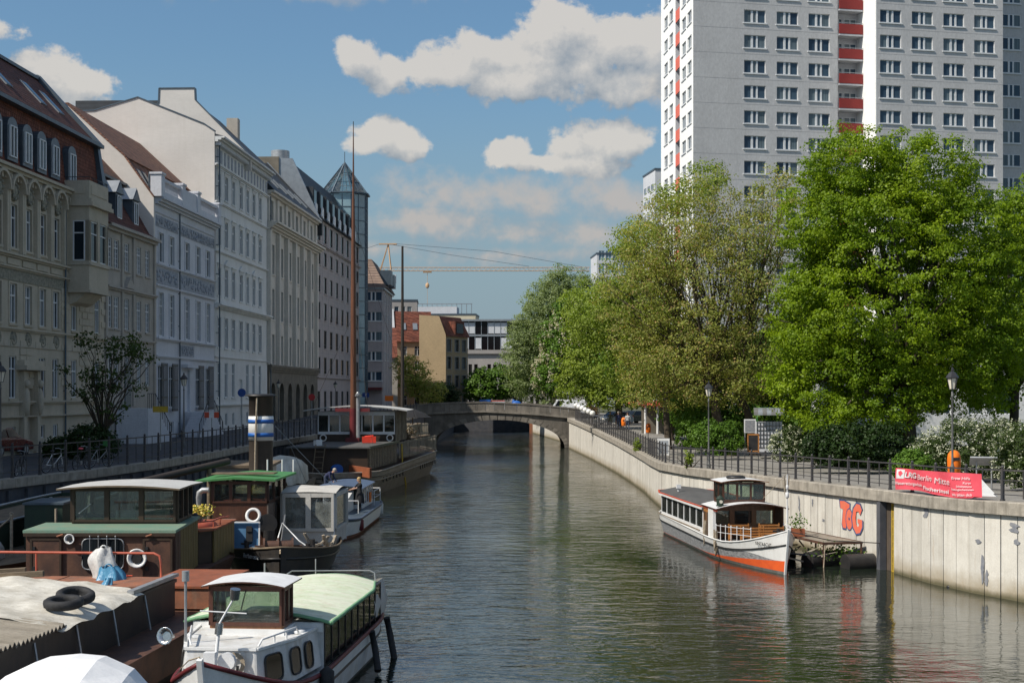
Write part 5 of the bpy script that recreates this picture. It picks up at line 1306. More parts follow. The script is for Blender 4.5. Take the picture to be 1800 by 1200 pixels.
Y = 140
bl = [B(1075, 560, Y, 62, 70), B(1020, 620, Y, 40, 60), B(1110, 640, Y, 60, 60), B(1050, 650, Y, 55, 50), B(1150, 600, Y, 60, 80), B(1030, 540, Y, 45, 50), B(1000, 670, Y, 26, 40), B(1080, 690, Y, 60, 26)]
p = at(1090, 730, Y)
tree('lime_tree', 'yellow-green tree above the promenade lamp near the bridge', (p.x, Y, 3.0), (p.x, Y, 7), bl, 900, 44, .95, .23, 'leaf_yellowgreen', r0=.25, seed=31, inner=.4)
Y = 150
bl = [B(1060, 665, Y, 45, 38), B(1095, 655, Y, 45, 45), B(1130, 680, Y, 40, 40)]
p = at(1085, 740, Y)
tree('chestnut_tree', 'low dark green tree over the parked silver car', (p.x, Y, 3.2), (p.x, Y, 6), bl, 240, 40, .8, .3, 'leaf_mid', r0=.2, seed=33, inner=.4)
Y = 196
bl = [B(1005, 560, Y, 32, 40), B(985, 610, Y, 38, 50), B(970, 660, Y, 36, 42), B(1020, 620, Y, 36, 60), B(1040, 570, Y, 30, 50)]
p = at(1000, 715, Y)
tree('chestnut_tree', 'chestnut in white bloom at the right end of the bridge', (p.x, Y, 3.7), (p.x, Y, 8), bl, 640, 44, 1.0, .32, 'leaf_mid', r0=.22, seed=35, inner=.5, blossoms=('petal_cream', 900, .34, .5))
Y = 225
bl = [B(960, 560, Y, 48, 70), B(1000, 510, Y, 40, 45), B(935, 620, Y, 42, 60), B(975, 500, Y, 28, 36), B(1030, 520, Y, 30, 40), B(915, 590, Y, 24, 40), B(985, 640, Y, 50, 60), B(965, 690, Y, 40, 30)]
p = at(975, 720, Y)
tree('poplar_tree', 'tall grey-green tree rising behind the right end of the bridge', (p.x, Y, 3.7), (p.x, Y, 10), bl + [B(920, 640, Y, 40, 70), B(975, 560, Y, 60, 80), B(1000, 580, Y, 50, 80)], 2100, 44, 1.0, .24, 'leaf_poplar', r0=.3, seed=37, inner=.35)
for i, (u, v, ru, rv) in enumerate([(845, 680, 28, 32), (880, 672, 26, 32), (912, 670, 26, 28)]):
    Y = 240 + i; p = at(u, 715, Y)
    tree('plane_tree', ['round clipped green tree at the far end, left of three', 'round clipped green tree at the far end, middle of three', 'round clipped green tree at the far end, right of three'][i], (p.x, Y, 3.6), (p.x, Y, 5), [B(u, v, Y, ru, rv)], 150, 40, .9, .34, 'leaf_mid', r0=.16, limbs=10, seed=50 + i, inner=.6, group='clipped trees beyond the bridge')
Y = 196
tree('locust_tree', 'loose olive tree behind the second mast', (at(735, 735, Y).x, Y, 4.0), (at(735, 700, Y).x, Y, 7), [B(730, 665, Y, 32, 36), B(712, 640, Y, 18, 22), B(755, 690, Y, 30, 22)], 260, 26, .9, .24, 'leaf_olive', r0=.18, limbs=20, seed=61, inner=.1)
Y = 205
tree('ash_tree', 'dark green tree left of the bridge parapet', (at(780, 735, Y).x, Y, 4.0), (at(780, 710, Y).x, Y, 6), [B(775, 690, Y, 28, 20), B(795, 700, Y, 18, 14)], 120, 30, .8, .3, 'leaf_dark', r0=.16, limbs=12, seed=62, inner=.3)
# darker trees to the right of the maple and behind it
Y = 84
tree('maple_tree', 'dark shaded tree at the right edge behind the bright maple', (at(1780, 790, Y).x, Y, 3.1), (at(1785, 700, Y).x, Y, 7), [B(1775, 420, Y, 60, 90), B(1790, 560, Y, 80, 130), B(1740, 640, Y, 70, 90), B(1830, 400, Y, 80, 90)], 720, 60, .7, .17, 'leaf_bright', r0=.3, seed=71, inner=.4)
Y = 110
tree('lime_tree', 'dark tree filling the gap behind the two maple trunks', (at(1330, 770, Y).x, Y, 3.0), (at(1330, 700, Y).x, Y, 6), [B(1330, 640, Y, 120, 70), B(1220, 680, Y, 70, 50), B(1420, 600, Y, 80, 90), B(1300, 735, Y, 120, 34), B(1420, 740, Y, 80, 40)], 1100, 40, .9, .26, 'leaf_mid', r0=.25, seed=73, inner=.3)
Y = 118
tree('lime_tree', 'shaded green tree behind the cafe columns', (at(1180, 760, Y).x, Y, 3.0), (at(1180, 700, Y).x, Y, 6), [B(1170, 655, Y, 70, 50), B(1110, 640, Y, 50, 50), B(1240, 650, Y, 60, 50), B(1225, 725, Y, 60, 30)], 620, 36, .9, .26, 'leaf_mid', r0=.2, seed=75, inner=.3)
# small tree on the left street, in shade
Y = 74
bl = [B(150, 605, Y, 22, 22), B(215, 610, Y, 40, 24), B(190, 660, Y, 45, 30), B(150, 690, Y, 30, 22), B(250, 620, Y, 28, 22), B(205, 725, Y, 34, 22), B(120, 650, Y, 14, 10), B(240, 680, Y, 18, 16)]
p = at(180, 800, Y)
tree('young_street_tree', 'sparse young tree in shade before the ornate beige house', (p.x, Y, 3.3), (p.x, Y, 4.6), bl, 150, 16, .42, .15, 'leaf_young', r0=.09, limbs=30, twigs=30, seed=81, inner=.1, lr=.12)
# bushes on the right bank
def bank(u, v, Z=3.0): return onz(u, v, Z)
def bushat(name, label, u, v, ru, rv, n, per, rc, lf, mat, seed, Z=3.0, blossoms=None, group=None, more=(), ry=None, cat='bush'):
    p = bank(u, v, Z); k = p.y / FPX; bl = [(p.x, p.y, Z + rv * k * .9, ru * k, ry or ru * k * .7, rv * k * 1.05)]
    for (du, dv_, a, b_) in more: bl.append((p.x + du * k, p.y + .3, Z + rv * k * .9 + dv_ * k, a * k, a * k * .7, b_ * k))
    return bush(name, label, (p.x, p.y, Z), bl, n, per, rc, lf, mat, seed, blossoms=blossoms, group=group, cat=cat)
bushat('spirea_bush', 'white flowering bush beside the wooden menu board', 1393, 812, 42, 32, 420, 26, .22, .08, 'leaf_young', 91, 2.95, blossoms=('petal_white', 620, 7, .12, .065), more=((28, 5, 26, 26),), group='white flowering bushes')
bushat('spirea_hedge', 'wide white flowering bush behind the orange bin and lamp', 1700, 838, 88, 52, 1300, 26, .24, .08, 'leaf_young', 92, 3.05, blossoms=('petal_white', 1150, 7, .13, .06), more=((-62, -12, 40, 36), (60, 6, 50, 50)), group='white flowering bushes')
bushat('spirea_hedge', 'white flowering bush running out of the picture at the right edge', 1815, 858, 70, 62, 900, 26, .22, .08, 'leaf_young', 93, 3.05, blossoms=('petal_white', 900, 7, .12, .06), more=((40, 6, 60, 60),), group='white flowering bushes')
bushat('clipped_hedge', 'rounded clipped bright green hedge by the cafe', 1166, 762, 26, 20, 420, 40, .25, .1, 'leaf_bright', 94, 2.7)
bushat('laurel_bush', 'green bush left of the second lamp', 1215, 786, 30, 24, 260, 30, .3, .13, 'leaf_mid', 95, 2.7, more=((22, -4, 22, 20),), group='green bushes behind the promenade')
bushat('laurel_bush', 'green bush under the leaning maple trunks', 1272, 800, 34, 30, 260, 30, .3, .13, 'leaf_mid', 96, 2.8, more=((-26, 6, 26, 30),), group='green bushes behind the promenade')
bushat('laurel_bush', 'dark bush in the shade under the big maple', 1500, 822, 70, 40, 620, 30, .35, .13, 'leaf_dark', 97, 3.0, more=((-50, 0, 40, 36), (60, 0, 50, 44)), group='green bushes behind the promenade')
bushat('laurel_bush', 'low green bush between the fence and the flowering bush', 1602, 846, 34, 28, 300, 26, .24, .1, 'leaf_mid', 98, 3.05, group='green bushes behind the promenade')
bushat('laurel_bush', 'tall dark shrub behind the orange bins', 1340, 775, 50, 50, 420, 30, .4, .15, 'leaf_mid', 99, 2.9, more=((60, 20, 60, 50),), group='green bushes behind the promenade')
bushat('laurel_bush', 'reddish bush against the railing near the bridge', 1032, 735, 20, 12, 160, 26, .35, .18, 'leaf_rust', 100, 3.2, group='green bushes behind the promenade')
for i, (u, v, s) in enumerate([(1123, 795, 1.0), (1215, 816, 1.1)]):
    t_ = min(range(0, int(RP.L * 4)), key=lambda q: abs((lambda w: 900 + FPX * w.x / w.y)(RP.pos(q / 4)[0]) - u) if RP.pos(q / 4)[0].y > 45 else 1e9) / 4
    q, d = RP.pos(t_); c = (q.x - .12, q.y, q.z + .02)
    bush('wild_plant', ['weed tuft growing on the coping near the kink', 'taller weed tuft growing on the coping by the second lamp'][i], c, [(c[0], c[1], c[2] + .45 * s, .28, .35, .5 * s)], 40, 14, .14, .1, 'leaf_yellowgreen', 110 + i, inner=.1, cat='plant', group='weeds on the coping')
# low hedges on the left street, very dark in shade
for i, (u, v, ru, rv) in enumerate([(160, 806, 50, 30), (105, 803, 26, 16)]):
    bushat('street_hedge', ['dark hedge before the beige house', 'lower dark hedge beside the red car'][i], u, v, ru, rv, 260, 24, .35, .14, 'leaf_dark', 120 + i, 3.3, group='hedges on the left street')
# grass and undergrowth under the trees
rg = np.random.default_rng(5); n = 26000
yy = rg.uniform(48, 150, n); xo = 9.5 + rg.exponential(5, n)
xr = np.interp(yy, [q[1] for q in RW], [q[0] for q in RW]); zz = np.interp(yy, [q[1] for q in RW], [q[2] for q in RW])
P = np.stack([xr + xo, yy, zz + .12 + rg.uniform(0, .22, n)], 1)
o = bpy.data.objects.new('undergrowth', leaves_mesh('undergrowth', P, rg.normal(size=P.shape) + [0, -.3, .3], .22, 'leaf_mid', rg)); col.objects.link(o); tag(o, 'low green ground cover under the park trees', 'ground cover', kind='stuff')
# ------------------------------------------------------------------ boats
def smooth01(t): t = max(0, min(1, t)); return t * t * (3 - 2 * t)
class Hull:
    """hull lofted from the stem (y = 0) to the stern (y = L)"""
    def __init__(s, L, beam, top, tb=.3, p=2.0, stern=.8, ts=.85, rake=.5, wl=.86, keel=-.45):
        s.__dict__.update(locals())
    def plan(s, t):
        a = 1.0 if t >= s.tb else (1 - (1 - t / s.tb) ** s.p) ** .9
        b = 1.0 if t <= s.ts else 1 - (1 - s.stern) * ((t - s.ts) / (1 - s.ts)) ** 2
        return max(.012, a * b)
    def hw(s, y, z):
        t = y / s.L; k = max(0, min(1, z / s.top(t))); w = s.beam / 2 * s.plan(t)
        return w * (s.wl + (1 - s.wl) * k ** .8) * (1 if z >= 0 else .8) * (1 - .28 * (1 - k) * max(0, 1 - t / s.tb))
    def pt(s, y, z, side):
        t = y / s.L; k = max(0, min(1, z / s.top(t)))
        return (side * s.hw(y, z), y + s.rake * (1 - k) * max(0, 1 - t / .3) ** 2 - s.rake * .0, z)
    def build(s, parent, levels, mats, deck=None, deck_dz=.12, name='hull', n=30):
        """levels: functions of t giving heights from the keel up; mats[i] colours the strip above level i"""
        ys = [s.L * (i / n) ** 1.15 for i in range(n + 1)]
        m = MB()
        for side in (-1, 1):
            for j in range(len(levels) - 1):
                rows = []
                for y in ys:
                    t = y / s.L; rows.append([s.pt(y, levels[j](t), side), s.pt(y, levels[j + 1](t), side)])
                m.grid(rows, m=j, flip=side < 0)
        # stern
        for j in range(len(levels) - 1):
            a, b_ = levels[j](1), levels[j + 1](1); m.add([s.pt(s.L, a, -1), s.pt(s.L, a, 1), s.pt(s.L, b_, 1), s.pt(s.L, b_, -1)], [(0, 1, 2, 3)], j)
        h = m.build(name, mats, parent)
        if deck:
            d = MB(); d.grid([[s.pt(y, s.top(y / s.L) - deck_dz, -1), s.pt(y, s.top(y / s.L) - deck_dz, 1)] for y in ys], flip=True); d.build('deck', deck, parent)
        return h
    def rim(s, parent, z, r, mat, name='rub_rail', y0=0, y1=None, out=.0):
        m = MB(); y1 = y1 or s.L; ys = np.linspace(y0, y1, 26)
        pts = [Vector(s.pt(y, z(y / s.L), -1)) + Vector((-out, 0, 0)) for y in ys[::-1]] + [Vector(s.pt(y, z(y / s.L), 1)) + Vector((out, 0, 0)) for y in ys[1 if y0 == 0 else 0:]]
        if y0 == 0: m.tube(pts, r, 6)
        else: m.tube(pts[:26], r, 6); m.tube(pts[26:], r, 6)
        return m.build(name, [mat], parent)
def glass_walls(parent, cs, z0, z1, ns, fmat, gmat='boat_glass', pw=.07, sill=0.0, head=.08, wmat=None, closed=True, lean=0.0, name='window_frame'):
    """glazed walls round the footprint cs; ns = lights per side (0 = solid panel, None = open)"""
    m = MB(); wl = MB(); k = len(cs); out = []
    for i in range(k if closed else k - 1):
        a = Vector(cs[i] + (0,)) if len(cs[i]) == 2 else Vector(cs[i]); b_ = cs[(i + 1) % k]; b_ = Vector(b_ + (0,)) if len(b_) == 2 else Vector(b_)
        n = ns[i]; L = (b_ - a).length; ang = math.atan2(b_.y - a.y, b_.x - a.x)
        if n is None: continue
        def ob(t0, t1, za, zb, th, mb):
            c = a.lerp(b_, (t0 + t1) / 2 / L); mb.obox((c.x, c.y, (za + zb) / 2), t1 - t0, th, zb - za, ang)
        if n == 0: ob(0, L, z0, z1, .05, wl); continue
        if sill: ob(0, L, z0, z0 + sill, .05, wl)
        ob(0, L, z1 - head, z1, pw * .9, m); ob(0, L, z0 + sill, z0 + sill + head * .7, pw * .9, m)
        for j in range(n + 1):
            t = L * j / n; ob(max(0, t - pw / 2), min(L, t + pw / 2), z0 + sill + .001, z1 - .001, pw, m)
        for j in range(n):
            pm_ = MB(); ob(L * j / n + pw / 2, L * (j + 1) / n - pw / 2, z0 + sill + head * .7, z1 - head, .012, pm_); out.append(pm_)
    f = m.build(name, [fmat], parent)
    for pm_ in out: pm_.build('pane', [gmat], f)
    if wl.v: wl.build('wall_panel', [wmat or fmat], parent)
    return f
def camber(parent, x0, x1, y0, y1, z, rise, th, mats, name='roof', n=10, droop=0.0, taper=0.0, edge=None):
    rows_t = []; rows_b = []
    for y, tp in ((y0, 0), ((y0 + y1) / 2, taper * .3), (y1, taper)):
        rt = []; rb_ = []
        for i in range(n + 1):
            f = i / n; x = x0 + tp + (x1 - x0 - 2 * tp) * f; h = rise * (1 - (2 * f - 1) ** 2) - droop * abs(y - (y0 + y1) / 2) / max(.01, (y1 - y0))
            rt.append((x, y, z + h + th)); rb_.append((x, y, z + h))
        rows_t.append(rt); rows_b.append(rb_)
    m = MB(); m.grid(rows_t, 0, True); m.grid(rows_b, 0, True, flip=True)
    for rt, rb_, fl in ((rows_t[0], rows_b[0], True), (rows_t[-1], rows_b[-1], False)): m.grid([rb_, rt], len(mats) - 1, False, flip=not fl)
    for k in (0, -1): m.grid([[r[k] for r in rows_b], [r[k] for r in rows_t]], len(mats) - 1, False, flip=(k == 0))
    return m.build(name, mats, parent)
def text_obj(name, s, size, mat, parent, loc, rot, extrude=.004, shear=0.0, bold=0.0, sx=1.0):
    cu = bpy.data.curves.new(name, 'FONT'); cu.body = s; cu.size = size; cu.extrude = extrude; cu.shear = shear; cu.offset = bold; cu.align_x = 'CENTER'; cu.align_y = 'CENTER'
    tmp = bpy.data.objects.new('tmp', cu); col.objects.link(tmp); bpy.context.view_layer.update()
    me = bpy.data.meshes.new_from_object(tmp.evaluated_get(bpy.context.evaluated_depsgraph_get())); bpy.data.objects.remove(tmp); bpy.data.curves.remove(cu)
    me.materials.clear(); me.materials.append(MATS[mat]); me.name = name
    o = bpy.data.objects.new(name, me); col.objects.link(o); o.parent = parent; o.location = loc
    o.rotation_euler = rot if not isinstance(rot, Matrix) else rot.to_euler(); o.scale = (sx, 1, 1)
    return o
def facing(nx, ny, nz=0.0):
    """rotation that lays lettering on a wall whose outward normal is n"""
    n = Vector((nx, ny, nz)).normalized(); x = Vector((-n.y, n.x, 0)).normalized(); y = n.cross(x)
    return Matrix((x, y, n)).transposed()
def ring(parent, c, r, tr, mt, mat='white_paint', name='lifebuoy'): return MB().torus(c, r, tr, mt, 18, 8).build(name, [mat], parent)
def rope_coil(m, a, b_, n=7, spread=.12, sag=.5, r=.014, seed=0):
    rg = random.Random(seed); a = Vector(a); b_ = Vector(b_)
    for i in range(n):
        o = Vector((rg.uniform(-spread, spread), rg.uniform(-spread, spread), 0)); k = sag * rg.uniform(.6, 1.1)
        m.tube([a + o * .4, a.lerp(b_, .25) + o - Vector((0, 0, k * .75)), a.lerp(b_, .5) + o - Vector((0, 0, k)), a.lerp(b_, .75) + o - Vector((0, 0, k * .75)), b_ + o * .4], r, 5)
    return m

# ---- white passenger launch on the right ------------------------------------------------
E = thing('passenger_boat', 'white passenger launch with orange waterline moored by the right quay wall', 'boat', (10.1, 52.0, 0), R(5.6))
etop = lambda t: .78 + .87 * max(0, 1 - t / .26) ** 1.7 + .22 * t
hE = Hull(18.0, 3.15, etop, tb=.36, p=1.8, stern=.5, ts=.86, rake=.45, wl=.84)
eb = lambda t: .12 + .36 * max(0, 1 - t / .42) ** 1.3 + .03
em = lambda t: eb(t) + (etop(t) * .66 - eb(t)) * smooth01((t - .02) / .16) * .92
hE.build(E, [lambda t: -.45, lambda t: .10, lambda t: eb(t) * (1 - .45 * smooth01(t * 1.2)), em, lambda t: etop(t) * .7, etop], ['keel_grey', 'boot_red', 'band_grey_reflected', 'white_paint', 'white_paint'], ['roofing_felt'], .12)
hE.rim(E, lambda t: etop(t) * .68, .035, 'black_paint', out=.01); hE.rim(E, lambda t: etop(t), .03, 'white_paint', 'gunwale')
MB().beam((0, .42, -.1), (0, -.03, 1.72), .07, .1).build('stem', ['white_paint'], E)
# lettering on both bows
for s, nm in ((-1, 'EINTRACHT'),):
    y = 1.05; p = Vector(hE.pt(y, 1.02, s)); p2 = Vector(hE.pt(y + .3, 1.02, s)); p = (p + p2) / 2; d = (p2 - p).normalized(); nrm = Vector((-d.y, d.x, 0)) if s < 0 else Vector((d.y, -d.x, 0))
    if nrm.x * s < 0: nrm = -nrm
    text_obj('lettering', nm, .18, 'black_paint', E, p + nrm * .085 + Vector((0, 0, .02)), facing(nrm.x, nrm.y, -.2), sx=1.0)
# long saloon with side windows
sal = [(-1.42, 7.4), (-1.42, 15.9), (-1.12, 17.3), (0, 17.75), (1.12, 17.3), (1.42, 15.9), (1.42, 7.4)]
glass_walls(E, sal, .72, 1.9, [7, 2, 1, 1, 2, 7, 0], 'white_metal', 'boat_glass', pw=.06, sill=.30, head=.08, wmat='white_paint')
m = MB(); rg = random.Random(2)
for j in range(7):
    y0 = 7.45 + 8.15 * j / 7
    for q in range(9): m.box(-1.34, -1.32 + .01 * (q % 2), y0 + .12 + q * .11, y0 + .2 + q * .11, 1.58, 1.8)
m.build('curtain', ['white_cloth'], E)['kind'] = 'stuff'
hE.rim(E, lambda t: .98, .03, 'old_wood', 'sill_rail', y0=7.4, y1=16.5)
m = MB(); n = 12; top = []
for i, (y, w) in enumerate(((5.0, 1.42), (7.4, 1.52), (11, 1.55), (15.9, 1.54), (17.3, 1.26), (17.95, .6))):
    top.append([(w * (2 * j / n - 1), y, 1.96 + (.16 if y > 7 else .26) * (1 - (2 * j / n - 1) ** 2)) for j in range(n + 1)])
m.grid(top[1:], 0, True); m.build('saloon_roof', ['roofing_felt'], E)
m = MB(); ed = [(-1.52, 7.3), (-1.55, 11), (-1.55, 15.9), (-1.28, 17.35), (-.6, 18.0), (.6, 18.0), (1.28, 17.35), (1.55, 15.9), (1.55, 11), (1.52, 7.3)]
for a, b_ in zip(ed, ed[1:]): m.beam((a[0], a[1], 1.91), (b_[0], b_[1], 1.91), .05, .1)
m.build('roof_fascia', ['white_paint'], E)
m = MB()
for a, b_ in zip(ed, ed[1:]): m.beam((a[0], a[1], 1.975), (b_[0], b_[1], 1.975), .07, .035)
m.build('roof_edge', ['trim_red'], E)
camber(E, -1.5, 1.5, 4.9, 7.5, 2.02, .22, .05, ['white_metal', 'dark_varnish'], 'canopy')
MB().box(-1.42, -1.36, 6.4, 7.38, .75, 1.95).build('door', ['orange_wood'], E)
MB().box(-1.44, -1.36, 6.52, 6.8, .85, 1.8).box(-1.44, -1.36, 6.95, 7.25, .85, 1.8).build('door_panel', ['door_wood'], E)
MB().box(-1.46, -1.34, 5.55, 6.38, .72, 2.02).build('side_panel', ['white_paint'], E)
MB().beam((-1.43, 5.0, 2.0), (-1.43, 7.4, 2.0), .05, .1).build('trim', ['trim_red'], E)
glass_walls(E, [(-1.36, 6.55), (1.4, 6.55)], .75, 2.08, [3], 'varnish', 'boat_glass', pw=.2, sill=.42, head=.22, wmat='varnish', closed=False, name='bulkhead')
MB().box(1.34, 1.42, 5.4, 6.55, .75, 2.05).build('side_panel', ['dark_varnish'], E)
MB().box(-.4, .35, 6.5, 6.54, .8, 1.95).build('door', ['dark_varnish'], E); MB().box(-.3, .25, 6.47, 6.5, 1.2, 1.85).build('door_pane', ['car_glass'], E)
wh = [(-.98, 5.75), (.72, 5.75), (.72, 7.25), (-.98, 7.25)]
glass_walls(E, wh, 2.2, 3.06, [3, 2, 3, 2], 'dark_varnish', 'boat_glass', pw=.075, sill=.12, head=.07, wmat='dark_varnish', name='wheelhouse')
camber(E, -1.12, .86, 5.55, 7.45, 3.06, .1, .035, ['white_metal', 'varnish'], 'wheelhouse_roof')
MB().lathe([(.36, 0), (.4, .04), (.4, .09), (.3, .13)], (-.3, 6.4, 3.18)).build('roof_hatch', ['black_paint'], E)
m = MB().cyl((-1.25, 5.2, 2.16), (-1.25, 5.2, 2.2), .17, n=8).cyl((-1.25, 5.2, 2.2), (-1.25, 5.2, 2.46), .14, .16, n=8).cyl((-1.25, 5.2, 2.46), (-1.25, 5.2, 2.58), .17, .05, n=8); m.build('lantern', ['green_hull'], E)
MB().cyl((-1.25, 5.03, 2.34), (-1.25, 5.055, 2.34), .07, n=8).build('lantern_lens', ['lamp_glass'], E)
m = MB().cyl((1.33, 4.6, .8), (1.33, 4.6, 2.2), .045, n=8).cyl((1.33, 4.6, 2.2), (1.33, 4.6, 3.45), .025, n=8); m.lathe([(.04, 0), (.075, .03), (.075, .2), (.04, .24)], (1.33, 4.6, 2.5)).lathe([(.03, 0), (.055, .03), (.055, .14), (.03, .18)], (1.33, 4.6, 2.85))
m.build('mast', ['white_metal'], E)
rope_coil(MB().tube([(1.33, 4.6, 3.5), (.9, 5.3, 2.8), (.6, 5.9, 2.3)], .012, 4), (1.2, 4.6, 3.4), (1.42, 4.6, 3.4), 3, .04, .9, .015, 1).build('rigging', ['rope'], E)
MB().cyl((-.9, 14.6, 2.1), (-.9, 14.6, 2.24), .05, n=6).box(-1.0, -.8, 14.5, 14.7, 2.24, 2.42).build('stern_light', ['white_metal'], E)
# open foredeck: white stanchions, rails and slatted benches
m = MB()
for y in np.linspace(2.3, 5.3, 7):
    for s in (-1, 1):
        x = s * (hE.hw(y, 1) - .12); m.cyl((x, y, etop(y / 18) - .1), (x, y, 1.4 + .04 * (5.3 - y)), .016, n=6); m.ellipsoid((x, y, 1.42 + .04 * (5.3 - y)), .028, .028, .028, 6, 4)
for z in (.3, .04):
    for s in (-1, 1): m.tube([(s * (hE.hw(y, 1) - .12), y, 1.42 - z + .04 * (5.3 - y)) for y in np.linspace(2.3, 5.3, 5)], .012, 5)
m.build('deck_rail', ['white_metal'], E)
sl = MB().box(-.42, .42, -.03, .03, 0, .03).mesh('slat', 'orange_wood')
for (cx, cy) in ((-.62, 4.5), (.62, 4.5), (-.45, 3.3), (.45, 3.3)):
    fr = MB(); [fr.box(cx + s_ * .4 - .02, cx + s_ * .4 + .02, cy - .2, cy + .24, .72, 1.1) for s_ in (-1, 1)]; [fr.box(cx + s_ * .4 - .02, cx + s_ * .4 + .02, cy + .2, cy + .24, 1.1, 1.5) for s_ in (-1, 1)]
    fr = fr.build('bench', ['orange_wood'], E)
    for q in range(5):
        o = bpy.data.objects.new('slat', sl); col.objects.link(o); o.parent = fr; o.location = (cx, cy - .16 + .085 * q, 1.1)
    for q in range(3):
        o = bpy.data.objects.new('slat', sl); col.objects.link(o); o.parent = fr; o.location = (cx, cy + .2, 1.2 + .11 * q); o.rotation_euler = (R(90), 0, 0)
m = MB().cyl((0, 1.3, 1.3), (0, 1.3, 1.62), .06, n=8).cyl((-.2, 1.3, 1.52), (.2, 1.3, 1.52), .035, n=6); m.build('bollard', ['black_paint'], E)
MB().box(-.3, .3, 1.7, 2.4, .9, 1.08).build('foredeck_hatch', ['old_wood'], E)
m = MB(); rope_coil(m, (-1.5, 6.9, 1.45), (-1.5, 6.6, 1.45), 7, .05, 1.0, .018, 3); rope_coil(m, (-1.45, 5.4, 1.2), (-1.45, 5.0, 1.2), 9, .06, 1.0, .02, 4); rope_coil(m, (-.9, 16.9, 1.5), (-.9, 17.1, 1.5), 7, .06, 1.0, .02, 5)
m.build('hanging_rope', ['rope'], E)['kind'] = 'stuff'
tag(MB().tube([(10.4, 53.3, 1.5), (12.0, 53.4, 1.15), (14.1, 53.9, 1.0)], .02, 5).build('mooring_rope', ['dark_rope']), 'dark mooring rope from the white launch to the quay recess', 'rope')
pp = thing('potted_plant', 'terracotta planter with small green plant on the launch side deck', 'plant', (11.35, 56.6, 1.0))
MB().box(-.28, .28, -.16, .16, 0, .3).build('planter', ['terracotta'], pp)
rg2 = np.random.default_rng(3); P = rg2.normal(size=(160, 3)) * [.16, .1, .2] + [0, 0, .5]
o = bpy.data.objects.new('foliage', leaves_mesh('foliage', P, rg2.normal(size=P.shape), .09, 'leaf_mid', rg2)); col.objects.link(o); o.parent = pp

# ---- junk pontoon between the launch and the wall ----------------------------------------
J = thing('pontoon', 'rusty raft with grating platform and dark floats behind the launch bow', 'pontoon', (12.4, 54.6, 0), R(8))
m = MB(); m.add([(-1.9, 6.4, 1.12), (-.6, 6.8, 1.12), (1.25, .4, .92), (-.35, .3, .92)], [(0, 1, 2, 3)])
m.add([(-1.9, 6.4, 1.06), (-.6, 6.8, 1.06), (1.25, .4, .86), (-.35, .3, .86)], [(3, 2, 1, 0)]); m.build('platform', ['grey_wood'], J)
m = MB(); C4 = [(-1.9, 6.4, 1.09), (-.6, 6.8, 1.09), (1.25, .4, .89), (-.35, .3, .89)]
for i in range(4): m.beam(C4[i], C4[(i + 1) % 4], .07, .09)
for (x, y) in ((-.33, .32), (1.22, .42), (-.9, 2.6), (.4, 3.2), (-1.6, 5.6)): m.beam((x, y, .9), (x, y, -.1), .06)
m.build('frame', ['brown_steel'], J)
for i, (x, y, a) in enumerate(((-.9, 3.4, 80), (-.1, .9, 20), (1.1, -.2, 10), (-1.3, 5.2, 80))):
    f = MB(); q = rotm(0, 0, R(a)); f.cyl(q @ Vector((-.85, 0, 0)) + Vector((x, y, .16)), q @ Vector((.85, 0, 0)) + Vector((x, y, .16)), .38, n=14); f.build('float_drum', ['black_paint'], J)
m = MB(); rg = random.Random(8)
for _ in range(26):
    a = Vector((rg.uniform(-1.6, 1.0), rg.uniform(-.3, 4.5), rg.uniform(.15, .5))); b_ = a + Vector((rg.uniform(-.7, .7), rg.uniform(-.9, .9), rg.uniform(-.2, .35))); m.beam(a, b_, rg.uniform(.03, .12), rg.uniform(.02, .06))
m.build('scrap', ['grey_wood'], J)['kind'] = 'stuff'
m = MB(); [m.obox((-1.0 + .1 * i, .8 + .25 * i, .42 - .03 * i), 1.1, .14, .05, R(-50)) for i in range(6)]; m.build('pallet', ['dark_quay'], J)
P = rg2.normal(size=(420, 3)) * [.5, .4, .18] + [.35, .9, .5]; o = bpy.data.objects.new('weeds', leaves_mesh('weeds', P, rg2.normal(size=P.shape), .1, 'leaf_mid', rg2)); col.objects.link(o); o.parent = J
MB().tube([(-.3, .3, .9), (-.35, .2, .4), (-.5, -.1, -.1)], .02, 5).tube([(1.2, -.1, .6), (.9, -.3, .2), (.7, -.5, 0)], .018, 5).build('rope_end', ['rope'], J)
MB().cyl((1.95, -.3, -.3), (1.95, -.3, 1.15), .07, n=8).cyl((1.75, -.3, .8), (2.15, -.3, .8), .05, n=6).build('mooring_post', ['black_paint'], J)

# ---- white cabin boat in the foreground ----------------------------------------------------
A = thing('cabin_cruiser', 'white cabin boat with pale green canvas roof and brown wheelhouse, in front', 'boat', (-5.67, 25.9, 0), R(-4.8))
atop = lambda t: .93 + .85 * max(0, 1 - t / .22) ** 1.6 + .08 * t
hA = Hull(12.0, 3.1, atop, tb=.34, p=2.0, stern=.72, ts=.8, rake=.5, wl=.86)
hA.build(A, [lambda t: -.45, lambda t: .12, lambda t: atop(t) * .62, lambda t: atop(t) * .66, atop], ['keel_grey', 'cabin_white', 'maroon', 'white_paint'], ['cabin_white'], .06)
hA.rim(A, atop, .05, 'maroon', 'gunwale', y0=0, y1=11.9); hA.rim(A, lambda t: atop(t) * .64, .035, 'black_paint')
MB().beam((0, .45, 0), (0, -.06, 1.86), .1, .12).build('stem', ['white_paint'], A)
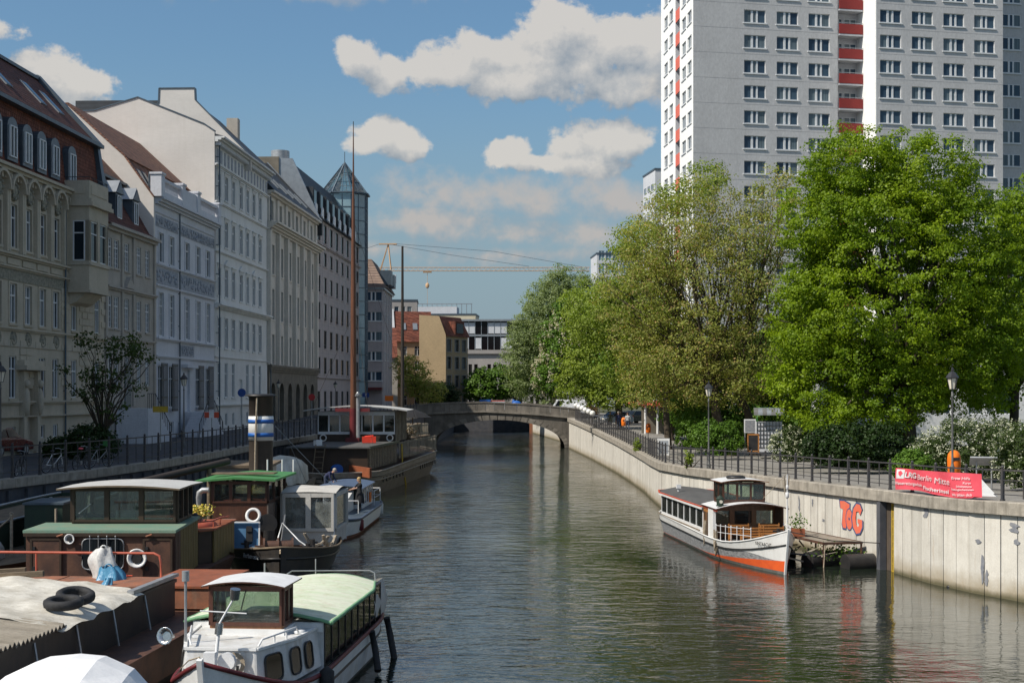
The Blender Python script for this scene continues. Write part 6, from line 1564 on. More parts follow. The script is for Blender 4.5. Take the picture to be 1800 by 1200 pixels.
# fore cabin
fp = [(-.78, 1.3), (.72, 1.3), (1.18, 2.5), (1.36, 4.0), (-1.36, 4.0), (-1.18, 2.5)]; fpt = [(x * .93, y + .08) for x, y in fp]
m = MB(); m.add([(x, y, 1.0) for x, y in fp] + [(x, y, 1.78) for x, y in fpt], [(i, (i + 1) % 6, 6 + (i + 1) % 6, 6 + i) for i in range(6)] + [(6, 7, 8, 9, 10, 11)])
m.build('fore_cabin', ['cabin_white'], A, bevel=.05)
m = MB(); pts = [Vector((x, y, 1.79)) for x, y in fpt]
for a, b_ in zip(pts, pts[1:] + pts[:1]): m.beam(a, b_, .07, .05)
m.build('cabin_trim', ['white_paint'], A)
def rwin(parent, c, w, h, nx, ny, mat='car_glass', tilt=0, fm='black_paint', nm='window', r=.12):
    q = facing(nx, ny, tilt); pts = []
    for sx, sy, a0_ in ((1, 1, 0), (-1, 1, 90), (-1, -1, 180), (1, -1, 270)):
        for k in range(4): a = R(a0_ + 30 * k); pts.append(((w / 2 - r) * sx + r * math.cos(a), (h / 2 - r) * sy + r * math.sin(a)))
    f = MB(); f.tube([Vector(c) + q @ Vector((x, y, .012)) for x, y in pts], .022, 5, closed=True); f = f.build(nm, [fm], parent)
    p = MB(); p.add([Vector(c) + q @ Vector((x, y, .01)) for x, y in pts], [tuple(range(len(pts)))]); p.build('pane', [mat], f)
    return f
for (t, y0, y1, x0, x1) in ((0, 1.45, 2.15, .78, 1.03), (1, 2.28, 2.78, 1.1, 1.22), (2, 2.98, 3.42, 1.24, 1.31)):
    for s in (-1, 1):
        cy = (y0 + y1) / 2; cx = (x0 + x1) / 2 - .015; d = Vector((x1 - x0, y1 - y0, 0)).normalized(); rwin(A, (s * (cx + .0), cy + .03, 1.37), (y1 - y0) * .82, .52, s * d.y, -d.x, tilt=.11, mat='dark_boat_glass' if False else 'car_glass')
# saloon
glass_walls(A, [(-1.4, 4.02), (1.4, 4.02), (1.45, 10.4), (-1.45, 10.4)], .86, 1.9, [0, 9, 2, 9], 'black_paint', 'dark_boat_glass', pw=.05, sill=.06, head=.05, wmat='cabin_white', name='saloon_window_frame')
MB().box(-1.38, 1.38, 3.97, 4.0, 1.7, 1.88).build('bulkhead', ['white_paint'], A)
rows = []; rg = random.Random(12)
for y in np.linspace(3.98, 10.9, 23):
    r = []; tp = .55 * smooth01((y - 8.6) / 2.3)
    for i in range(15):
        f = i / 14; x = (-1.56 + tp * .8) + (3.12 - tp * 1.3) * f
        r.append((x, y, 1.92 + .2 * (1 - (2 * f - 1) ** 2) + .012 * math.sin(y * 5.3) * (1 if 0 < i < 14 else 0) + rg.uniform(-.008, .008) - .1 * smooth01((y - 10.2) / .8)))
    rows.append(r)
MB().grid(rows).build('canvas_roof', ['pale_green'], A)
m = MB()
for e in (0, -1): m.tube([Vector(r[e]) - Vector((0, 0, .03)) for r in rows], .045, 5)
m.tube([Vector(p) - Vector((0, 0, .03)) for p in rows[0]], .04, 5); m.tube([Vector(p) - Vector((0, 0, .03)) for p in rows[-1]], .04, 5); m.build('roof_edge', ['green_edge'], A)
m = MB(); m.grid([[(1.42, y, .95), (1.5 + .03 * math.sin(y * 9), y, 1.4), (1.38, y, 1.9)] for y in np.linspace(9.6, 11.2, 12)] + [[(x, 11.3, .95), (x, 11.3, 1.4), (x * .8, 11.0, 1.86)] for x in np.linspace(1.3, -1.3, 9)]); m.build('stern_curtain', ['canvas'], A)
m = MB().tube([(-.9, 10.2, 2.1), (-.85, 10.5, 2.14), (1.1, 10.8, 2.14), (1.24, 10.8, 2.08), (1.26, 10.8, 1.85)], .017, 6); m.cyl((-.3, 10.8, 2.0), (-.3, 10.8, 2.42), .016, n=5).cyl((-1.3, 9.5, 2.0), (-1.3, 9.5, 2.45), .022, n=5); m.build('roof_rail', ['galvanized'], A)
# wheelhouse
glass_walls(A, [(-.74, 3.1), (.74, 3.1), (.72, 3.92), (-.72, 3.92)], 1.86, 2.76, [1, 2, 1, 2], 'red_brown', 'boat_glass', pw=.1, sill=.1, head=.1, wmat='varnish', name='wheelhouse')
MB().box(-.8, .8, 3.02, 3.96, 1.76, 1.9).build('wheelhouse_base', ['white_paint'], A)
camber(A, -.86, .86, 2.8, 4.35, 2.76, .1, .03, ['white_metal', 'dark_varnish'], 'wheelhouse_roof')
MB().box(-.45, .3, 3.4, 3.7, 1.9, 2.06).build('dashboard', ['orange_wood'], A)
MB().beam((.0, 3.04, 2.68), (-.1, 3.04, 2.28), .02).build('wiper', ['black_paint'], A)
m = MB().cyl((0, .95, 1.7), (.02, 1.05, 2.15), .035, n=7).cyl((.02, 1.05, 2.3), (.3, 1.15, 2.82), .02, n=6).cyl((-.35, 1.1, 2.56), (.55, 1.1, 2.52), .014, n=5); m.build('lamp_mast', ['white_metal'], A)
m = MB().cyl((.02, 1.05, 2.13), (.04, 1.06, 2.34), .075, n=10).cyl((.3, 1.15, 2.78), (.33, 1.12, 2.98), .085, .1, n=10); m.build('lamp', ['chrome'], A)
m = MB().box(-.2, .02, .8, .98, 1.5, 1.82).cyl((.18, 1.0, 1.62), (.18, 1.12, 1.62), .17, n=12); m.build('winch', ['white_metal'], A)
m = MB(); [m.torus((.25, 1.22, 1.52), .17 + .02 * i, .012, rotm(R(70)), 16, 4) for i in range(4)]; m.build('cable_coil', ['rope'], A)['kind'] = 'stuff'
m = MB().cyl((-.92, 2.0, 1.75), (-.92, 2.0, 3.0), .028, n=7).cyl((-.92, 2.0, 3.0), (-.92, 2.0, 3.2), .075, n=10); m.build('signal_pole', ['galvanized'], A)
q = rotm(R(90)); MB().lathe([(.05, 0), (.06, .12), (.1, .2), (.18, .3), (.17, .31), (.09, .22)], (-1.15, 1.9, 1.93), 14, axis=rotm(R(80), 0, R(-12))).build('horn', ['chrome'], A)
m = MB()
for s in (-1, 1):
    m.tube([(s * .66, 1.55, 1.82), (s * .72, 1.6, 1.95), (s * 1.08, 2.9, 1.97), (s * 1.1, 3.0, 1.84)], .022, 6)
    for t in (.35, .7): m.cyl((s * (.72 + .36 * t), 1.6 + 1.3 * t, 1.8), (s * (.72 + .36 * t), 1.6 + 1.3 * t, 1.96), .02, n=5)
m.build('hand_rail', ['white_metal'], A)
MB().lathe([(.12, 0), (.13, .05), (.05, .07)], (1.05, 3.3, 1.79)).build('deck_vent', ['white_metal'], A)
MB().box(.32, .36, 1.19, 1.27, 1.15, 1.5).build('cleat', ['black_paint'], A)
MB().tube([(0, -.05, 1.9), (-.35, .4, 1.75), (-.9, 1.6, 1.35)], .014, 4).build('bow_line', ['rope'], A)
for i, (x, y, z0_, z1_, r_) in enumerate(((1.62, 3.3, .25, 1.12, .15), (1.6, 4.0, -.2, .6, .1))):
    tag(MB().lathe([(.03, 0), (r_, .1), (r_, z1_ - z0_ - .1), (.03, z1_ - z0_)], (0, 0, 0), 10).build('fender', ['rubber'], loc=A.location + Matrix.Rotation(R(-4.8), 3, 'Z') @ Vector((x, y, z0_))), ['fat black fender hanging below the first saloon window of the white cabin boat', 'smaller black fender behind the fat one on the white cabin boat'][i], 'fender')
for i, (y, h) in enumerate(((8.3, .9), (10.4, 1.35))):
    p = A.location + Matrix.Rotation(R(-4.8), 3, 'Z') @ Vector((1.7, y, 0))
    tag(MB().tube([p + Vector((-.08, 0, 1.0)), p + Vector((.0, .1, .55)), p + Vector((.1 + .1 * i, -.25, 1.0 - h))], .085, 8).build('fender', ['rubber']), ['dark rubber fender log amidships on the canal side of the white cabin boat', 'long leaning rubber fender log at the stern of the white cabin boat'][i], 'fender')

# ---- covered boat at the bottom edge ---------------------------------------------------------
Bq = thing('covered_boat', 'boat under a bright white tarpaulin cut by the bottom edge', 'boat', (-6.35, 16.5, 0), R(2))
hB = Hull(5.6, 3.1, lambda t: 1.1, tb=.4, stern=.9)
hB.build(Bq, [lambda t: -.4, lambda t: 1.1], ['white_paint'], ['cabin_white'], .08)
rows = []; rg = random.Random(3)
for y, hh, ww in ((-.1, 1.3, 1.2), (.8, 1.9, 1.5), (2.0, 2.45, 1.62), (3.2, 2.75, 1.64), (4.1, 2.84, 1.6), (4.75, 2.80, 1.5), (5.2, 2.66, 1.36), (5.5, 2.3, 1.3), (5.62, 1.3, 1.3)):
    rows.append([(ww * x, y, 1.15 + (hh - 1.15) * z + rg.uniform(-.02, .02)) for x, z in ((-1, 0), (-.97, .3), (-.8, .62), (-.52, .86), (-.25, .98), (.05, 1.0), (.3, .99), (.58, .86), (.8, .64), (.96, .3), (1, 0))])
MB().grid(rows, sm=False).build('tarpaulin', ['tarp_white'], Bq)

# ---- rusty barge with covered hold --------------------------------------------------------------
Q = thing('cargo_barge', 'rusty barge with hold under corrugated sheets and dirty white tarpaulin', 'boat', (-11.0, 20.5, 0), R(-4.3))
hQ = Hull(20.0, 7.2, lambda t: 1.25, tb=.08, p=2, stern=.9, ts=.93, rake=.3, wl=.97)
hq = hQ.build(Q, [lambda t: -.45, lambda t: .5, lambda t: 1.25], ['black_hull', 'brown_steel'], ['brown_steel'], .1)
for o in KIDS(Q): o.location = (-.9, 0, 0)
m = MB()
for x in (-4.0, 1.4): m.box(x - .04, x + .04, 1.5, 15.2, 1.15, 2.0); m.box(x - .09, x + .09, 1.5, 15.2, 1.98, 2.06)
m.box(-3.96, 1.36, 15.16, 15.24, 1.15, 2.06); m.build('hold_coaming', ['black_hull'], Q)
[MB().beam((1.44, y, 2.0), (1.62, y - .1, 1.18), .035).build('stiffener', ['galvanized'], Q) for y in np.arange(2.4, 15, 2.1)]
def hz(x): return 2.1 + .32 * (1 - abs((x + 1.3) / 2.85))
prof = []                                                              # corrugated fibre-cement sheets
rows_a, rows_b = [], []; ny = 120
for sh in range(3):
    m = MB(); y0_, y1_ = 1.0 + 2.2 * sh, 1.0 + 2.2 * (sh + 1) + .15; rows = []
    for j in range(49):
        y = y0_ + (y1_ - y0_) * j / 48; w = .045 * math.sin(y * 2 * math.pi / .19)
        rows.append([(x, y, hz(x) + w + .03 * (3 - sh)) for x in (-4.2, -2.7, -1.3, .1, 1.6)])
    m.grid(rows, sm=False); m.grid([[(p[0], p[1], p[2] - .025) for p in r] for r in rows], sm=False, flip=True); m.grid([[r[-1], (r[-1][0], r[-1][1], r[-1][2] - .025)] for r in rows], sm=False); m.build('corrugated_sheet', ['fibre_cement'], Q)
rg = np.random.default_rng(8); rows = []
for y in np.linspace(7.3, 12.5, 34):
    r = []
    for x in np.linspace(-4.2, 1.62, 30):
        f = .07 * math.sin(x * 2.1 + y * 1.3) * math.sin(y * 2.3 - x) + .03 * math.sin(x * 7 + y * 4); edge = max(0, (x - 1.3) / .32)
        r.append((x + .05 * math.sin(y * 3), y + .09 * math.sin(x * 2.7), hz(x) + .05 + f * .5 + rg.normal() * .007 - edge * (.10 + .03 * math.sin(y * 5))))
    rows.append(r)
MB().grid(rows).build('tarpaulin', ['tarp_dirty'], Q)
MB().box(-1.2, 1.3, 13.3, 15.1, 2.07, 2.11).box(-3.9, -1.25, 13.3, 15.1, 2.07, 2.11).build('hatch_cover', ['rust_red'], Q)
MB().beam((1.42, 12.0, 2.16), (1.46, 15.2, 2.16), .16, .08).build('coaming_rail', ['galvanized'], Q)
MB().box(.3, 2.2, 15.9, 19.3, 1.2, 1.72).build('deck_locker', ['rust_red'], Q)
MB().box(.26, 2.24, 15.86, 19.34, 1.72, 1.78).build('locker_lid', ['orange_brown'], Q)
m = MB().tube([(-4.6, 14.9, 2.72), (1.0, 14.9, 2.72), (1.14, 14.9, 2.66), (1.18, 14.9, 2.5), (1.18, 14.9, 2.08)], .032, 7)
for x in (-2.0, -4.4): m.cyl((x, 14.9, 2.08), (x, 14.9, 2.72), .026, n=6)
m.build('guard_rail', ['rail_red'], Q)
def onQ(x, y, z): return Q.location + Matrix.Rotation(R(-4.3), 3, 'Z') @ Vector((x, y, z))
for i, (x, y, z, tx) in enumerate(((1.1, 8.9, 2.38, 5), (1.02, 9.75, 2.40, 12))):
    t_ = MB(); t_.lathe([(.24, -.08), (.34, -.1), (.40, -.06), (.41, 0), (.40, .06), (.34, .1), (.24, .08), (.25, 0), (.24, -.08)], n=26, sm=True)
    t_.f = t_.f[:-2]; t_.m = t_.m[:-2]; t_.smooth = t_.smooth[:-2]
    o = t_.build('car_tyre', ['rubber'], loc=onQ(x, y, z)); o.rotation_euler = (R(tx), R(6 * i), 0)
    tag(o, ['nearer black tyre lying on the dirty white tarpaulin', 'farther black tyre on the tarpaulin, half hidden by the nearer tyre'][i], 'tyre', 'tyres on the barge')
for i, (a, b_) in enumerate((((-4.3, 12.3, 2.3), (-.9, 12.7, 2.48)), ((-4.3, 12.6, 2.34), (-1.5, 13.1, 2.5)))):
    tag(MB().beam(onQ(*a), onQ(*b_), .16, .13).build('timber_beam', ['old_wood']), ['weathered timber beam on the barge tarpaulin, the nearer one', 'weathered timber beam lying behind its twin on the barge'][i], 'beam', 'timber beams on the barge')
def cloth_bag(name, label, c, w, d, h, mat, seed, tail=0):
    rg = np.random.default_rng(seed); rows = []; n = 22
    for j in range(13):
        f = j / 12; r = []; rad = (.22 + .78 * math.sin(math.pi * min(1, f * .72 + .1)) ** .8) * (1 if f < .85 else 1 - (f - .85) * 1.5)
        for i in range(n + 1):
            a = 2 * math.pi * (i % n) / n; k = 1 + .22 * math.sin(a * 5 + f * 3 + seed) + .1 * math.sin(a * 9 - f * 6)
            r.append((math.cos(a) * w / 2 * rad * k + .05 * math.sin(f * 7 + seed), math.sin(a) * d / 2 * rad * k - tail * f * f, -h * f + .03 * math.sin(a * 4 + seed)))
        rows.append(r)
    t = thing(name, label, 'plastic bag', c); MB().grid(rows).build('sheet', [mat], t)
    MB().torus((0, 0, -.02), w * .12, .02, rotm(R(90)), 10, 5).build('knot', [mat], t)
    return t
cloth_bag('plastic_bag', 'crumpled white plastic bag tied to the red rail', onQ(-.24, 14.8, 2.86), .62, .34, .92, 'bag_white', 3)
cloth_bag('plastic_bag', 'torn blue plastic sheet hanging below the white bag', onQ(-.02, 14.55, 2.42), .72, .4, .95, 'bag_blue', 6, tail=.5)
cloth_bag('plastic_bag', 'loose tail of blue plastic trailing down the hold side', onQ(.32, 13.6, 2.25), .34, .2, .9, 'bag_blue', 9, tail=1.1)

# ---- brown houseboat behind it ---------------------------------------------------------------------
V = thing('houseboat', 'old brown houseboat with glazed wheelhouse on a green deck', 'boat', (0, 0, 0))
hV = Hull(9.6, 4.8, lambda t: 1.15, tb=.1, stern=.55, ts=.8, rake=.2, wl=.95)
n0 = len(KIDS(V)); hV.build(V, [lambda t: -.45, lambda t: 1.15], ['brown_steel'], ['brown_steel'], .08)
for o in KIDS(V): o.location = (-12.15, 40.9, 0); o.rotation_euler = (0, 0, R(-2))
blk = [(-14.25, 41.7), (-9.9, 41.7), (-10.25, 46.3), (-14.5, 46.3)]
blk = blk[:3] + [(-13.65, 46.3), (-13.6, 44.0), (-14.35, 44.0)]
MB().prism(blk, 1.08, 2.6, 'z').build('deckhouse', ['brown_steel'], V)
MB().prism([(-14.32, 41.62), (-9.84, 41.62), (-10.18, 46.4), (-13.7, 46.4), (-13.65, 44.1), (-14.45, 44.1)], 2.6, 2.68, 'z').build('deckhouse_roof', ['green_deck'], V)
MB().box(-14.3, -9.86, 41.6, 41.66, 2.5, 2.6).build('roof_fascia', ['brown_frame'], V)
for (x0, x1) in ((-14.05, -13.25), (-10.75, -10.0)):
    d = MB().box(x0, x1, 41.64, 41.69, 1.15, 2.38).build('door', ['brown_steel'], V)
    m = MB(); [m.box(a, a + .06, 41.62, 41.66, 1.12, 2.42) for a in (x0 - .06, x1)]; m.box(x0, x1, 41.62, 41.66, 2.38, 2.44); m.build('door_frame', ['brown_frame'], d)
    MB().box(x0 + .02, x0 + .1, 41.6, 41.64, 1.5, 1.62).box(x0 + .02, x0 + .1, 41.6, 41.64, 2.1, 2.2).build('hinge', ['black_paint'], d)
rwin(V, (-11.98, 41.66, 1.98), 1.22, .9, 0, -1, fm='galvanized', r=.16)
m = MB(); [m.cyl((x, 41.6, 1.5), (x, 41.6, 2.5), .012, n=5) for x in (-12.35, -12.1, -11.85, -11.6)]; [m.ellipsoid((x, 41.6, 2.5), .025, .025, .03, 5, 4) for x in (-12.35, -12.1, -11.85, -11.6)]; m.build('window_bar', ['galvanized'], V)
def cowl(parent, c, r, ax, mat='white_paint'):
    return MB().lathe([(r * .55, 0), (r * .62, r * .3), (r, r * .55), (r * 1.02, r * .62), (r * .86, r * .6), (r * .6, r * .35), (r * .5, .02)], c, 20, axis=ax).build('vent_cowl', [mat, 'black_paint'], parent)
cowl(V, (-12.93, 41.62, 2.43), .15, rotm(R(90))); cowl(V, (-10.95, 41.6, 1.88), .28, rotm(R(90), 0, R(6)))
MB().cyl((-12.93, 41.6, 2.43), (-12.93, 41.52, 2.43), .07, n=10).cyl((-10.95, 41.58, 1.88), (-10.95, 41.46, 1.88), .15, n=14).build('cowl_throat', ['black_paint'], V)
m = MB(); [m.cyl((x, 41.55, 2.5), (x + .18, 41.55, 2.56), .03, n=5) for x in (-13.3, -10.7)]; m.build('roof_cleat', ['rust_red'], V)
m = MB(); m.box(-11.35, -10.95, 41.3, 41.5, 1.12, 1.2).cyl((-11.2, 41.4, 1.2), (-11.2, 41.4, 1.4), .03, n=6).cyl((-11.35, 41.4, 1.38), (-11.05, 41.4, 1.38), .02, n=6); m.build('valve', ['trim_red'], V)
# side of the deckhouse in upright planks
for i in range(9):
    f0, f1 = i / 9 + .006, (i + 1) / 9 - .006; a = Vector((-9.9, 41.7, 0)).lerp(Vector((-10.25, 46.3, 0)), f0); b_ = Vector((-9.9, 41.7, 0)).lerp(Vector((-10.25, 46.3, 0)), f1)
    MB().add([(a.x, a.y, 1.1), (b_.x, b_.y, 1.1), (b_.x, b_.y, 2.58), (a.x, a.y, 2.58)] + [(a.x + .03, a.y, 1.1), (b_.x + .03, b_.y, 1.1), (b_.x + .03, b_.y, 2.58), (a.x + .03, a.y, 2.58)], [(4, 5, 6, 7), (3, 2, 6, 7), (0, 3, 7, 4), (1, 5, 6, 2)]).build('plank', ['yellow_wood' if i > 1 else 'brown_steel'], V)
glass_walls(V, [(-13.5, 43.7), (-10.32, 43.7), (-10.42, 46.1), (-13.6, 46.1)], 2.68, 3.78, [3, 3, 3, 2], 'brown_frame', 'boat_glass', pw=.15, sill=.06, head=.1, wmat='brown_frame', name='wheelhouse')
camber(V, -13.85, -10.1, 43.2, 46.5, 3.76, .1, .05, ['grey_felt', 'old_wood'], 'wheelhouse_roof', droop=.05)
m = MB().cyl((-11.9, 44.9, 2.7), (-11.9, 44.9, 3.2), .03, n=6).torus((-11.9, 44.8, 3.3), .05, .02, rotm(R(90)), 10, 5).box(-12.6, -11, 45.2, 45.7, 2.68, 2.95); m.build('helm', ['white_metal'], V)
MB().beam((-13.3, 43.68, 3.0), (-12.9, 43.6, 3.3), .03).build('wiper', ['galvanized'], V)
# lower after cabin, orange-brown top
MB().prism([(-13.4, 46.7), (-10.3, 46.7), (-9.95, 47.1), (-9.9, 50.6), (-13.4, 50.6)], 1.0, 2.14, 'z').build('after_cabin', ['brown_frame'], V)
MB().prism([(-13.4, 46.6), (-10.25, 46.6), (-9.85, 47.05), (-9.8, 50.7), (-13.4, 50.7)], 2.14, 2.2, 'z').build('after_cabin_roof', ['orange_brown'], V)
for i in range(7): MB().box(-9.93, -9.87, 47.15 + .49 * i, 47.15 + .49 * i + .45, 1.02, 2.12).build('plank', ['yellow_wood'], V)
m = MB().tube([(-10.9, 46.75, 2.2), (-10.9, 46.75, 2.42), (-10.35, 46.8, 2.44), (-9.98, 47.3, 2.44), (-9.95, 48.6, 2.44), (-9.95, 50, 2.36)], .03, 6); [m.cyl((-9.97, y, 2.2), (-9.97, y, 2.43), .02, n=5) for y in (47.5, 48.6)]; m.build('cabin_rail', ['rail_red'], V)
m = MB().cyl((-10.45, 46.9, 2.2), (-10.45, 46.9, 2.42), .08, n=10).ellipsoid((-10.45, 46.9, 2.56), .13, .13, .19, 12, 8); m.build('vent_head', ['black_paint'], V)
m = MB().tube([(-10.75, 48.8, 2.2), (-10.75, 48.8, 3.1), (-10.73, 48.8, 3.28), (-10.62, 48.8, 3.36), (-10.4, 48.8, 3.36)], .1, 9).cyl((-10.75, 48.8, 2.2), (-10.75, 48.8, 2.5), .17, .15, n=12); m.build('stove_pipe', ['galvanized'], V)
MB().lathe([(.9, 0), (.9, .05), (.8, .14)], (-10.9, 48.2, 2.2), 18).build('roof_hatch', ['rail_red'], V)
fl = thing('flower_pot', 'pot of yellow and purple pansies by the stove pipe', 'flowers', (-10.62, 48.2, 2.56)); MB().cyl((0, 0, -.25), (0, 0, 0), .1, .14, n=10).build('pot', ['zinc'], fl)
P = rg2.normal(size=(260, 3)) * [.17, .12, .1] + [.05, 0, .14]; o = bpy.data.objects.new('blossoms', leaves_mesh('blossoms', P, rg2.normal(size=P.shape) + [0, -1, .4], .085, 'petal_yellow', rg2)); col.objects.link(o); o.parent = fl
P = rg2.normal(size=(160, 3)) * [.16, .12, .1] + [.02, .02, .08]; o = bpy.data.objects.new('leaves', leaves_mesh('leaves', P, rg2.normal(size=P.shape), .08, 'leaf_mid', rg2)); col.objects.link(o); o.parent = fl
# ---- black tug with name on the bow -------------------------------------------------------------------
G = thing('tug_boat', 'black-hulled tug with green cabin roof and clear-windowed canvas tent', 'boat', (-7.9, 48.4, 0), R(9.3))
gtop = lambda t: 1.02 + .42 * max(0, 1 - t / .3) ** 1.6
hG = Hull(15.0, 4.7, gtop, tb=.42, p=2.0, stern=.5, ts=.75, rake=.35, wl=.84)
hG.build(G, [lambda t: -.45, lambda t: .18, gtop], ['keel_grey', 'black_hull'], ['old_wood'], .22)
hG.rim(G, gtop, .045, 'old_wood', 'gunwale'); hG.rim(G, lambda t: gtop(t) * .72, .05, 'black_paint', out=.02)
y = 1.2; p = Vector(hG.pt(y, 1.0, -1)); d = (Vector(hG.pt(y + .4, 1.0, -1)) - p).normalized(); p += d * .2; nr = Vector((-d.y, d.x, 0)); nr = nr if nr.x < 0 else -nr
text_obj('lettering', 'Barbarossa', .24, 'sign_white', G, p + nr * .09, facing(nr.x, nr.y, -.2), shear=.25)
G0 = thing('wheelhouse_block', '', None, (0, 0, 0)); bpy.data.objects.remove(G0)
inv = Matrix.Rotation(R(-9.3), 3, 'Z')
def LG(x, y): q = inv @ (Vector((x, y, 0)) - Vector(G.location)); return (q.x, q.y)
cs = [LG(-11.15, 53.0), LG(-9.12, 53.0), LG(-9.12, 57.0), LG(-11.15, 57.0)]
MB().prism(cs, .8, 2.55, 'z').build('cabin', ['dark_varnish'], G)
MB().prism([LG(-9.13, 52.98), LG(-9.08, 52.98), LG(-9.08, 57.02), LG(-9.13, 57.02)], .8, 2.55, 'z').build('cabin_side', ['brown_grey'], G)
glass_walls(G, cs, 2.55, 3.4, [3, 3, 3, 3], 'dark_varnish', 'boat_glass', pw=.13, sill=.05, head=.1, name='cabin_window_frame')
rf = MB(); a, b_, c_, d_ = LG(-11.75, 52.6), LG(-8.75, 52.6), LG(-8.7, 57.4), LG(-11.75, 57.4); mid0, mid1 = LG(-10.3, 52.6), LG(-10.3, 57.4)
rf.add([a + (3.38,), mid0 + (3.5,), b_ + (3.42,), c_ + (3.42,), mid1 + (3.5,), d_ + (3.38,)] + [a + (3.45,), mid0 + (3.58,), b_ + (3.5,), c_ + (3.5,), mid1 + (3.58,), d_ + (3.45,)], [(6, 7, 10, 11), (7, 8, 9, 10), (0, 5, 4, 1), (1, 4, 3, 2), (0, 1, 7, 6), (1, 2, 8, 7), (2, 3, 9, 8), (3, 4, 10, 9), (4, 5, 11, 10), (5, 0, 6, 11)]); rf.build('cabin_roof', ['bright_green'], G)
m = MB(); [m.beam(LG(-11.4, 54 + .3 * i) + (3.62,), LG(-9.0, 53.9 + .3 * i) + (3.64,), .2, .05) for i in range(3)]; m.build('roof_plank', ['old_wood'], G)
x, y = LG(-9.07, 54.6); q9 = R(-9.3)
m = MB(); m.obox((x, y, 1.75), .04, .75, 1.5, q9); dd = m.build('door', ['brown_grey'], G)
rwin(G, (x + .03, y, 1.85), .5, 1.2, math.cos(q9), math.sin(q9), mat='brown_grey', nm='door_panel', r=.1)
x, y = LG(-9.6, 52.75); ring(G, (x, y, 2.15), .24, .06, rotm(R(75), 0, q9))
x, y = LG(-10.25, 52.1)
o = thing('blue_board', 'blue and white framed board leaning at the tug cabin', 'board', (-9.75, 52.2, .9), R(2)); m = MB().obox((0, 0, .52), .92, .05, 1.05, rotm(R(-6))); m.build('panel', ['board_blue'], o)
m = MB(); [m.obox((s * .47, 0, .52), .05, .07, 1.1, rotm(R(-6))) for s in (-1, 1)]; m.obox((0, -.05, 1.06), .98, .07, .05, rotm(R(-6))); m.build('frame', ['white_metal'], o); MB().obox((.12, -.06, .6), .24, .1, .5, rotm(R(-6))).obox((.12, -.1, .82), .2, .08, .2, rotm(R(-6))).build('bracket', ['black_paint'], o)
# little white side cabin left of the board
o = thing('side_cabin', 'small white cabin top with dark window beside the blue board', 'cabin', (-10.5, 51.3, 0.95)); MB().box(-.35, .25, 0, 2.0, 0, 1.05).build('body', ['cabin_white'], o, bevel=.06); rwin(o, (.27, .7, .55), .8, .6, 1, 0); rwin(o, (-.05, -.02, .55), .36, .6, 0, -1)
# canvas tent
tc_ = [LG(-8.78, 54.5), LG(-6.82, 54.5), LG(-6.72, 57.5), LG(-8.8, 57.5)]
glass_walls(G, tc_, .85, 2.86, [2, 1, 2, 1], 'canvas', 'plastic_film', pw=.2, sill=.55, head=.16, wmat='canvas', name='tent_wall')
rows = []
for f in np.linspace(0, 1, 9):
    r = []
    for g_ in np.linspace(0, 1, 9):
        x = -8.86 + 2.12 * g_ + .06 * f; y = 54.4 + 3.2 * f; xx, yy = LG(x, y); r.append((xx, yy, 2.86 + .14 * (1 - (2 * f - 1) ** 2) + .05 * (1 - (2 * g_ - 1) ** 2) - .03 * math.sin(g_ * 9) * math.sin(f * 7)))
    rows.append(r)
MB().grid(rows).build('tent_roof', ['canvas'], G)
m = MB(); [m.cyl(c + (.8,), c + (2.86,), .03, n=6) for c in tc_]; m.build('tent_pole', ['white_metal'], G)
# foredeck gear
m = MB().cyl((-.55, 3.2, 1.15), (.45, 3.2, 1.15), .2, n=12); [m.cyl((x, 3.2, 1.15), (x + .07, 3.2, 1.15), .3, n=14) for x in (-.6, -.1, .42)]; m.box(-.65, .55, 3.05, 3.35, .85, 1.0).cyl((-.9, 3.2, 1.15), (.8, 3.2, 1.15), .04, n=6); m.build('windlass', ['brown_steel'], G)
m = MB(); [m.cyl((x, yy, .85), (x, yy, 1.3), .09, n=9) for x, yy in ((-1.2, 4.0), (1.2, 4.0), (1.0, 2.6))]; [m.cyl((x - .2, yy, 1.18), (x + .2, yy, 1.18), .04, n=6) for x, yy in ((-1.2, 4.0), (1.2, 4.0), (1.0, 2.6))]; m.build('bollard', ['black_paint'], G)
m = MB(); [m.torus((-.9, 2.9, .95 + .05 * i), .24 - .01 * i, .03, None, 16, 5) for i in range(4)]; [m.torus((.2, 2.2, 1.0 + .05 * i), .2, .03, None, 16, 5) for i in range(3)]; m.build('rope_coil', ['rope'], G)
m = MB(); rope_coil(m, (.9, 4.2, 1.5), (1.8, 4.6, 1.35), 5, .1, .55, .03, 4); rope_coil(m, (1.6, 4.4, 1.4), (2.1, 5.2, 1.3), 5, .08, .5, .035, 5); m.build('mooring_rope', ['rope'], G)['kind'] = 'stuff'
m = MB().tube([(-.2, 3.6, .9), (.1, 4.0, 1.9), (.7, 3.4, 1.3), (1.3, 3.0, .9)], .04, 7).tube([(.0, 4.2, .9), (.2, 4.2, 2.2)], .03, 6); m.build('deck_crane', ['galvanized'], G)
MB().cyl((-.45, 4.55, 1.85), (-.45, 4.5, 1.85), .36, n=18).cyl((-.45, 4.55, .85), (-.45, 4.55, 1.6), .16, n=10).build('vent_cowl', ['black_paint'], G)
m = MB(); [m.cyl(LG(xx, 57.6) + (3.4,), LG(xx, 57.6) + (4.0,), .035, n=5) for xx in (-9.9, -9.3, -8.85)]; m.build('stanchion', ['white_metal'], G)
tag(MB().cyl((-14.3, 53.5, 3.25), (-11.4, 57.2, 3.95), .16, .13, n=12).build('wooden_spar', ['dark_mast']), 'thick dark spar lying slantwise behind the brown wheelhouse', 'spar')
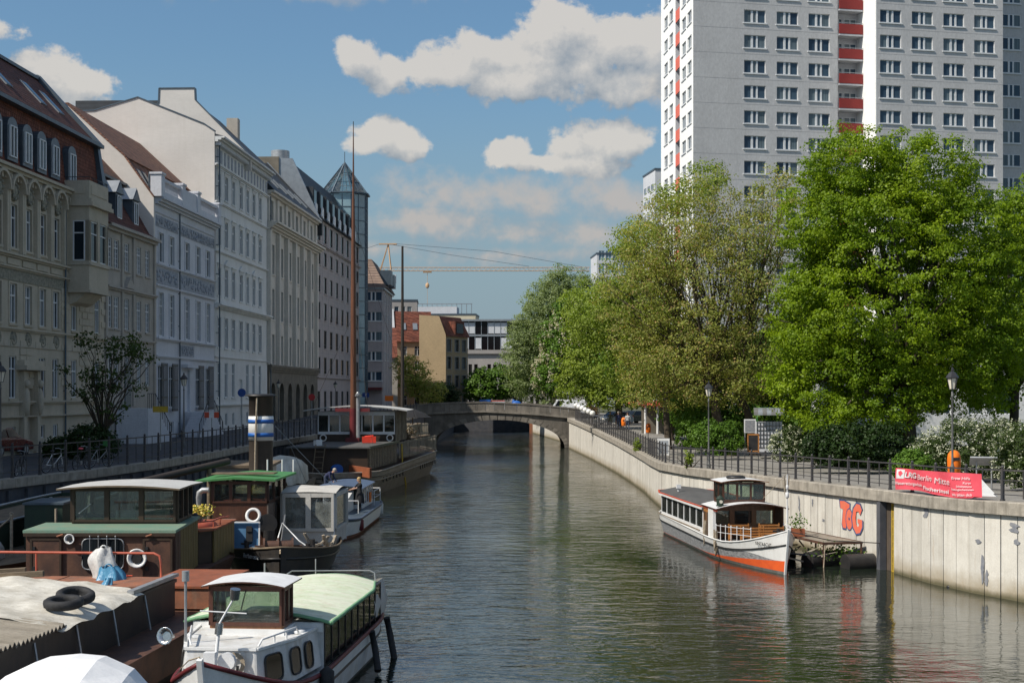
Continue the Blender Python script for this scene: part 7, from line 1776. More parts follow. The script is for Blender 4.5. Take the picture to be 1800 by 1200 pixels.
[MB().cyl((x, yy, .8), (x, yy, z), .1, n=6).build('spar_post', ['old_wood'], G).__setattr__('matrix_parent_inverse', Matrix.Rotation(R(-9.3), 4, 'Z') @ Matrix.Translation(-Vector(G.location))) for x, yy, z in ((-13.9, 54.0, 3.2), (-12.0, 56.4, 3.7))]

# ---- steamer with the banded funnel -------------------------------------------------------------------------
S_ = thing('steam_launch', 'grey steamer hull with tall black funnel banded white and blue', 'boat', (-11.7, 58.5, 0), R(4))
hS = Hull(14, 3.6, lambda t: 1.3, tb=.4, stern=.6); hS.build(S_, [lambda t: -.4, lambda t: 1.3], ['taupe_hull'], ['old_wood'], .1)
MB().box(-1.3, 1.0, 6.0, 10.5, 1.1, 3.3).build('deckhouse', ['stucco_grey'], S_); MB().box(-1.5, 1.2, 5.8, 10.8, 3.3, 3.42).build('deckhouse_roof', ['old_wood'], S_)
MB().box(-1.0, .2, 5.94, 5.99, 1.8, 2.9).build('window', ['car_glass'], S_)
MB().box(-.4, 1.5, 3.0, 4.8, 1.1, 2.6).build('funnel_casing', ['taupe_hull'], S_)
fn = MB().lathe([(.52, 0), (.52, 4.0), (.56, 4.02), (.56, 4.08)], (.98, 3.6, 2.5), 28).build('funnel', ['funnel_black'], S_)
MB().lathe([(.70, 0), (.70, .05), (.5, .1)], (.98, 3.6, 6.55), 24).build('funnel_cap', ['black_paint'], fn)
MB().lathe([(.53, 0), (.545, .0), (.545, 1.05), (.53, 1.06)], (.98, 3.6, 4.62), 28).build('white_band', ['white_paint'], fn)
for z in (4.78, 5.37): MB().lathe([(.54, 0), (.556, 0), (.556, .17), (.54, .171)], (.98, 3.6, z), 28).build('blue_band', ['blue_paint'], fn)
m = MB().tube([(.78, 3.0, 2.6), (.82, 3.0, 5.0), (.88, 3.0, 6.5)], .045, 6); m.build('steam_pipe', ['rope'], fn)
m = MB(); m.tube([(.5, 3.6, 6.4), (4.8, 2.5, 2.0)], .012, 3).tube([(1.4, 3.6, 6.4), (3.0, 8.0, 1.6)], .012, 3); m.build('stay_wire', ['zinc'], fn)

# ---- boat under a whitish cover further back -------------------------------------------------------------------
o = thing('covered_boat', 'boat bundled in a whitish cover beside the shaded quay', 'boat', (-13.6, 80, 0), R(2)); h = Hull(10, 3.4, lambda t: 1.4, tb=.4, stern=.7); h.build(o, [lambda t: -.4, lambda t: 1.4], ['taupe_hull'], ['old_wood'], .1)
rows = [[(w * math.sin(a), y, 1.3 + hh * max(0, math.cos(a)) ** .45 * (1 + .12 * math.sin(y * 2.9 + a)) + .1 * math.sin(a * 6 + y * 2)) for a in np.linspace(-1.57, 1.57, 13)] for y, hh, w in ((1.5, .5, .8), (2.2, 1.6, 1.3), (4, 1.8, 1.5), (6, 1.7, 1.5), (8, 1.2, 1.3))]
MB().grid(rows).build('cover', ['tarp_dirty'], o)

# ---- white motor boat with the woman on its side deck --------------------------------------------------------------
N_ = thing('motor_boat', 'white motor boat with blue-grey roof, a woman on its side deck', 'boat', (-8.75, 62.5, 0), R(-1.0))
ntop = lambda t: .82 + .3 * max(0, 1 - t / .3) ** 1.5
hN = Hull(15.0, 3.2, ntop, tb=.3, stern=.82, ts=.85, rake=.3, wl=.9); hN.build(N_, [lambda t: -.4, lambda t: .14, lambda t: ntop(t) - .12, ntop], ['rust_red', 'white_paint', 'zinc'], ['zinc'], .02)
hN.rim(N_, ntop, .05, 'blue_roof', 'gunwale')
glass_walls(N_, [(-1.2, 10.0), (.92, 10.0), (.98, 14.0), (-1.2, 14.0)], .8, 1.86, [2, 5, 2, 5], 'white_metal', 'dark_boat_glass', pw=.08, sill=.15, head=.08, wmat='white_paint')
camber(N_, -1.4, 1.12, 8.9, 14.3, 1.86, .16, .05, ['blue_roof'], 'roof')
MB().prism([(6.2, 1.3), (9.6, 1.75), (9.6, .8), (6.2, .8)], -1.0, .55, 'x').build('cabin_trunk', ['white_paint'], N_)
m = MB(); [m.cyl((x, yy, .8), (x, yy, 1.55), .025, n=5) for x, yy in ((1.3, 12.2), (1.35, 14.6), (-1.3, 14.6), (.2, 14.8))]; m.tube([(1.3, 12.2, 1.55), (1.35, 14.6, 1.55), (-1.3, 14.6, 1.55)], .025, 5).tube([(1.3, 12.2, 1.2), (1.35, 14.6, 1.2), (-1.3, 14.6, 1.2)], .018, 5); m.build('stern_rail', ['white_metal'], N_)
m = MB(); [m.cyl((x, 6.0, .9), (x, 6.0, 1.5), .02, n=5) for x in (.65, 1.25)]; m.tube([(.65, 6, 1.5), (1.25, 6, 1.5)], .02, 5); m.build('boarding_frame', ['white_metal'], N_)
tag(MB().obox((-7.5, 75.2, 1.2), .1, .45, .5, 0).build('life_vest', ['orange_bin']), 'orange life vest hanging at the stern rail of the white motor boat', 'life vest')
tag(MB().lathe([(.02, 0), (.14, .08), (.14, .5), (.02, .6)], (-7.12, 67.0, .2), 10).build('fender', ['maroon']), 'dark red fender on the side of the white motor boat', 'fender')
tag(MB().lathe([(.02, 0), (.13, .08), (.13, .6), (.02, .7)], (-7.1, 77.0, .1), 10).build('fender', ['cabin_white']), 'white fender at the stern corner of the white motor boat', 'fender')

# ---- big dwelling barge with the two masts ---------------------------------------------------------------------------
D = thing('dwelling_barge', 'large taupe dwelling barge with wheelhouse, slatted terrace and two masts', 'boat', (-11.9, 89.3, 0), R(-5.1))
dtop = lambda t: 1.6 + .35 * t + .35 * max(0, t - .9) * 4
hD = Hull(33, 6.4, dtop, tb=.10, p=2.2, stern=.35, ts=.84, rake=.4, wl=.95)
hD.build(D, [lambda t: -.45, lambda t: dtop(t) * .78, lambda t: dtop(t) * .82, dtop], ['taupe_hull', 'black_hull', 'taupe_hull'], ['brown_steel'], .15)
hD.rim(D, dtop, .07, 'taupe_hull', 'gunwale'); hD.rim(D, lambda t: dtop(t) * .66, .05, 'taupe_hull')
m = MB()
for y in list(np.arange(4, 12, 1.3)) + list(np.arange(20, 28, 1.1)): p = hD.pt(y, 1.0, 1); m.box(p[0] - .05, p[0] + .03, y, y + .14, .85, 1.2)
m.build('scupper', ['black_paint'], D)['kind'] = 'stuff'
def LD(x, y): q = Matrix.Rotation(R(5.1), 3, 'Z') @ (Vector((x, y, 0)) - Vector(D.location)); return (q.x, q.y)
def slat_fence(parent, a, b_, z0, z1, step, mat, w=.1, name='slat', rail=True):
    a = Vector(a + (0,)); b_ = Vector(b_ + (0,)); L = (b_ - a).length; ang = math.atan2((b_ - a).y, (b_ - a).x); n = int(L / step); me = MB().box(-w / 2, w / 2, -.02, .02, 0, 1).mesh(name, mat)
    for i in range(n):
        c = a.lerp(b_, (i + .5) / n); o = bpy.data.objects.new(name, me); col.objects.link(o); o.parent = parent; o.location = (c.x, c.y, z0); o.rotation_euler = (0, 0, ang); o.scale = (rng.uniform(.8, 1.25), 1, (z1 - z0) * rng.uniform(.97, 1.02))
    if rail: m = MB(); [m.beam((a.x, a.y, z), (b_.x, b_.y, z), .05, .09) for z in (z0 + .15, z1 - .1)]; m.build('rail', [mat], parent)
rng = random.Random(31)
dk = [LD(-14.4, 92), LD(-9.35, 92), LD(-8.35, 102.5), LD(-14, 102.5)]
MB().prism(dk, 1.5, 3.1, 'z').build('deckhouse', ['brown_frame'], D); slat_fence(D, LD(-9.24, 92.1), LD(-8.24, 102.4), 1.75, 3.05, .55, 'rope', .13, rail=False)
MB().prism([LD(-14.6, 91.7), LD(-9.15, 91.7), LD(-8.15, 102.6), LD(-14.2, 102.6)], 3.1, 3.2, 'z').build('deckhouse_roof', ['roofing_felt'], D)
m = MB(); m.beam(LD(-9.15, 91.7) + (3.16,), LD(-8.15, 102.6) + (3.16,), .1, .16); m.build('roof_edge', ['green_hull'], D)
wl_ = [LD(-14.0, 102.6), LD(-8.45, 102.6), LD(-8.0, 107.5), LD(-13.6, 107.5)]
glass_walls(D, wl_, 3.2, 5.35, [7, 0, 7, 0], 'window_white', 'dark_boat_glass', pw=.11, sill=.5, head=.28, wmat='brown_frame', name='wheelhouse')
m = MB(); [m.beam(Vector(wl_[1] + (0,)).lerp(Vector(wl_[2] + (0,)), f) + Vector((.04, 0, 3.25)), Vector(wl_[1] + (0,)).lerp(Vector(wl_[2] + (0,)), f) + Vector((.04, 0, 5.3)), .16, .05) for f in np.linspace(.05, .95, 8)]; m.build('wall_slat', ['grey_wood'], D)
for x in (-13.6, -8.8): a = LD(x, 102.45); ring(D, a + (3.45,), .22, .045, rotm(R(90)), name='porthole')
a = LD(-14.7, 102); rr_ = []
for f in np.linspace(0, 1, 13):
    rr_.append([LD(-14.9 + 7.4 * f, y) + (5.38 + .32 * (1 - (2 * f - 1) ** 2),) for y in (101.6, 108.2)])
m = MB().grid(rr_, flip=True); m.grid([[(p[0], p[1], p[2] + .05) for p in r] for r in rr_]); m.grid([[r[0], (r[0][0], r[0][1], r[0][2] + .07)] for r in rr_], sm=False); m.grid([[r[1], (r[1][0], r[1][1], r[1][2] + .07)] for r in rr_], sm=False, flip=True); m.build('wheelhouse_roof', ['grey_felt'], D)
slat_fence(D, LD(-8.2, 103), LD(-6.35, 119.5), 1.9, 3.15, .5, 'grey_wood', .2)
slat_fence(D, LD(-8.0, 110), LD(-6.9, 117), 3.3, 4.2, .3, 'grey_wood', .22); MB().prism([LD(-12, 108.5), LD(-7.7, 108.5), LD(-6.8, 118.5), LD(-11.2, 118.5)], 3.1, 3.22, 'z').build('terrace_deck', ['old_wood'], D)
slat_fence(D, LD(-9.6, 117.6), LD(-6.9, 117.4), 3.3, 4.2, .3, 'grey_wood', .22)
a = LD(-11.3, 101.3); m = MB().cyl(a + (1.5,), a + (14,), .24, .19, n=12).cyl(a + (14,), a + (20.5,), .19, .1, n=10).cyl(a + (20.5,), a + (25.6,), .08, .03, n=8); m.build('mast', ['mast_wood'], D); 
m = MB().cyl(a + (3.2,), a + (5.6,), .27, n=10).box(a[0] - .5, a[0] + .5, a[1] - .4, a[1] + .4, 3.2, 3.5).box(a[0] - 1.3, a[0] + 1.2, a[1] - .1, a[1] + .1, 5.35, 5.6); m.build('mast_step', ['maroon'], D)
a2 = LD(-9.05, 117.5); MB().cyl(a2 + (3.2,), a2 + (18.8,), .17, .09, n=10).build('mast', ['dark_mast'], D)
m = MB().cyl(a + (24.9,), a + (26.0,), .03, n=5).tube([LD(-14.8, 98) + (3.2,), (a[0] - .1, a[1], 12)], .014, 3).tube([LD(-9.5, 97) + (3.2,), (a[0] + .1, a[1], 13)], .014, 3).tube([LD(-7, 110) + (3.2,), (a[0], a[1], 19)], .012, 3); m.build('rigging', ['dark_rope'], D)['kind'] = 'stuff'
a = LD(-10.95, 101.2); MB().cyl(a + (3.2,), a + (6.4,), .15, n=10).lathe([(.17, 0), (.26, .05), (.1, .35)], a + (6.4,), 10).build('stove_pipe', ['galvanized'], D)
tag(MB().obox((-9.9, 98.5, 3.45), .95, .5, .42, R(5)).cyl((-10.2, 98.5, 3.66), (-9.6, 98.5, 3.72), .06, n=6).build('fuel_can', ['plastic_red']), 'red-orange fuel can on the dark deckhouse roof of the dwelling barge', 'can')
tag(MB().beam((-8.9, 89.5, 1.65), (-15.6, 100.2, 1.95), .14, .62).build('bulwark_board', ['orange_brown']), 'long rust-red board across the near end of the dwelling barge', 'board')
tag(MB().lathe([(.3, 0), (.33, .05), (.33, .85), (.3, .9)], (0, 0, 0), 14).build('barrel', ['blue_paint'], loc=(-11.6, 92.4, 1.75)), 'blue plastic barrel on the near deck of the dwelling barge', 'barrel').rotation_euler = (R(90), 0, R(30))
lad = thing('deck_ladder', 'wooden ladder leaning against the dark deckhouse front', 'ladder', (-12.5, 91.3, 1.6)); m = MB(); [m.beam((x, 0, 0), (x + .15, .5, 1.75), .05) for x in (-.3, .3)]; m.build('side_rail', ['old_wood'], lad); m = MB(); [m.beam((-.28 + .1 * f, .3 * f + .02, 1.75 * f), (.32 + .1 * f, .3 * f + .02, 1.75 * f), .04) for f in (.15, .35, .55, .75, .92)]; m.build('rung', ['old_wood'], lad)
for i, (x, yy, z, s, mt, lb) in enumerate(((-13.8, 92, 1.6, .6, 'maroon', 'dark red box on the near deck of the dwelling barge'), (-15.2, 95.5, 1.6, .8, 'board_blue', 'blue crate by the rust-red board'), (-12.9, 94.5, 3.2, .35, 'tarp_white', 'small pale bundle on the deckhouse roof'))):
    tag(MB().obox((x, yy, z + s / 2), s * 1.3, s, s, R(20 * i)).box(x - s * .3, x + s * .3, yy - s * .3, yy + s * .3, z + s, z + s * 1.06).build('storage_box', [mt]), lb, 'box')
tag(MB().tube([(-8.0, 103.2, 3.0), (-7.95, 103.2, 1.5), (-7.7, 103.3, 0.0)], .06, 6).build('yellow_strand', ['yellow_paint']), 'yellow hose hanging down the side of the dwelling barge', 'hose')  # thin yellow tube down the hull side
# ---- vessels against the left quay ----------------------------------------------------------------------------------------
o = thing('lighter', 'dark green lighter moored along the left quay wall', 'boat', (-18.4, 44.5, 0), R(-4)); h = Hull(14, 2.6, lambda t: 2.35 + .25 * t, tb=.2, stern=.9, wl=.95); h.build(o, [lambda t: -.4, lambda t: 2.0, lambda t: 2.35 + .25 * t], ['green_hull', 'green_hull'], ['old_wood'], .15); h.rim(o, lambda t: 2.35 + .25 * t, .05, 'galvanized', 'gunwale')
m = MB(); [m.cyl((s, yy, 2.3), (s, yy, 2.9), .06, n=6) for s, yy in ((1.0, 3), (1.05, 7.5), (1.05, 11))]; m.build('bollard', ['galvanized'], o)
o = thing('work_boat', 'small grey work boat with rounded screen at the left edge', 'boat', (-15.9, 41.6, 0), R(3)); h = Hull(9.5, 2.6, lambda t: 1.55, tb=.3, stern=.8); h.build(o, [lambda t: -.4, lambda t: 1.55], ['brown_frame'], ['old_wood'], .1)
rows = [[(-.9 + .95 * math.cos(a) * k, y, 1.5 + .75 * max(0, math.sin(a)) ** .7) for a in np.linspace(0, math.pi, 12)] for y, k in ((2.2, 1), (3.4, 1))]; MB().grid(rows).build('windscreen', ['galvanized'], o); MB().box(-1.2, -.4, 1.2, 2.2, 1.5, 1.9).build('console', ['cabin_white'], o)
MB().box(-.1, 1.15, 6.0, 8.2, 1.4, 2.95).build('deck_locker', ['green_hull'], o); MB().box(-.15, 1.2, 5.95, 8.25, 2.95, 3.02).build('locker_lid', ['zinc'], o)
m = MB().cyl((.0, 4.2, 1.4), (.0, 4.2, 2.75), .05, n=7).torus((0, 4.2, 2.8), .05, .025, rotm(R(90)), 10, 5).cyl((1.2, 5, 1.4), (1.2, 5, 2.9), .04, n=6).tube([(0, 4.2, 2.7), (-.7, 3.6, 2.0)], .03, 4); m.build('davit', ['rope'], o)
# ------------------------------------------------------------------ street lamps
def make_lamp(name, h, label, loc):
    t = thing(name, label, 'street lamp', loc, 0, 'old-style lantern street lamps')
    m = MB().lathe([(.11, 0), (.11, .25), (.08, .3), (.08, .9), (.10, .93), (.06, 1.0), (.045, 1.1), (.035, h - 1.0), (.06, h - .97), (.035, h - .93), (.03, h - .75)], n=10); m.build('post', ['lamp_paint'], t)
    m = MB()
    for i in range(6):
        a = math.pi / 3 * i; a2 = a + math.pi / 3; p = lambda r, z, q: (r * math.cos(q), r * math.sin(q), z)
        m.beam(p(.11, h - .72, a), p(.2, h - .3, a), .018); m.beam(p(.2, h - .3, a), p(.2, h - .3, a2), .03); m.beam(p(.11, h - .72, a), p(.11, h - .72, a2), .02)
    m.lathe([(.25, h - .3), (.23, h - .25), (.12, h - .1), (.05, h - .06), (.05, h), (.02, h + .1)], n=6, sm=False); m.build('lantern_frame', ['iron'], t)
    MB().lathe([(.1, h - .72), (.185, h - .3)], n=6, sm=False).build('lantern_glass', ['lamp_glass'], t)
    return t
q = right_of(53.0); L1 = make_lamp('street_lamp', 4.55, 'lantern lamp post beside the big orange bin, before the flowering bush', (16.45 - .1, 52.8, 3.0))
for (x, y, z, lb) in ((10.4, 75.2, 2.68, 'lantern lamp post in front of the leaning maple trunks'), (8.9, 145, 3.2, 'lantern lamp post by the white globe lights at the bridge'),
                      (-20.5, 57, 3.3, 'lantern lamp post cut by the left edge before the beige house'), (-20.3, 88, 3.3, 'lantern lamp post before the white house stairs'),
                      (-21.5, 131, 3.3, 'lantern lamp post before the dark arcade'), (-20.0, 161, 3.4, 'lantern lamp post before the pinkish office block')):
    clone(L1, None, (x, y, z), 0, lb)
# orange litter bins
def make_bin(label, loc, s=1.0):
    t = thing('litter_bin', label, 'litter bin', loc, 0, 'orange litter bins on the promenade'); t.scale = (s, s, s)
    m = MB().lathe([(.17, .45), (.21, .5), (.225, .8), (.225, 1.0), (.2, 1.14), (.12, 1.24), (.03, 1.27)], n=16); m.build('bin_body', ['orange_bin'], t)
    MB().cyl((.0, .2, 0), (0, .2, 1.2), .03, n=6).build('post', ['iron'], t); MB().box(-.12, .12, -.235, -.2, .93, 1.03).build('slot', ['black_paint'], t)
    return t
b0 = make_bin('large orange bin behind the near lamp post and the red banner', (17.25, 55.5, 3.0), 1.15)
for (x, y, z, s, lb) in ((11.6, 121, 2.85, 1.0, 'orange bin below the clipped hedge, the nearer of the far pair'), (10.6, 135, 3.1, 1.0, 'orange bin beside the three walkers, farthest of the bins')):
    c = clone(b0, None, (x, y, z), 0, lb); c.scale = (s, s, s)
o = thing('info_desk', 'slanted dark information desk beside the large orange bin', 'sign board', (18.1, 54.6, 3.0), R(-15)); MB().obox((0, 0, 1.08), 1.0, .6, .05, rotm(R(-32))).build('board', ['galvanized'], o); m = MB(); [m.cyl((x, .05, 0), (x, .05, 1.05), .03, n=6) for x in (-.25, .3)]; m.build('leg', ['galvanized'], o)
# ------------------------------------------------------------------ red banner on the railing
t0b, t1b = None, None
def t_of_u(u):
    best = min(np.arange(0, RP.at_y(100), .05), key=lambda t: abs(900 + FPX * RP.pos(t)[0].x / RP.pos(t)[0].y - u)); return float(best)
ta, tb = t_of_u(1579), t_of_u(1729)
BN = thing('banner', 'long red club banner with white lettering tied to the railing', 'banner')
def bpos(f, g, o=0.0):
    """f along the banner (0 left .. 1 right), g up (0..1)"""
    q, d = RP.pos(ta + (tb - ta) * f); n = Vector((-d.y, d.x)); sag = .05 * math.sin(f * 9) + .04 * math.sin(f * 23 + g * 3)
    wob = .035 * math.sin(f * 17 + g * 2.2) + .05 * (1 - g) * math.sin(f * 8 + 1)
    k = .06 + wob + o; z = q.z + .13 + (.06 * math.sin(f * 3.1 * 2) + .1 * max(0, f - .75)) * (1 - g) + g * .80 - .0
    return Vector((q.x + n.x * k, q.y + n.y * k, z))
MB().grid([[bpos(f, g) for g in np.linspace(0, 1, 9)] for f in np.linspace(0, 1, 60)]).build('sheet', ['banner_red'], BN)
q1 = bpos(1.0, .9); q2 = bpos(1.0, .05); q3 = q2 + Vector((.45, -.2, -.0)); MB().add([q1 + Vector((0, 0, -.1)), q2, q3], [(0, 1, 2)]).build('folded_corner', ['tarp_white'], BN)
MB().add([q2, q3, q2 + Vector((-.4, .5, -.06)) , ], [(0, 1, 2)]).build('lower_fold', ['banner_red'], BN)
def bend_text(s, size, f0, g0, shear=0, bold=0, wmax=None, mat='sign_white'):
    o = text_obj('lettering', s, size, mat, BN, (0, 0, 0), (0, 0, 0), extrude=0, shear=shear, bold=bold)
    me = o.data; bb = bmesh.new(); bb.from_mesh(me); bmesh.ops.triangulate(bb, faces=bb.faces[:]); bb.to_mesh(me); bb.free()
    xs = [v.co.x for v in me.vertices]; k = 1.0
    if wmax: k = wmax / max(.01, max(xs) - min(xs))
    x0 = min(xs)
    for v in me.vertices:
        f = f0 + (v.co.x - x0) * k; g = g0 + v.co.y / .80
        v.co = bpos(min(1, max(0, f)), g, .045)
    return o
# the banner reads from the left end (far) to the right end (near)
if ta > tb:
    pass
bend_text('LRG', .30, .135, .70, .12, .008, .175); bend_text('Berlin', .28, .325, .66, .18, .0, .175); bend_text('Mitte', .28, .53, .60, .08, .0, .175)
bend_text('Wasserrettungsschule', .17, .02, .30, .0, .002, .36); bend_text('Fischerinsel', .185, .40, .20, .0, .003, .29)
bend_text('Erste Hilfe', .12, .73, .78, .0, .001, .17); bend_text('Kurse', .10, .84, .60, 0, .001, .07); bend_text('Schwimmkurse', .09, .78, .46, 0, .001, .14); bend_text('Rettungsschwimmen', .085, .73, .33, 0, .001, .21); bend_text('Wir bilden dich', .12, .73, .12, 0, .001, .2)
m = MB(); m.grid([[bpos(f, g, .012) for g in (.52, .64, .76, .88, .95)] for f in np.linspace(.02, .12, 6)]); m.build('emblem', ['sign_white'], BN)
m = MB(); m.add([bpos(.045, .84, .02), bpos(.075, .90, .02), bpos(.1, .78, .02), bpos(.075, .62, .02), bpos(.05, .7, .02)], [(0, 1, 2, 3, 4)]); m.build('emblem_mark', ['banner_red'], BN)
# ------------------------------------------------------------------ graffiti on the wall
def wallp(t, z, o): q, d = RP.pos(t); n = Vector((-d.y, d.x)); return Vector((q.x + n.x * (.08 + o), q.y + n.y * (.08 + o), z))
tg0, tg1 = t_of_u(1480), t_of_u(1519)
def paint(pts, mat, o): return MB().add([wallp(tg0 + (tg1 - tg0) * x, 1.15 + 1.2 * y, o) for x, y in pts], [tuple(range(len(pts)))]).build('graffiti', [mat], qw)
T_ = [(0, .98), (.03, .74), (.15, .72), (.1, .25), (.14, .1), (.28, .1), (.31, .3), (.3, .70), (.43, .72), (.44, .92), (.2, 1.0)]
O_ = [(.33 + .14 * math.cos(a) + .0, .42 + .34 * math.sin(a)) for a in np.linspace(0, 6.283, 17)[:-1]]
O_ = [(x + .1, y) for x, y in O_]
G_ = [(.98, .80), (.9, .97), (.75, .98), (.62, .8), (.56, .5), (.6, .2), (.74, .0), (.9, .05), (1.0, .25), (1.0, .48), (.8, .5), (.8, .38), (.87, .33), (.82, .22), (.74, .3), (.71, .5), (.74, .72), (.84, .74), (.9, .62)]
def grow(p, k): cx = sum(a for a, _ in p) / len(p); cy = sum(b for _, b in p) / len(p); return [(cx + (a - cx) * (1 + k), cy + (b - cy) * (1 + k * .6)) for a, b in p]
for i, p in enumerate((T_, O_, G_)): paint(grow(p, .2), 'graffiti_blue', .003 + .004 * i); paint(p, 'graffiti_red', .005 + .004 * i)
paint([(.42, .5), (.47, .46), (.44, .38), (.40, .42)], 'graffiti_blue', .02)
rg = random.Random(6)
for (u, z, w, h) in ((1408, 1.9, .22, .7), (1409, 1.35, .16, .4), (1431, 2.05, .25, .35), (1632, 2.45, .5, .4), (1731, .85, .22, .9), (1738, .6, .25, .5), (1787, 2.35, .5, .3), (1790, 1.9, .3, .2), (1722, 1.75, .4, .15), (1450, 1.4, .4, .12)):
    t = t_of_u(u)
    for k in range(3):
        pts = [(t + rg.uniform(.6, 1) * w * .4 * math.cos(a) + rg.uniform(-.2, .2) * w, z + h * (.3 * math.sin(a) + .3 * (k - 1)) * rg.uniform(.7, 1)) for a in np.linspace(0, 6.28, 7)[:-1]]
        MB().add([wallp(x, zz, .003 + .001 * k) for x, zz in pts], [tuple(range(6))]).build('graffiti', ['graffiti_grey'], qw)
# ------------------------------------------------------------------ cafe and small things on the right bank
K = thing('cafe_pavilion', 'small cafe pavilion with white columns and red flower boxes', 'building', (11.9, 128, 3.0))
m = MB(); [m.cyl((x, 0, 0), (x, 0, 2.6), .1, n=8) for x in (.1, 1.2, 2.2, 3.3, 4.4)]; m.build('column', ['white_paint'], K)['kind'] = 'stuff'
MB().box(-.3, 6.5, -.3, 4, 2.6, 2.9).build('roof', ['old_wood'], K); MB().box(0, 6.5, 2.5, 2.7, 0, 2.6).build('back_wall', ['dark_stone'], K)
P = rg2.normal(size=(380, 3)) * [1.0, .2, .16] + [1.0, -.4, 2.75]; o = bpy.data.objects.new('red_flowers', leaves_mesh('red_flowers', P, rg2.normal(size=P.shape), .16, 'graffiti_red', rg2)); col.objects.link(o); o.parent = K
for i, (u, v, w, h, mt, lb) in enumerate(((1393, 784, .62, .9, 'old_wood', ''),)): pass
p = onz(1324, 796, 2.95)
o = thing('menu_board', 'black menu board in an orange wooden frame behind the railing', 'sign board', p, R(-6)); k = p.y / FPX
m = MB(); [m.box(x - .04, x + .04, -.03, .03, 0, 1.18) for x in (-.33, .33)]; m.box(-.37, .37, -.03, .03, 1.1, 1.2).box(-.37, .37, -.03, .03, .08, .16); m.build('frame', ['orange_wood'], o); MB().box(-.29, .29, -.01, .01, .16, 1.1).build('board', ['black_paint'], o)
o = thing('notice_board', 'white poster case with a grey picture above the menu board', 'sign board', p + Vector((-.12, .5, 1.15)), R(-6)); MB().box(-.36, .36, 0, .06, .1, .95).build('case', ['sign_white'], o); MB().box(-.3, .3, -.01, -.002, .16, .88).build('poster', ['graffiti_grey'], o); MB().box(-.34, -.28, .01, .05, -1.15, .1).box(.28, .34, .01, .05, -1.15, .1).build('post', ['galvanized'], o)
o = thing('kiosk', 'small kiosk with barred front and striped curved awning', 'kiosk', p + Vector((1.25, 1.6, 0)), R(-6))
MB().box(-.75, .85, .1, 1.6, 0, 1.9).build('body', ['stucco_white'], o); m = MB(); [m.box(x, x + .02, .04, .08, .3, 1.9) for x in np.arange(-.75, .85, .2)]; [m.box(-.75, .85, .04, .08, z, z + .02) for z in np.arange(.3, 1.95, .27)]; m.build('grille', ['iron'], o)
for i in range(7): MB().grid([[(-.95 + .27 * i + dx, -.5 * math.sin(a), 2.3 + .5 * math.cos(a)) for dx in (0, .27)] for a in np.linspace(0, 1.5, 6)]).build('awning_stripe', ['pale_zinc' if i % 2 else 'lamp_paint'], o)
m = MB(); [m.box(x, x + .06, .1, .16, 1.9, 2.75) for x in (-.75, .8)]; m.box(-.75, .86, .1, 1.6, 2.74, 2.8); m.build('roof_post', ['bright_green'], o)
p = onz(1166, 800, 2.65); o = thing('folding_sign', 'white folding sign standing behind the railing posts', 'sign board', p, R(-8)); MB().obox((0, 0, .55), .8, .04, 1.1, rotm(R(-8))).build('panel', ['cabin_white'], o); MB().obox((0, -.03, .55), .6, .03, .8, rotm(R(-8))).build('poster', ['galvanized'], o)
p = onz(1260, 790, 2.8); o = thing('park_bench', 'grey wooden bench under the olive maple', 'bench', p, R(-30)); m = MB(); [m.box(-.8, .8, y, y + .09, .42, .45) for y in (0, .12, .24, .36)]; m.build('seat', ['grey_wood'], o); m = MB(); [m.box(-.8, .8, .48, .51, z, z + .09) for z in (.55, .68, .81)]; m.build('backrest', ['grey_wood'], o); m = MB(); [m.box(x, x + .06, 0, .5, 0, .42) for x in (-.7, .64)]; m.build('leg', ['iron'], o)
gl = thing('globe_light', 'white globe light on a pole beside the bridge, leftmost of the row', 'globe light', (7.6, 169, 4.3)); MB().ellipsoid((0, 0, .9), .3, .3, .3, 14, 9).build('globe', ['globe_white'], gl); MB().cyl((0, 0, -.6), (0, 0, .6), .03, n=5).build('post', ['iron'], gl)
gl['group'] = 'white globe lights by the bridge'
for i in range(1, 6): clone(gl, None, (7.6 + .2 * i, 169 - 3.4 * i, 4.3 - .14 * i), 0, f'white globe light beside the bridge, {["", "second", "third", "fourth", "fifth", "last and nearest"][i]} of the row from the bridge')
for (x, y, lb) in ((9.0, 168, 'small pale street name sign near the globe lights'), (7.2, 182, 'small pale street name sign above the van')):
    o = thing('street_sign', lb, 'sign', (x, y, 4.0)); MB().cyl((0, 0, -.5), (0, 0, 3.0), .04, n=6).build('post', ['galvanized'], o); MB().box(-.75, .75, -.04, -.0, 2.6, 2.95).build('plate', ['galvanized'], o)
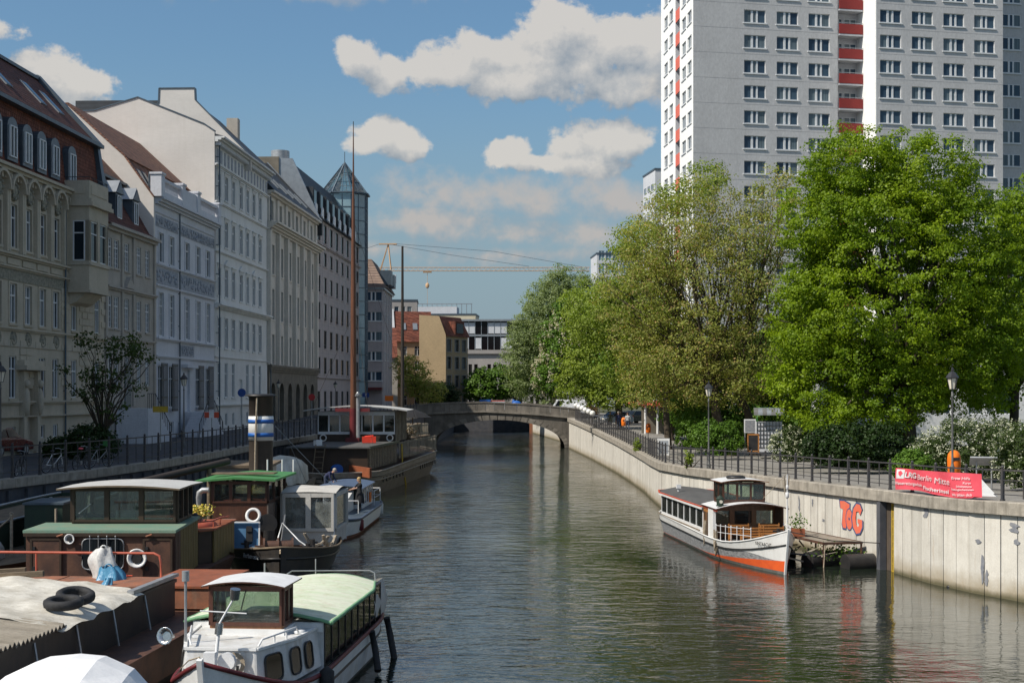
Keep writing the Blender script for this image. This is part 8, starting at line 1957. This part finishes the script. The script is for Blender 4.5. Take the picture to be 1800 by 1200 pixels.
# ------------------------------------------------------------------ vehicles
def car(name, label, cat, loc, rz, paint, L=4.1, W=1.7, H=1.45, van=False, group=None):
    t = thing(name, label, cat, loc, rz, group); w = W / 2
    if van: lo = [(0, .3), (0, .95), (.2, 1.1), (L, 1.1), (L, .3)]; fb, ft = (.9, L - .02, 1.1, w), (1.5, L - .1, H, w * .9)
    else: lo = [(0, .28), (.02, .6), (.18, .76), (L * .26, .92), (L * .96, .95), (L, .8), (L, .28)]; fb, ft = (L * .27, L * .95, .93, w * .95), (L * .45, L * .8, H, w * .76)
    MB().prism([(y - L / 2, z) for y, z in lo], -w, w).build('body', [paint], t, bevel=.06)
    def fr(a, s, k): return Vector((s * (fb[3] + (ft[3] - fb[3]) * k), (fb[0] + (ft[0] - fb[0]) * k) * (1 - a) + (fb[1] + (ft[1] - fb[1]) * k) * a - L / 2, fb[2] + (ft[2] - fb[2]) * k))
    c8 = [fr(0, -1, 0), fr(0, 1, 0), fr(1, 1, 0), fr(1, -1, 0), fr(0, -1, 1), fr(0, 1, 1), fr(1, 1, 1), fr(1, -1, 1)]
    MB().add(c8, [(0, 1, 5, 4), (1, 2, 6, 5), (2, 3, 7, 6), (3, 0, 4, 7), (4, 5, 6, 7)]).build('cabin', [paint], t, bevel=.03)
    def pane_(a, b_, c_, d_, n): MB().add([p_ + Vector(n) for p_ in (a, b_, c_, d_)], [(0, 1, 2, 3)]).build('window', ['car_glass'], t)
    for s in (-1, 1):
        for a0_, a1_ in (((.06, .24),) if van else ((.07, .48), (.53, .93))): pane_(fr(a0_, s, .12), fr(a1_, s, .12), fr(a1_, s, .85), fr(a0_, s, .85), (s * .035, 0, .012))
    pane_(fr(0, -.88, .12), fr(0, .88, .12), fr(0, .88, .88), fr(0, -.88, .88), (0, -.03, .02))
    if not van: pane_(fr(1, .85, .15), fr(1, -.85, .15), fr(1, -.85, .85), fr(1, .85, .85), (0, .03, .02))
    for s in (-1, 1):
        for y in (-L * .3, L * .3):
            wl = MB().cyl((s * (w - .16), y, .31), (s * (w + .02), y, .31), .31, n=18).build('wheel', ['rubber'], t); MB().cyl((s * (w + .0), y, .31), (s * (w + .03), y, .31), .19, n=12).build('rim', ['galvanized'], wl)
        MB().ellipsoid((s * w * .72, -L / 2 + .06, .68), .17, .08, .09, 8, 5).build('headlight', ['lamp_glass'], t); MB().box(s * w * .85 - .08, s * w * .85 + .08, L / 2 - .08, L / 2 + .01, .78, 1.0).build('tail_light', ['sign_red'], t)
    return t
p = onz(18, 802, 3.3)
car('parked_car', 'dark red hatchback parked in the shade at the left edge', 'car', (p.x - 1.0, p.y + 1.2, 3.3), R(168), 'car_red', H=1.5)
car('white_van', 'white van crossing the right end of the bridge', 'van', (6.7, 178.5, 3.85), R(-88), 'car_white', L=5.2, W=1.9, H=2.0, van=True)
car('parked_car', 'silver car parked under the dark tree near the cafe', 'car', (10.9, 152, 3.25), R(-55), 'car_silver', group='cars behind the cafe')
car('parked_car', 'dark car parked in shade beside the silver car', 'car', (13.3, 156, 3.3), R(-50), 'car_dark', group='cars behind the cafe')
for (x, y, z, sx, sz, mt, lb, nm) in ((-3.5, 184, 4.55, 1.3, 1.25, 'blue_paint', 'blue box van body passing on the bridge', 'box_truck'), (-2.0, 184.5, 4.5, 1.9, 1.2, 'far_white', 'white box body with red top edge beside the blue one on the bridge', 'box_truck')):
    o = thing(nm, lb, 'truck', (x, y, z)); MB().box(-sx / 2 * 1.1, sx / 2 * 1.1, 0, 2, 0, sz).build('cargo_box', [mt], o); MB().box(-sx / 2 * 1.1, sx / 2 * 1.1, -.02, -.001, sz - .1, sz).build('top_edge', ['trim_red' if mt != 'blue_paint' else 'blue_paint'], o)
    m = MB(); [m.cyl((xx, .3, -.05), (xx, .5, -.05), .3, n=12) for xx in (-sx * .35, sx * .35)]; m.build('wheel', ['rubber'], o)
tag(MB().ellipsoid((.55, 184, 5.1), .75, .5, .6, 9, 6).ellipsoid((.2, 184, 5.55), .2, .2, .3, 6, 4).build('tarp_bundle', ['blue_paint']), 'bright blue covered bundle standing beyond the bridge parapet', 'bundle')
# ------------------------------------------------------------------ bicycles
def bicycle(label, loc, rz, frame='black_paint', extra=None, lean=0.12):
    t = thing('bicycle', label, 'bicycle', loc, 0, 'bicycles at the left railing'); t.rotation_euler = (lean, 0, rz)
    W_ = rotm(R(90))
    for x in (-.52, .52):
        w = MB().torus((x, 0, .34), .325, .02, W_, 24, 6).build('wheel', ['rubber'], t); m = MB(); [m.cyl((x, 0, .34), (x + .31 * math.cos(a), 0, .34 + .31 * math.sin(a)), .004, n=3, cap=False) for a in np.linspace(0, 6.28, 13)]; m.torus((x, 0, .34), .3, .012, W_, 20, 4); m.build('spokes', ['galvanized'], w)
    bb, st, hd, hb = (-.08, 0, .3), (-.2, 0, .78), (.36, 0, .82), (.38, 0, .72)
    m = MB()
    for a, b_ in ((bb, st), (bb, hb), (st, hd), (bb, (-.52, 0, .34)), (st, (-.52, 0, .34)), (hd, (.52, 0, .34))): m.cyl(a, b_, .02, n=6)
    m.build('frame', [frame], t); MB().ellipsoid((-.23, 0, .92), .14, .07, .035, 8, 5).cyl(st, (-.23, 0, .9), .013, n=5).build('saddle', ['black_paint'], t)
    MB().tube([(.28, -.27, .98), (.36, -.15, 1.0), (.34, 0, .98), (.36, .15, 1.0), (.28, .27, .98)], .014, 5).cyl(hd, (.34, 0, .98), .014, n=5).build('handlebar', ['galvanized'], t)
    MB().cyl((-.08, -.03, .3), (-.08, .03, .3), .09, n=10).beam((-.08, .05, .3), (-.0, .05, .16), .02).build('crank', ['galvanized'], t)
    if extra: extra(t)
    return t
lq_ = lambda Y, dx: (left_of(Y).x + dx, Y, 3.33)
bicycle('bicycle with white frame leaning at the left railing, middle of the row', lq_(60.2, -.75), R(70), 'white_metal'); bicycle('dark bicycle partly hidden by railing posts, nearest of the row', lq_(57.6, -.8), R(95))
bicycle('bicycle with pink saddle cover, second from the far end', lq_(62.6, -.75), R(80), 'car_dark', lambda t: MB().ellipsoid((-.23, 0, .93), .16, .1, .05, 8, 5).build('saddle_cover', ['banner_red'], t)); bicycle('bicycle with green child seat at the far end of the row', lq_(64.6, -.8), R(60), 'galvanized', lambda t: MB().box(.25, .45, -.12, .12, .95, 1.2).build('child_seat', ['bright_green'], t))
# signs on the left street
for (u, Y, z, r, mt, lb, sh) in ((425, 92, 3.4, .27, 'sign_blue', 'round blue traffic sign before the pale house', 1), (282, 84, 2.6, .0, 'yellow_paint', 'flat yellow sign by the stairs of the grey-beige house', 0), (548, 128, 3.0, .3, 'sign_red', 'round red-edged sign before the dark arcade', 1), (643, 196, 3.4, .6, 'sign_blue', 'blue parking sign beyond the dwelling barge', 2), (684, 190, 3.0, .7, 'orange_bin', 'small orange notice behind the dwelling barge', 2), (372, 88, 2.2, .25, 'trim_red', 'low red and white barrier board by the white house stairs', 0)):
    p = at(u, 700, Y); o = thing('street_sign', lb, 'sign', (p.x, Y, 3.3)); MB().cyl((0, .03, 0), (0, .03, z), .03, n=6).build('post', ['galvanized'], o)
    m = MB()
    if sh == 1: m.cyl((0, 0, z), (0, -.02, z), r, n=16)
    elif sh == 2: m.box(-r * .8, r * .8, -.02, 0, z - r, z)
    else: m.box(-.45, .45, -.02, 0, z - .35, z)
    m.build('plate', [mt], o)
    if 'parking' in lb: text_obj('lettering', 'P', .5, 'sign_white', o, (0, -.03, z - .3), (R(90), 0, 0))
    if 'barrier' in lb: MB().box(-.15, .15, -.03, -.021, z - .35, z).build('white_field', ['sign_white'], o)
# ------------------------------------------------------------------ people
def person(label, loc, rz, J, cl, hair='brown_hair', hs=1.0, group=None, scale=1.0, skirt=None, long_hair=False):
    """J: joints by name; cl: clothing material for torso, arms, legs"""
    me = bpy.data.meshes.new('body'); names = ['pelvis', 'chest', 'neck', 'head', 'crown', 'sl', 'el', 'hl', 'fl', 'sr', 'er', 'hr', 'fr', 'tl', 'kl', 'al', 'ol', 'tr', 'kr', 'ar', 'or']
    E_ = [('pelvis', 'chest'), ('chest', 'neck'), ('neck', 'head'), ('head', 'crown'), ('chest', 'sl'), ('sl', 'el'), ('el', 'hl'), ('hl', 'fl'), ('chest', 'sr'), ('sr', 'er'), ('er', 'hr'), ('hr', 'fr'), ('pelvis', 'tl'), ('tl', 'kl'), ('kl', 'al'), ('al', 'ol'), ('pelvis', 'tr'), ('tr', 'kr'), ('kr', 'ar'), ('ar', 'or')]
    rad = dict(pelvis=(.145, .11), chest=(.155, .11), neck=(.052, .052), head=(.085, .1), crown=(.07, .085), sl=(.06, .06), sr=(.06, .06), el=(.042, .042), er=(.042, .042), hl=(.03, .03), hr=(.03, .03), fl=(.028, .018), fr=(.028, .018), tl=(.09, .09), tr=(.09, .09), kl=(.058, .058), kr=(.058, .058), al=(.04, .04), ar=(.04, .04), ol=(.045, .035))
    rad['or'] = (.045, .035)
    me.from_pydata([J[n] for n in names], [(names.index(a), names.index(b)) for a, b in E_], [])
    o = bpy.data.objects.new('tmp', me); col.objects.link(o)
    s = o.modifiers.new('s', 'SKIN'); s.use_smooth_shade = True
    for i, n in enumerate(names): me.skin_vertices[0].data[i].radius = rad[n]
    me.skin_vertices[0].data[0].use_root = True
    ss = o.modifiers.new('u', 'SUBSURF'); ss.levels = 2; ss.render_levels = 2
    bpy.context.view_layer.update(); m2 = bpy.data.meshes.new_from_object(o.evaluated_get(bpy.context.evaluated_depsgraph_get())); bpy.data.objects.remove(o)
    mats = ['skin', cl[0], cl[1], 'black_cloth']; m2.materials.clear(); [m2.materials.append(MATS[x]) for x in mats]
    P_ = {n: Vector(J[n]) for n in names}
    def dist(p, a, b): d = b - a; t = max(0, min(1, (p - a).dot(d) / d.length_squared)); return (p - a - d * t).length
    zone = {('pelvis', 'chest'): 1, ('chest', 'neck'): 1, ('neck', 'head'): 0, ('head', 'crown'): 0, ('chest', 'sl'): 1, ('chest', 'sr'): 1, ('sl', 'el'): 1, ('sr', 'er'): 1, ('el', 'hl'): cl[2], ('er', 'hr'): cl[2], ('hl', 'fl'): 0, ('hr', 'fr'): 0, ('al', 'ol'): 3, ('ar', 'or'): 3}
    for f in m2.polygons:
        e = min(E_, key=lambda e: dist(f.center, P_[e[0]], P_[e[1]])); f.material_index = zone.get(e, 2); f.use_smooth = True
        if e == ('chest', 'neck') and (f.center - P_['neck']).length < .07: f.material_index = 0
    t = thing('person', label, 'person', loc, rz, group); t.scale = (scale,) * 3
    b = bpy.data.objects.new('body', m2); col.objects.link(b); b.parent = t
    hd = P_['head'].lerp(P_['crown'], .5); up = (P_['crown'] - P_['head']).normalized()
    h = MB().ellipsoid(hd + Vector((0, .02, .035)), .098, .112, .105, 12, 8)
    if long_hair: h.ellipsoid(hd + Vector((0, .07, -.1)), .085, .06, .17, 10, 7)
    h.build('hair', [hair], t)
    f = MB(); fy = hd + Vector((0, -.095, -.03)); f.ellipsoid(fy + Vector((0, -.012, -.015)), .014, .02, .025, 6, 4); [f.ellipsoid(hd + Vector((s * .092, 0, -.035)), .012, .022, .03, 6, 4) for s in (-1, 1)]; f.build('nose_and_ears', ['skin'], t)
    m = MB(); [m.ellipsoid(fy + Vector((s * .034, -.0, .012)), .012, .008, .009, 6, 4) for s in (-1, 1)]; m.build('eye', ['black_paint'], t); MB().ellipsoid(fy + Vector((0, .0, -.055)), .024, .008, .007, 6, 4).build('mouth', ['maroon'], t)
    if skirt: MB().lathe([(.13, 1.0), (.19, .85), (.24, .5), (.25, .42)], n=14).build('dress', [skirt], t)
    for hn, fn, en in (('hl', 'fl', 'el'), ('hr', 'fr', 'er')):
        d = (P_[fn] - P_[en]).normalized(); side = d.cross(Vector((0, 0, 1))); side = side.normalized() if side.length > .1 else Vector((1, 0, 0)); m = MB()
        for q, (o_, l) in enumerate(((-.027, .065), (-.009, .078), (.009, .074), (.027, .06))): a = P_[fn] + side * o_; m.tube([a, a + d * l * .55, a + d * l * .9 - Vector((0, 0, .02))], .008, 5, r1=.006)
        a = P_[hn].lerp(P_[fn], .4) + side * .03; m.tube([a, a + side * .03 + d * .03, a + side * .035 + d * .055], .009, 5, r1=.007); m.build('fingers', ['skin'], t)
    return t
# the figure faces -y in its own frame
stand = dict(pelvis=(0, 0, .95), chest=(0, 0, 1.28), neck=(0, 0, 1.47), head=(0, -.02, 1.56), crown=(0, -.02, 1.68), sl=(.19, 0, 1.39), el=(.24, .02, 1.12), hl=(.24, -.06, .87), fl=(.24, -.08, .79), sr=(-.19, 0, 1.39), er=(-.24, .02, 1.12), hr=(-.24, -.06, .87), fr=(-.24, -.08, .79), tl=(.09, 0, .88), kl=(.1, -.02, .5), al=(.1, .02, .09), ol=(.11, -.13, .04), tr=(-.09, 0, .88), kr=(-.1, -.02, .5), ar=(-.1, .02, .09))
stand['or'] = (-.11, -.13, .04)
w = dict(stand); w.update(head=(0, -.05, 1.55), crown=(0, -.05, 1.67), el=(.22, -.22, 1.2), hl=(.14, -.42, 1.14), fl=(.12, -.5, 1.12), er=(-.22, -.2, 1.18), hr=(-.12, -.42, 1.12), fr=(-.1, -.5, 1.1))
person('blonde woman in long black clothes leaning on the motor boat roof edge', (-7.52, 70.2, .86), R(-62), w, ('black_cloth', 'black_cloth', 0), 'blonde', long_hair=True, scale=.97, skirt='black_cloth')
b_ = dict(stand); b_.update(pelvis=(0, .1, .92), chest=(0, -.22, 1.12), neck=(0, -.4, 1.2), head=(0, -.48, 1.24), crown=(0, -.56, 1.33), sl=(.19, -.28, 1.18), el=(.24, -.34, .9), hl=(.2, -.5, .72), fl=(.19, -.57, .68), sr=(-.19, -.28, 1.18), er=(-.24, -.34, .9), hr=(-.2, -.5, .72), fr=(-.19, -.57, .68))
person('fair-haired man in navy shirt bending over the far side of the motor boat roof', (-9.75, 74.6, 1.35), R(70), b_, ('navy_cloth', 'denim', 1), 'grey_hair')
wk = dict(stand); wk.update(kl=(.1, -.16, .5), al=(.1, -.12, .09), ol=(.11, -.26, .05), kr=(-.1, .02, .5), ar=(-.1, .22, .12)); wk['or'] = (-.11, .1, .04)
for (x, y, c1, c2, hr_, a, lb) in ((9.75, 141, 'khaki_cloth', 'khaki_cloth', 'grey_hair', 170, 'walker in khaki with pale cap, left of the three on the promenade'), (10.4, 139, 'navy_cloth', 'denim', 'grey_hair', 175, 'walker in dark blue jacket, middle of the three on the promenade'), (10.9, 134, 'white_cloth', 'denim', 'brown_hair', 190, 'walker in grey top and white bag, right of the three on the promenade')):
    person(lb, (x, y, 3.12), R(a), wk, (c1, c2, 1), hr_, group='walkers on the promenade')
sit = dict(stand)
for (x, y, z, c1, hr_, lb) in ((-8.6, 111.5, 3.22, 'red_cloth', 'brown_hair', 'person in red top on the barge terrace'), (-9.5, 112.5, 3.22, 'black_cloth', 'brown_hair', 'person in black on the barge terrace')):
    a = LD(x, y); person(lb, (x, y, z - .75), R(10), stand, (c1, 'denim', 0), hr_, group='people on the barge terrace', scale=.95)
P = rg2.normal(size=(300, 3)) * [.5, .9, .35]; c = thing('potted_shrubs', 'reddish potted shrubs on the barge terrace', 'plants', (-8.3, 108.8, 3.25)); P[:, 2] = abs(P[:, 2]) + .2
o = bpy.data.objects.new('foliage', leaves_mesh('foliage', P, rg2.normal(size=P.shape), .16, 'leaf_rust', rg2)); col.objects.link(o); o.parent = c; MB().box(-.5, .5, -.9, .9, 0, .3).build('planter', ['old_wood'], c)
m = MB().cyl((-7.9, 113, 3.2), (-7.9, 113, 5.4), .04, n=6); pr = thing('garden_umbrella', 'half-closed dark umbrella over the barge terrace', 'umbrella', (0, 0, 0)); m.build('pole', ['old_wood'], pr); MB().lathe([(1.5, 4.75), (.9, 5.1), (.05, 5.45)], (-7.9, 113, 0), 10, sm=False).build('canopy', ['black_cloth'], pr)
# ------------------------------------------------------------------ a duck-like float on the water
tag(MB().ellipsoid((15.1, 49.0, .02), .14, .09, .07, 8, 5).build('drift_wood', ['black_paint']), 'small dark float drifting at the foot of the quay wall', 'float')
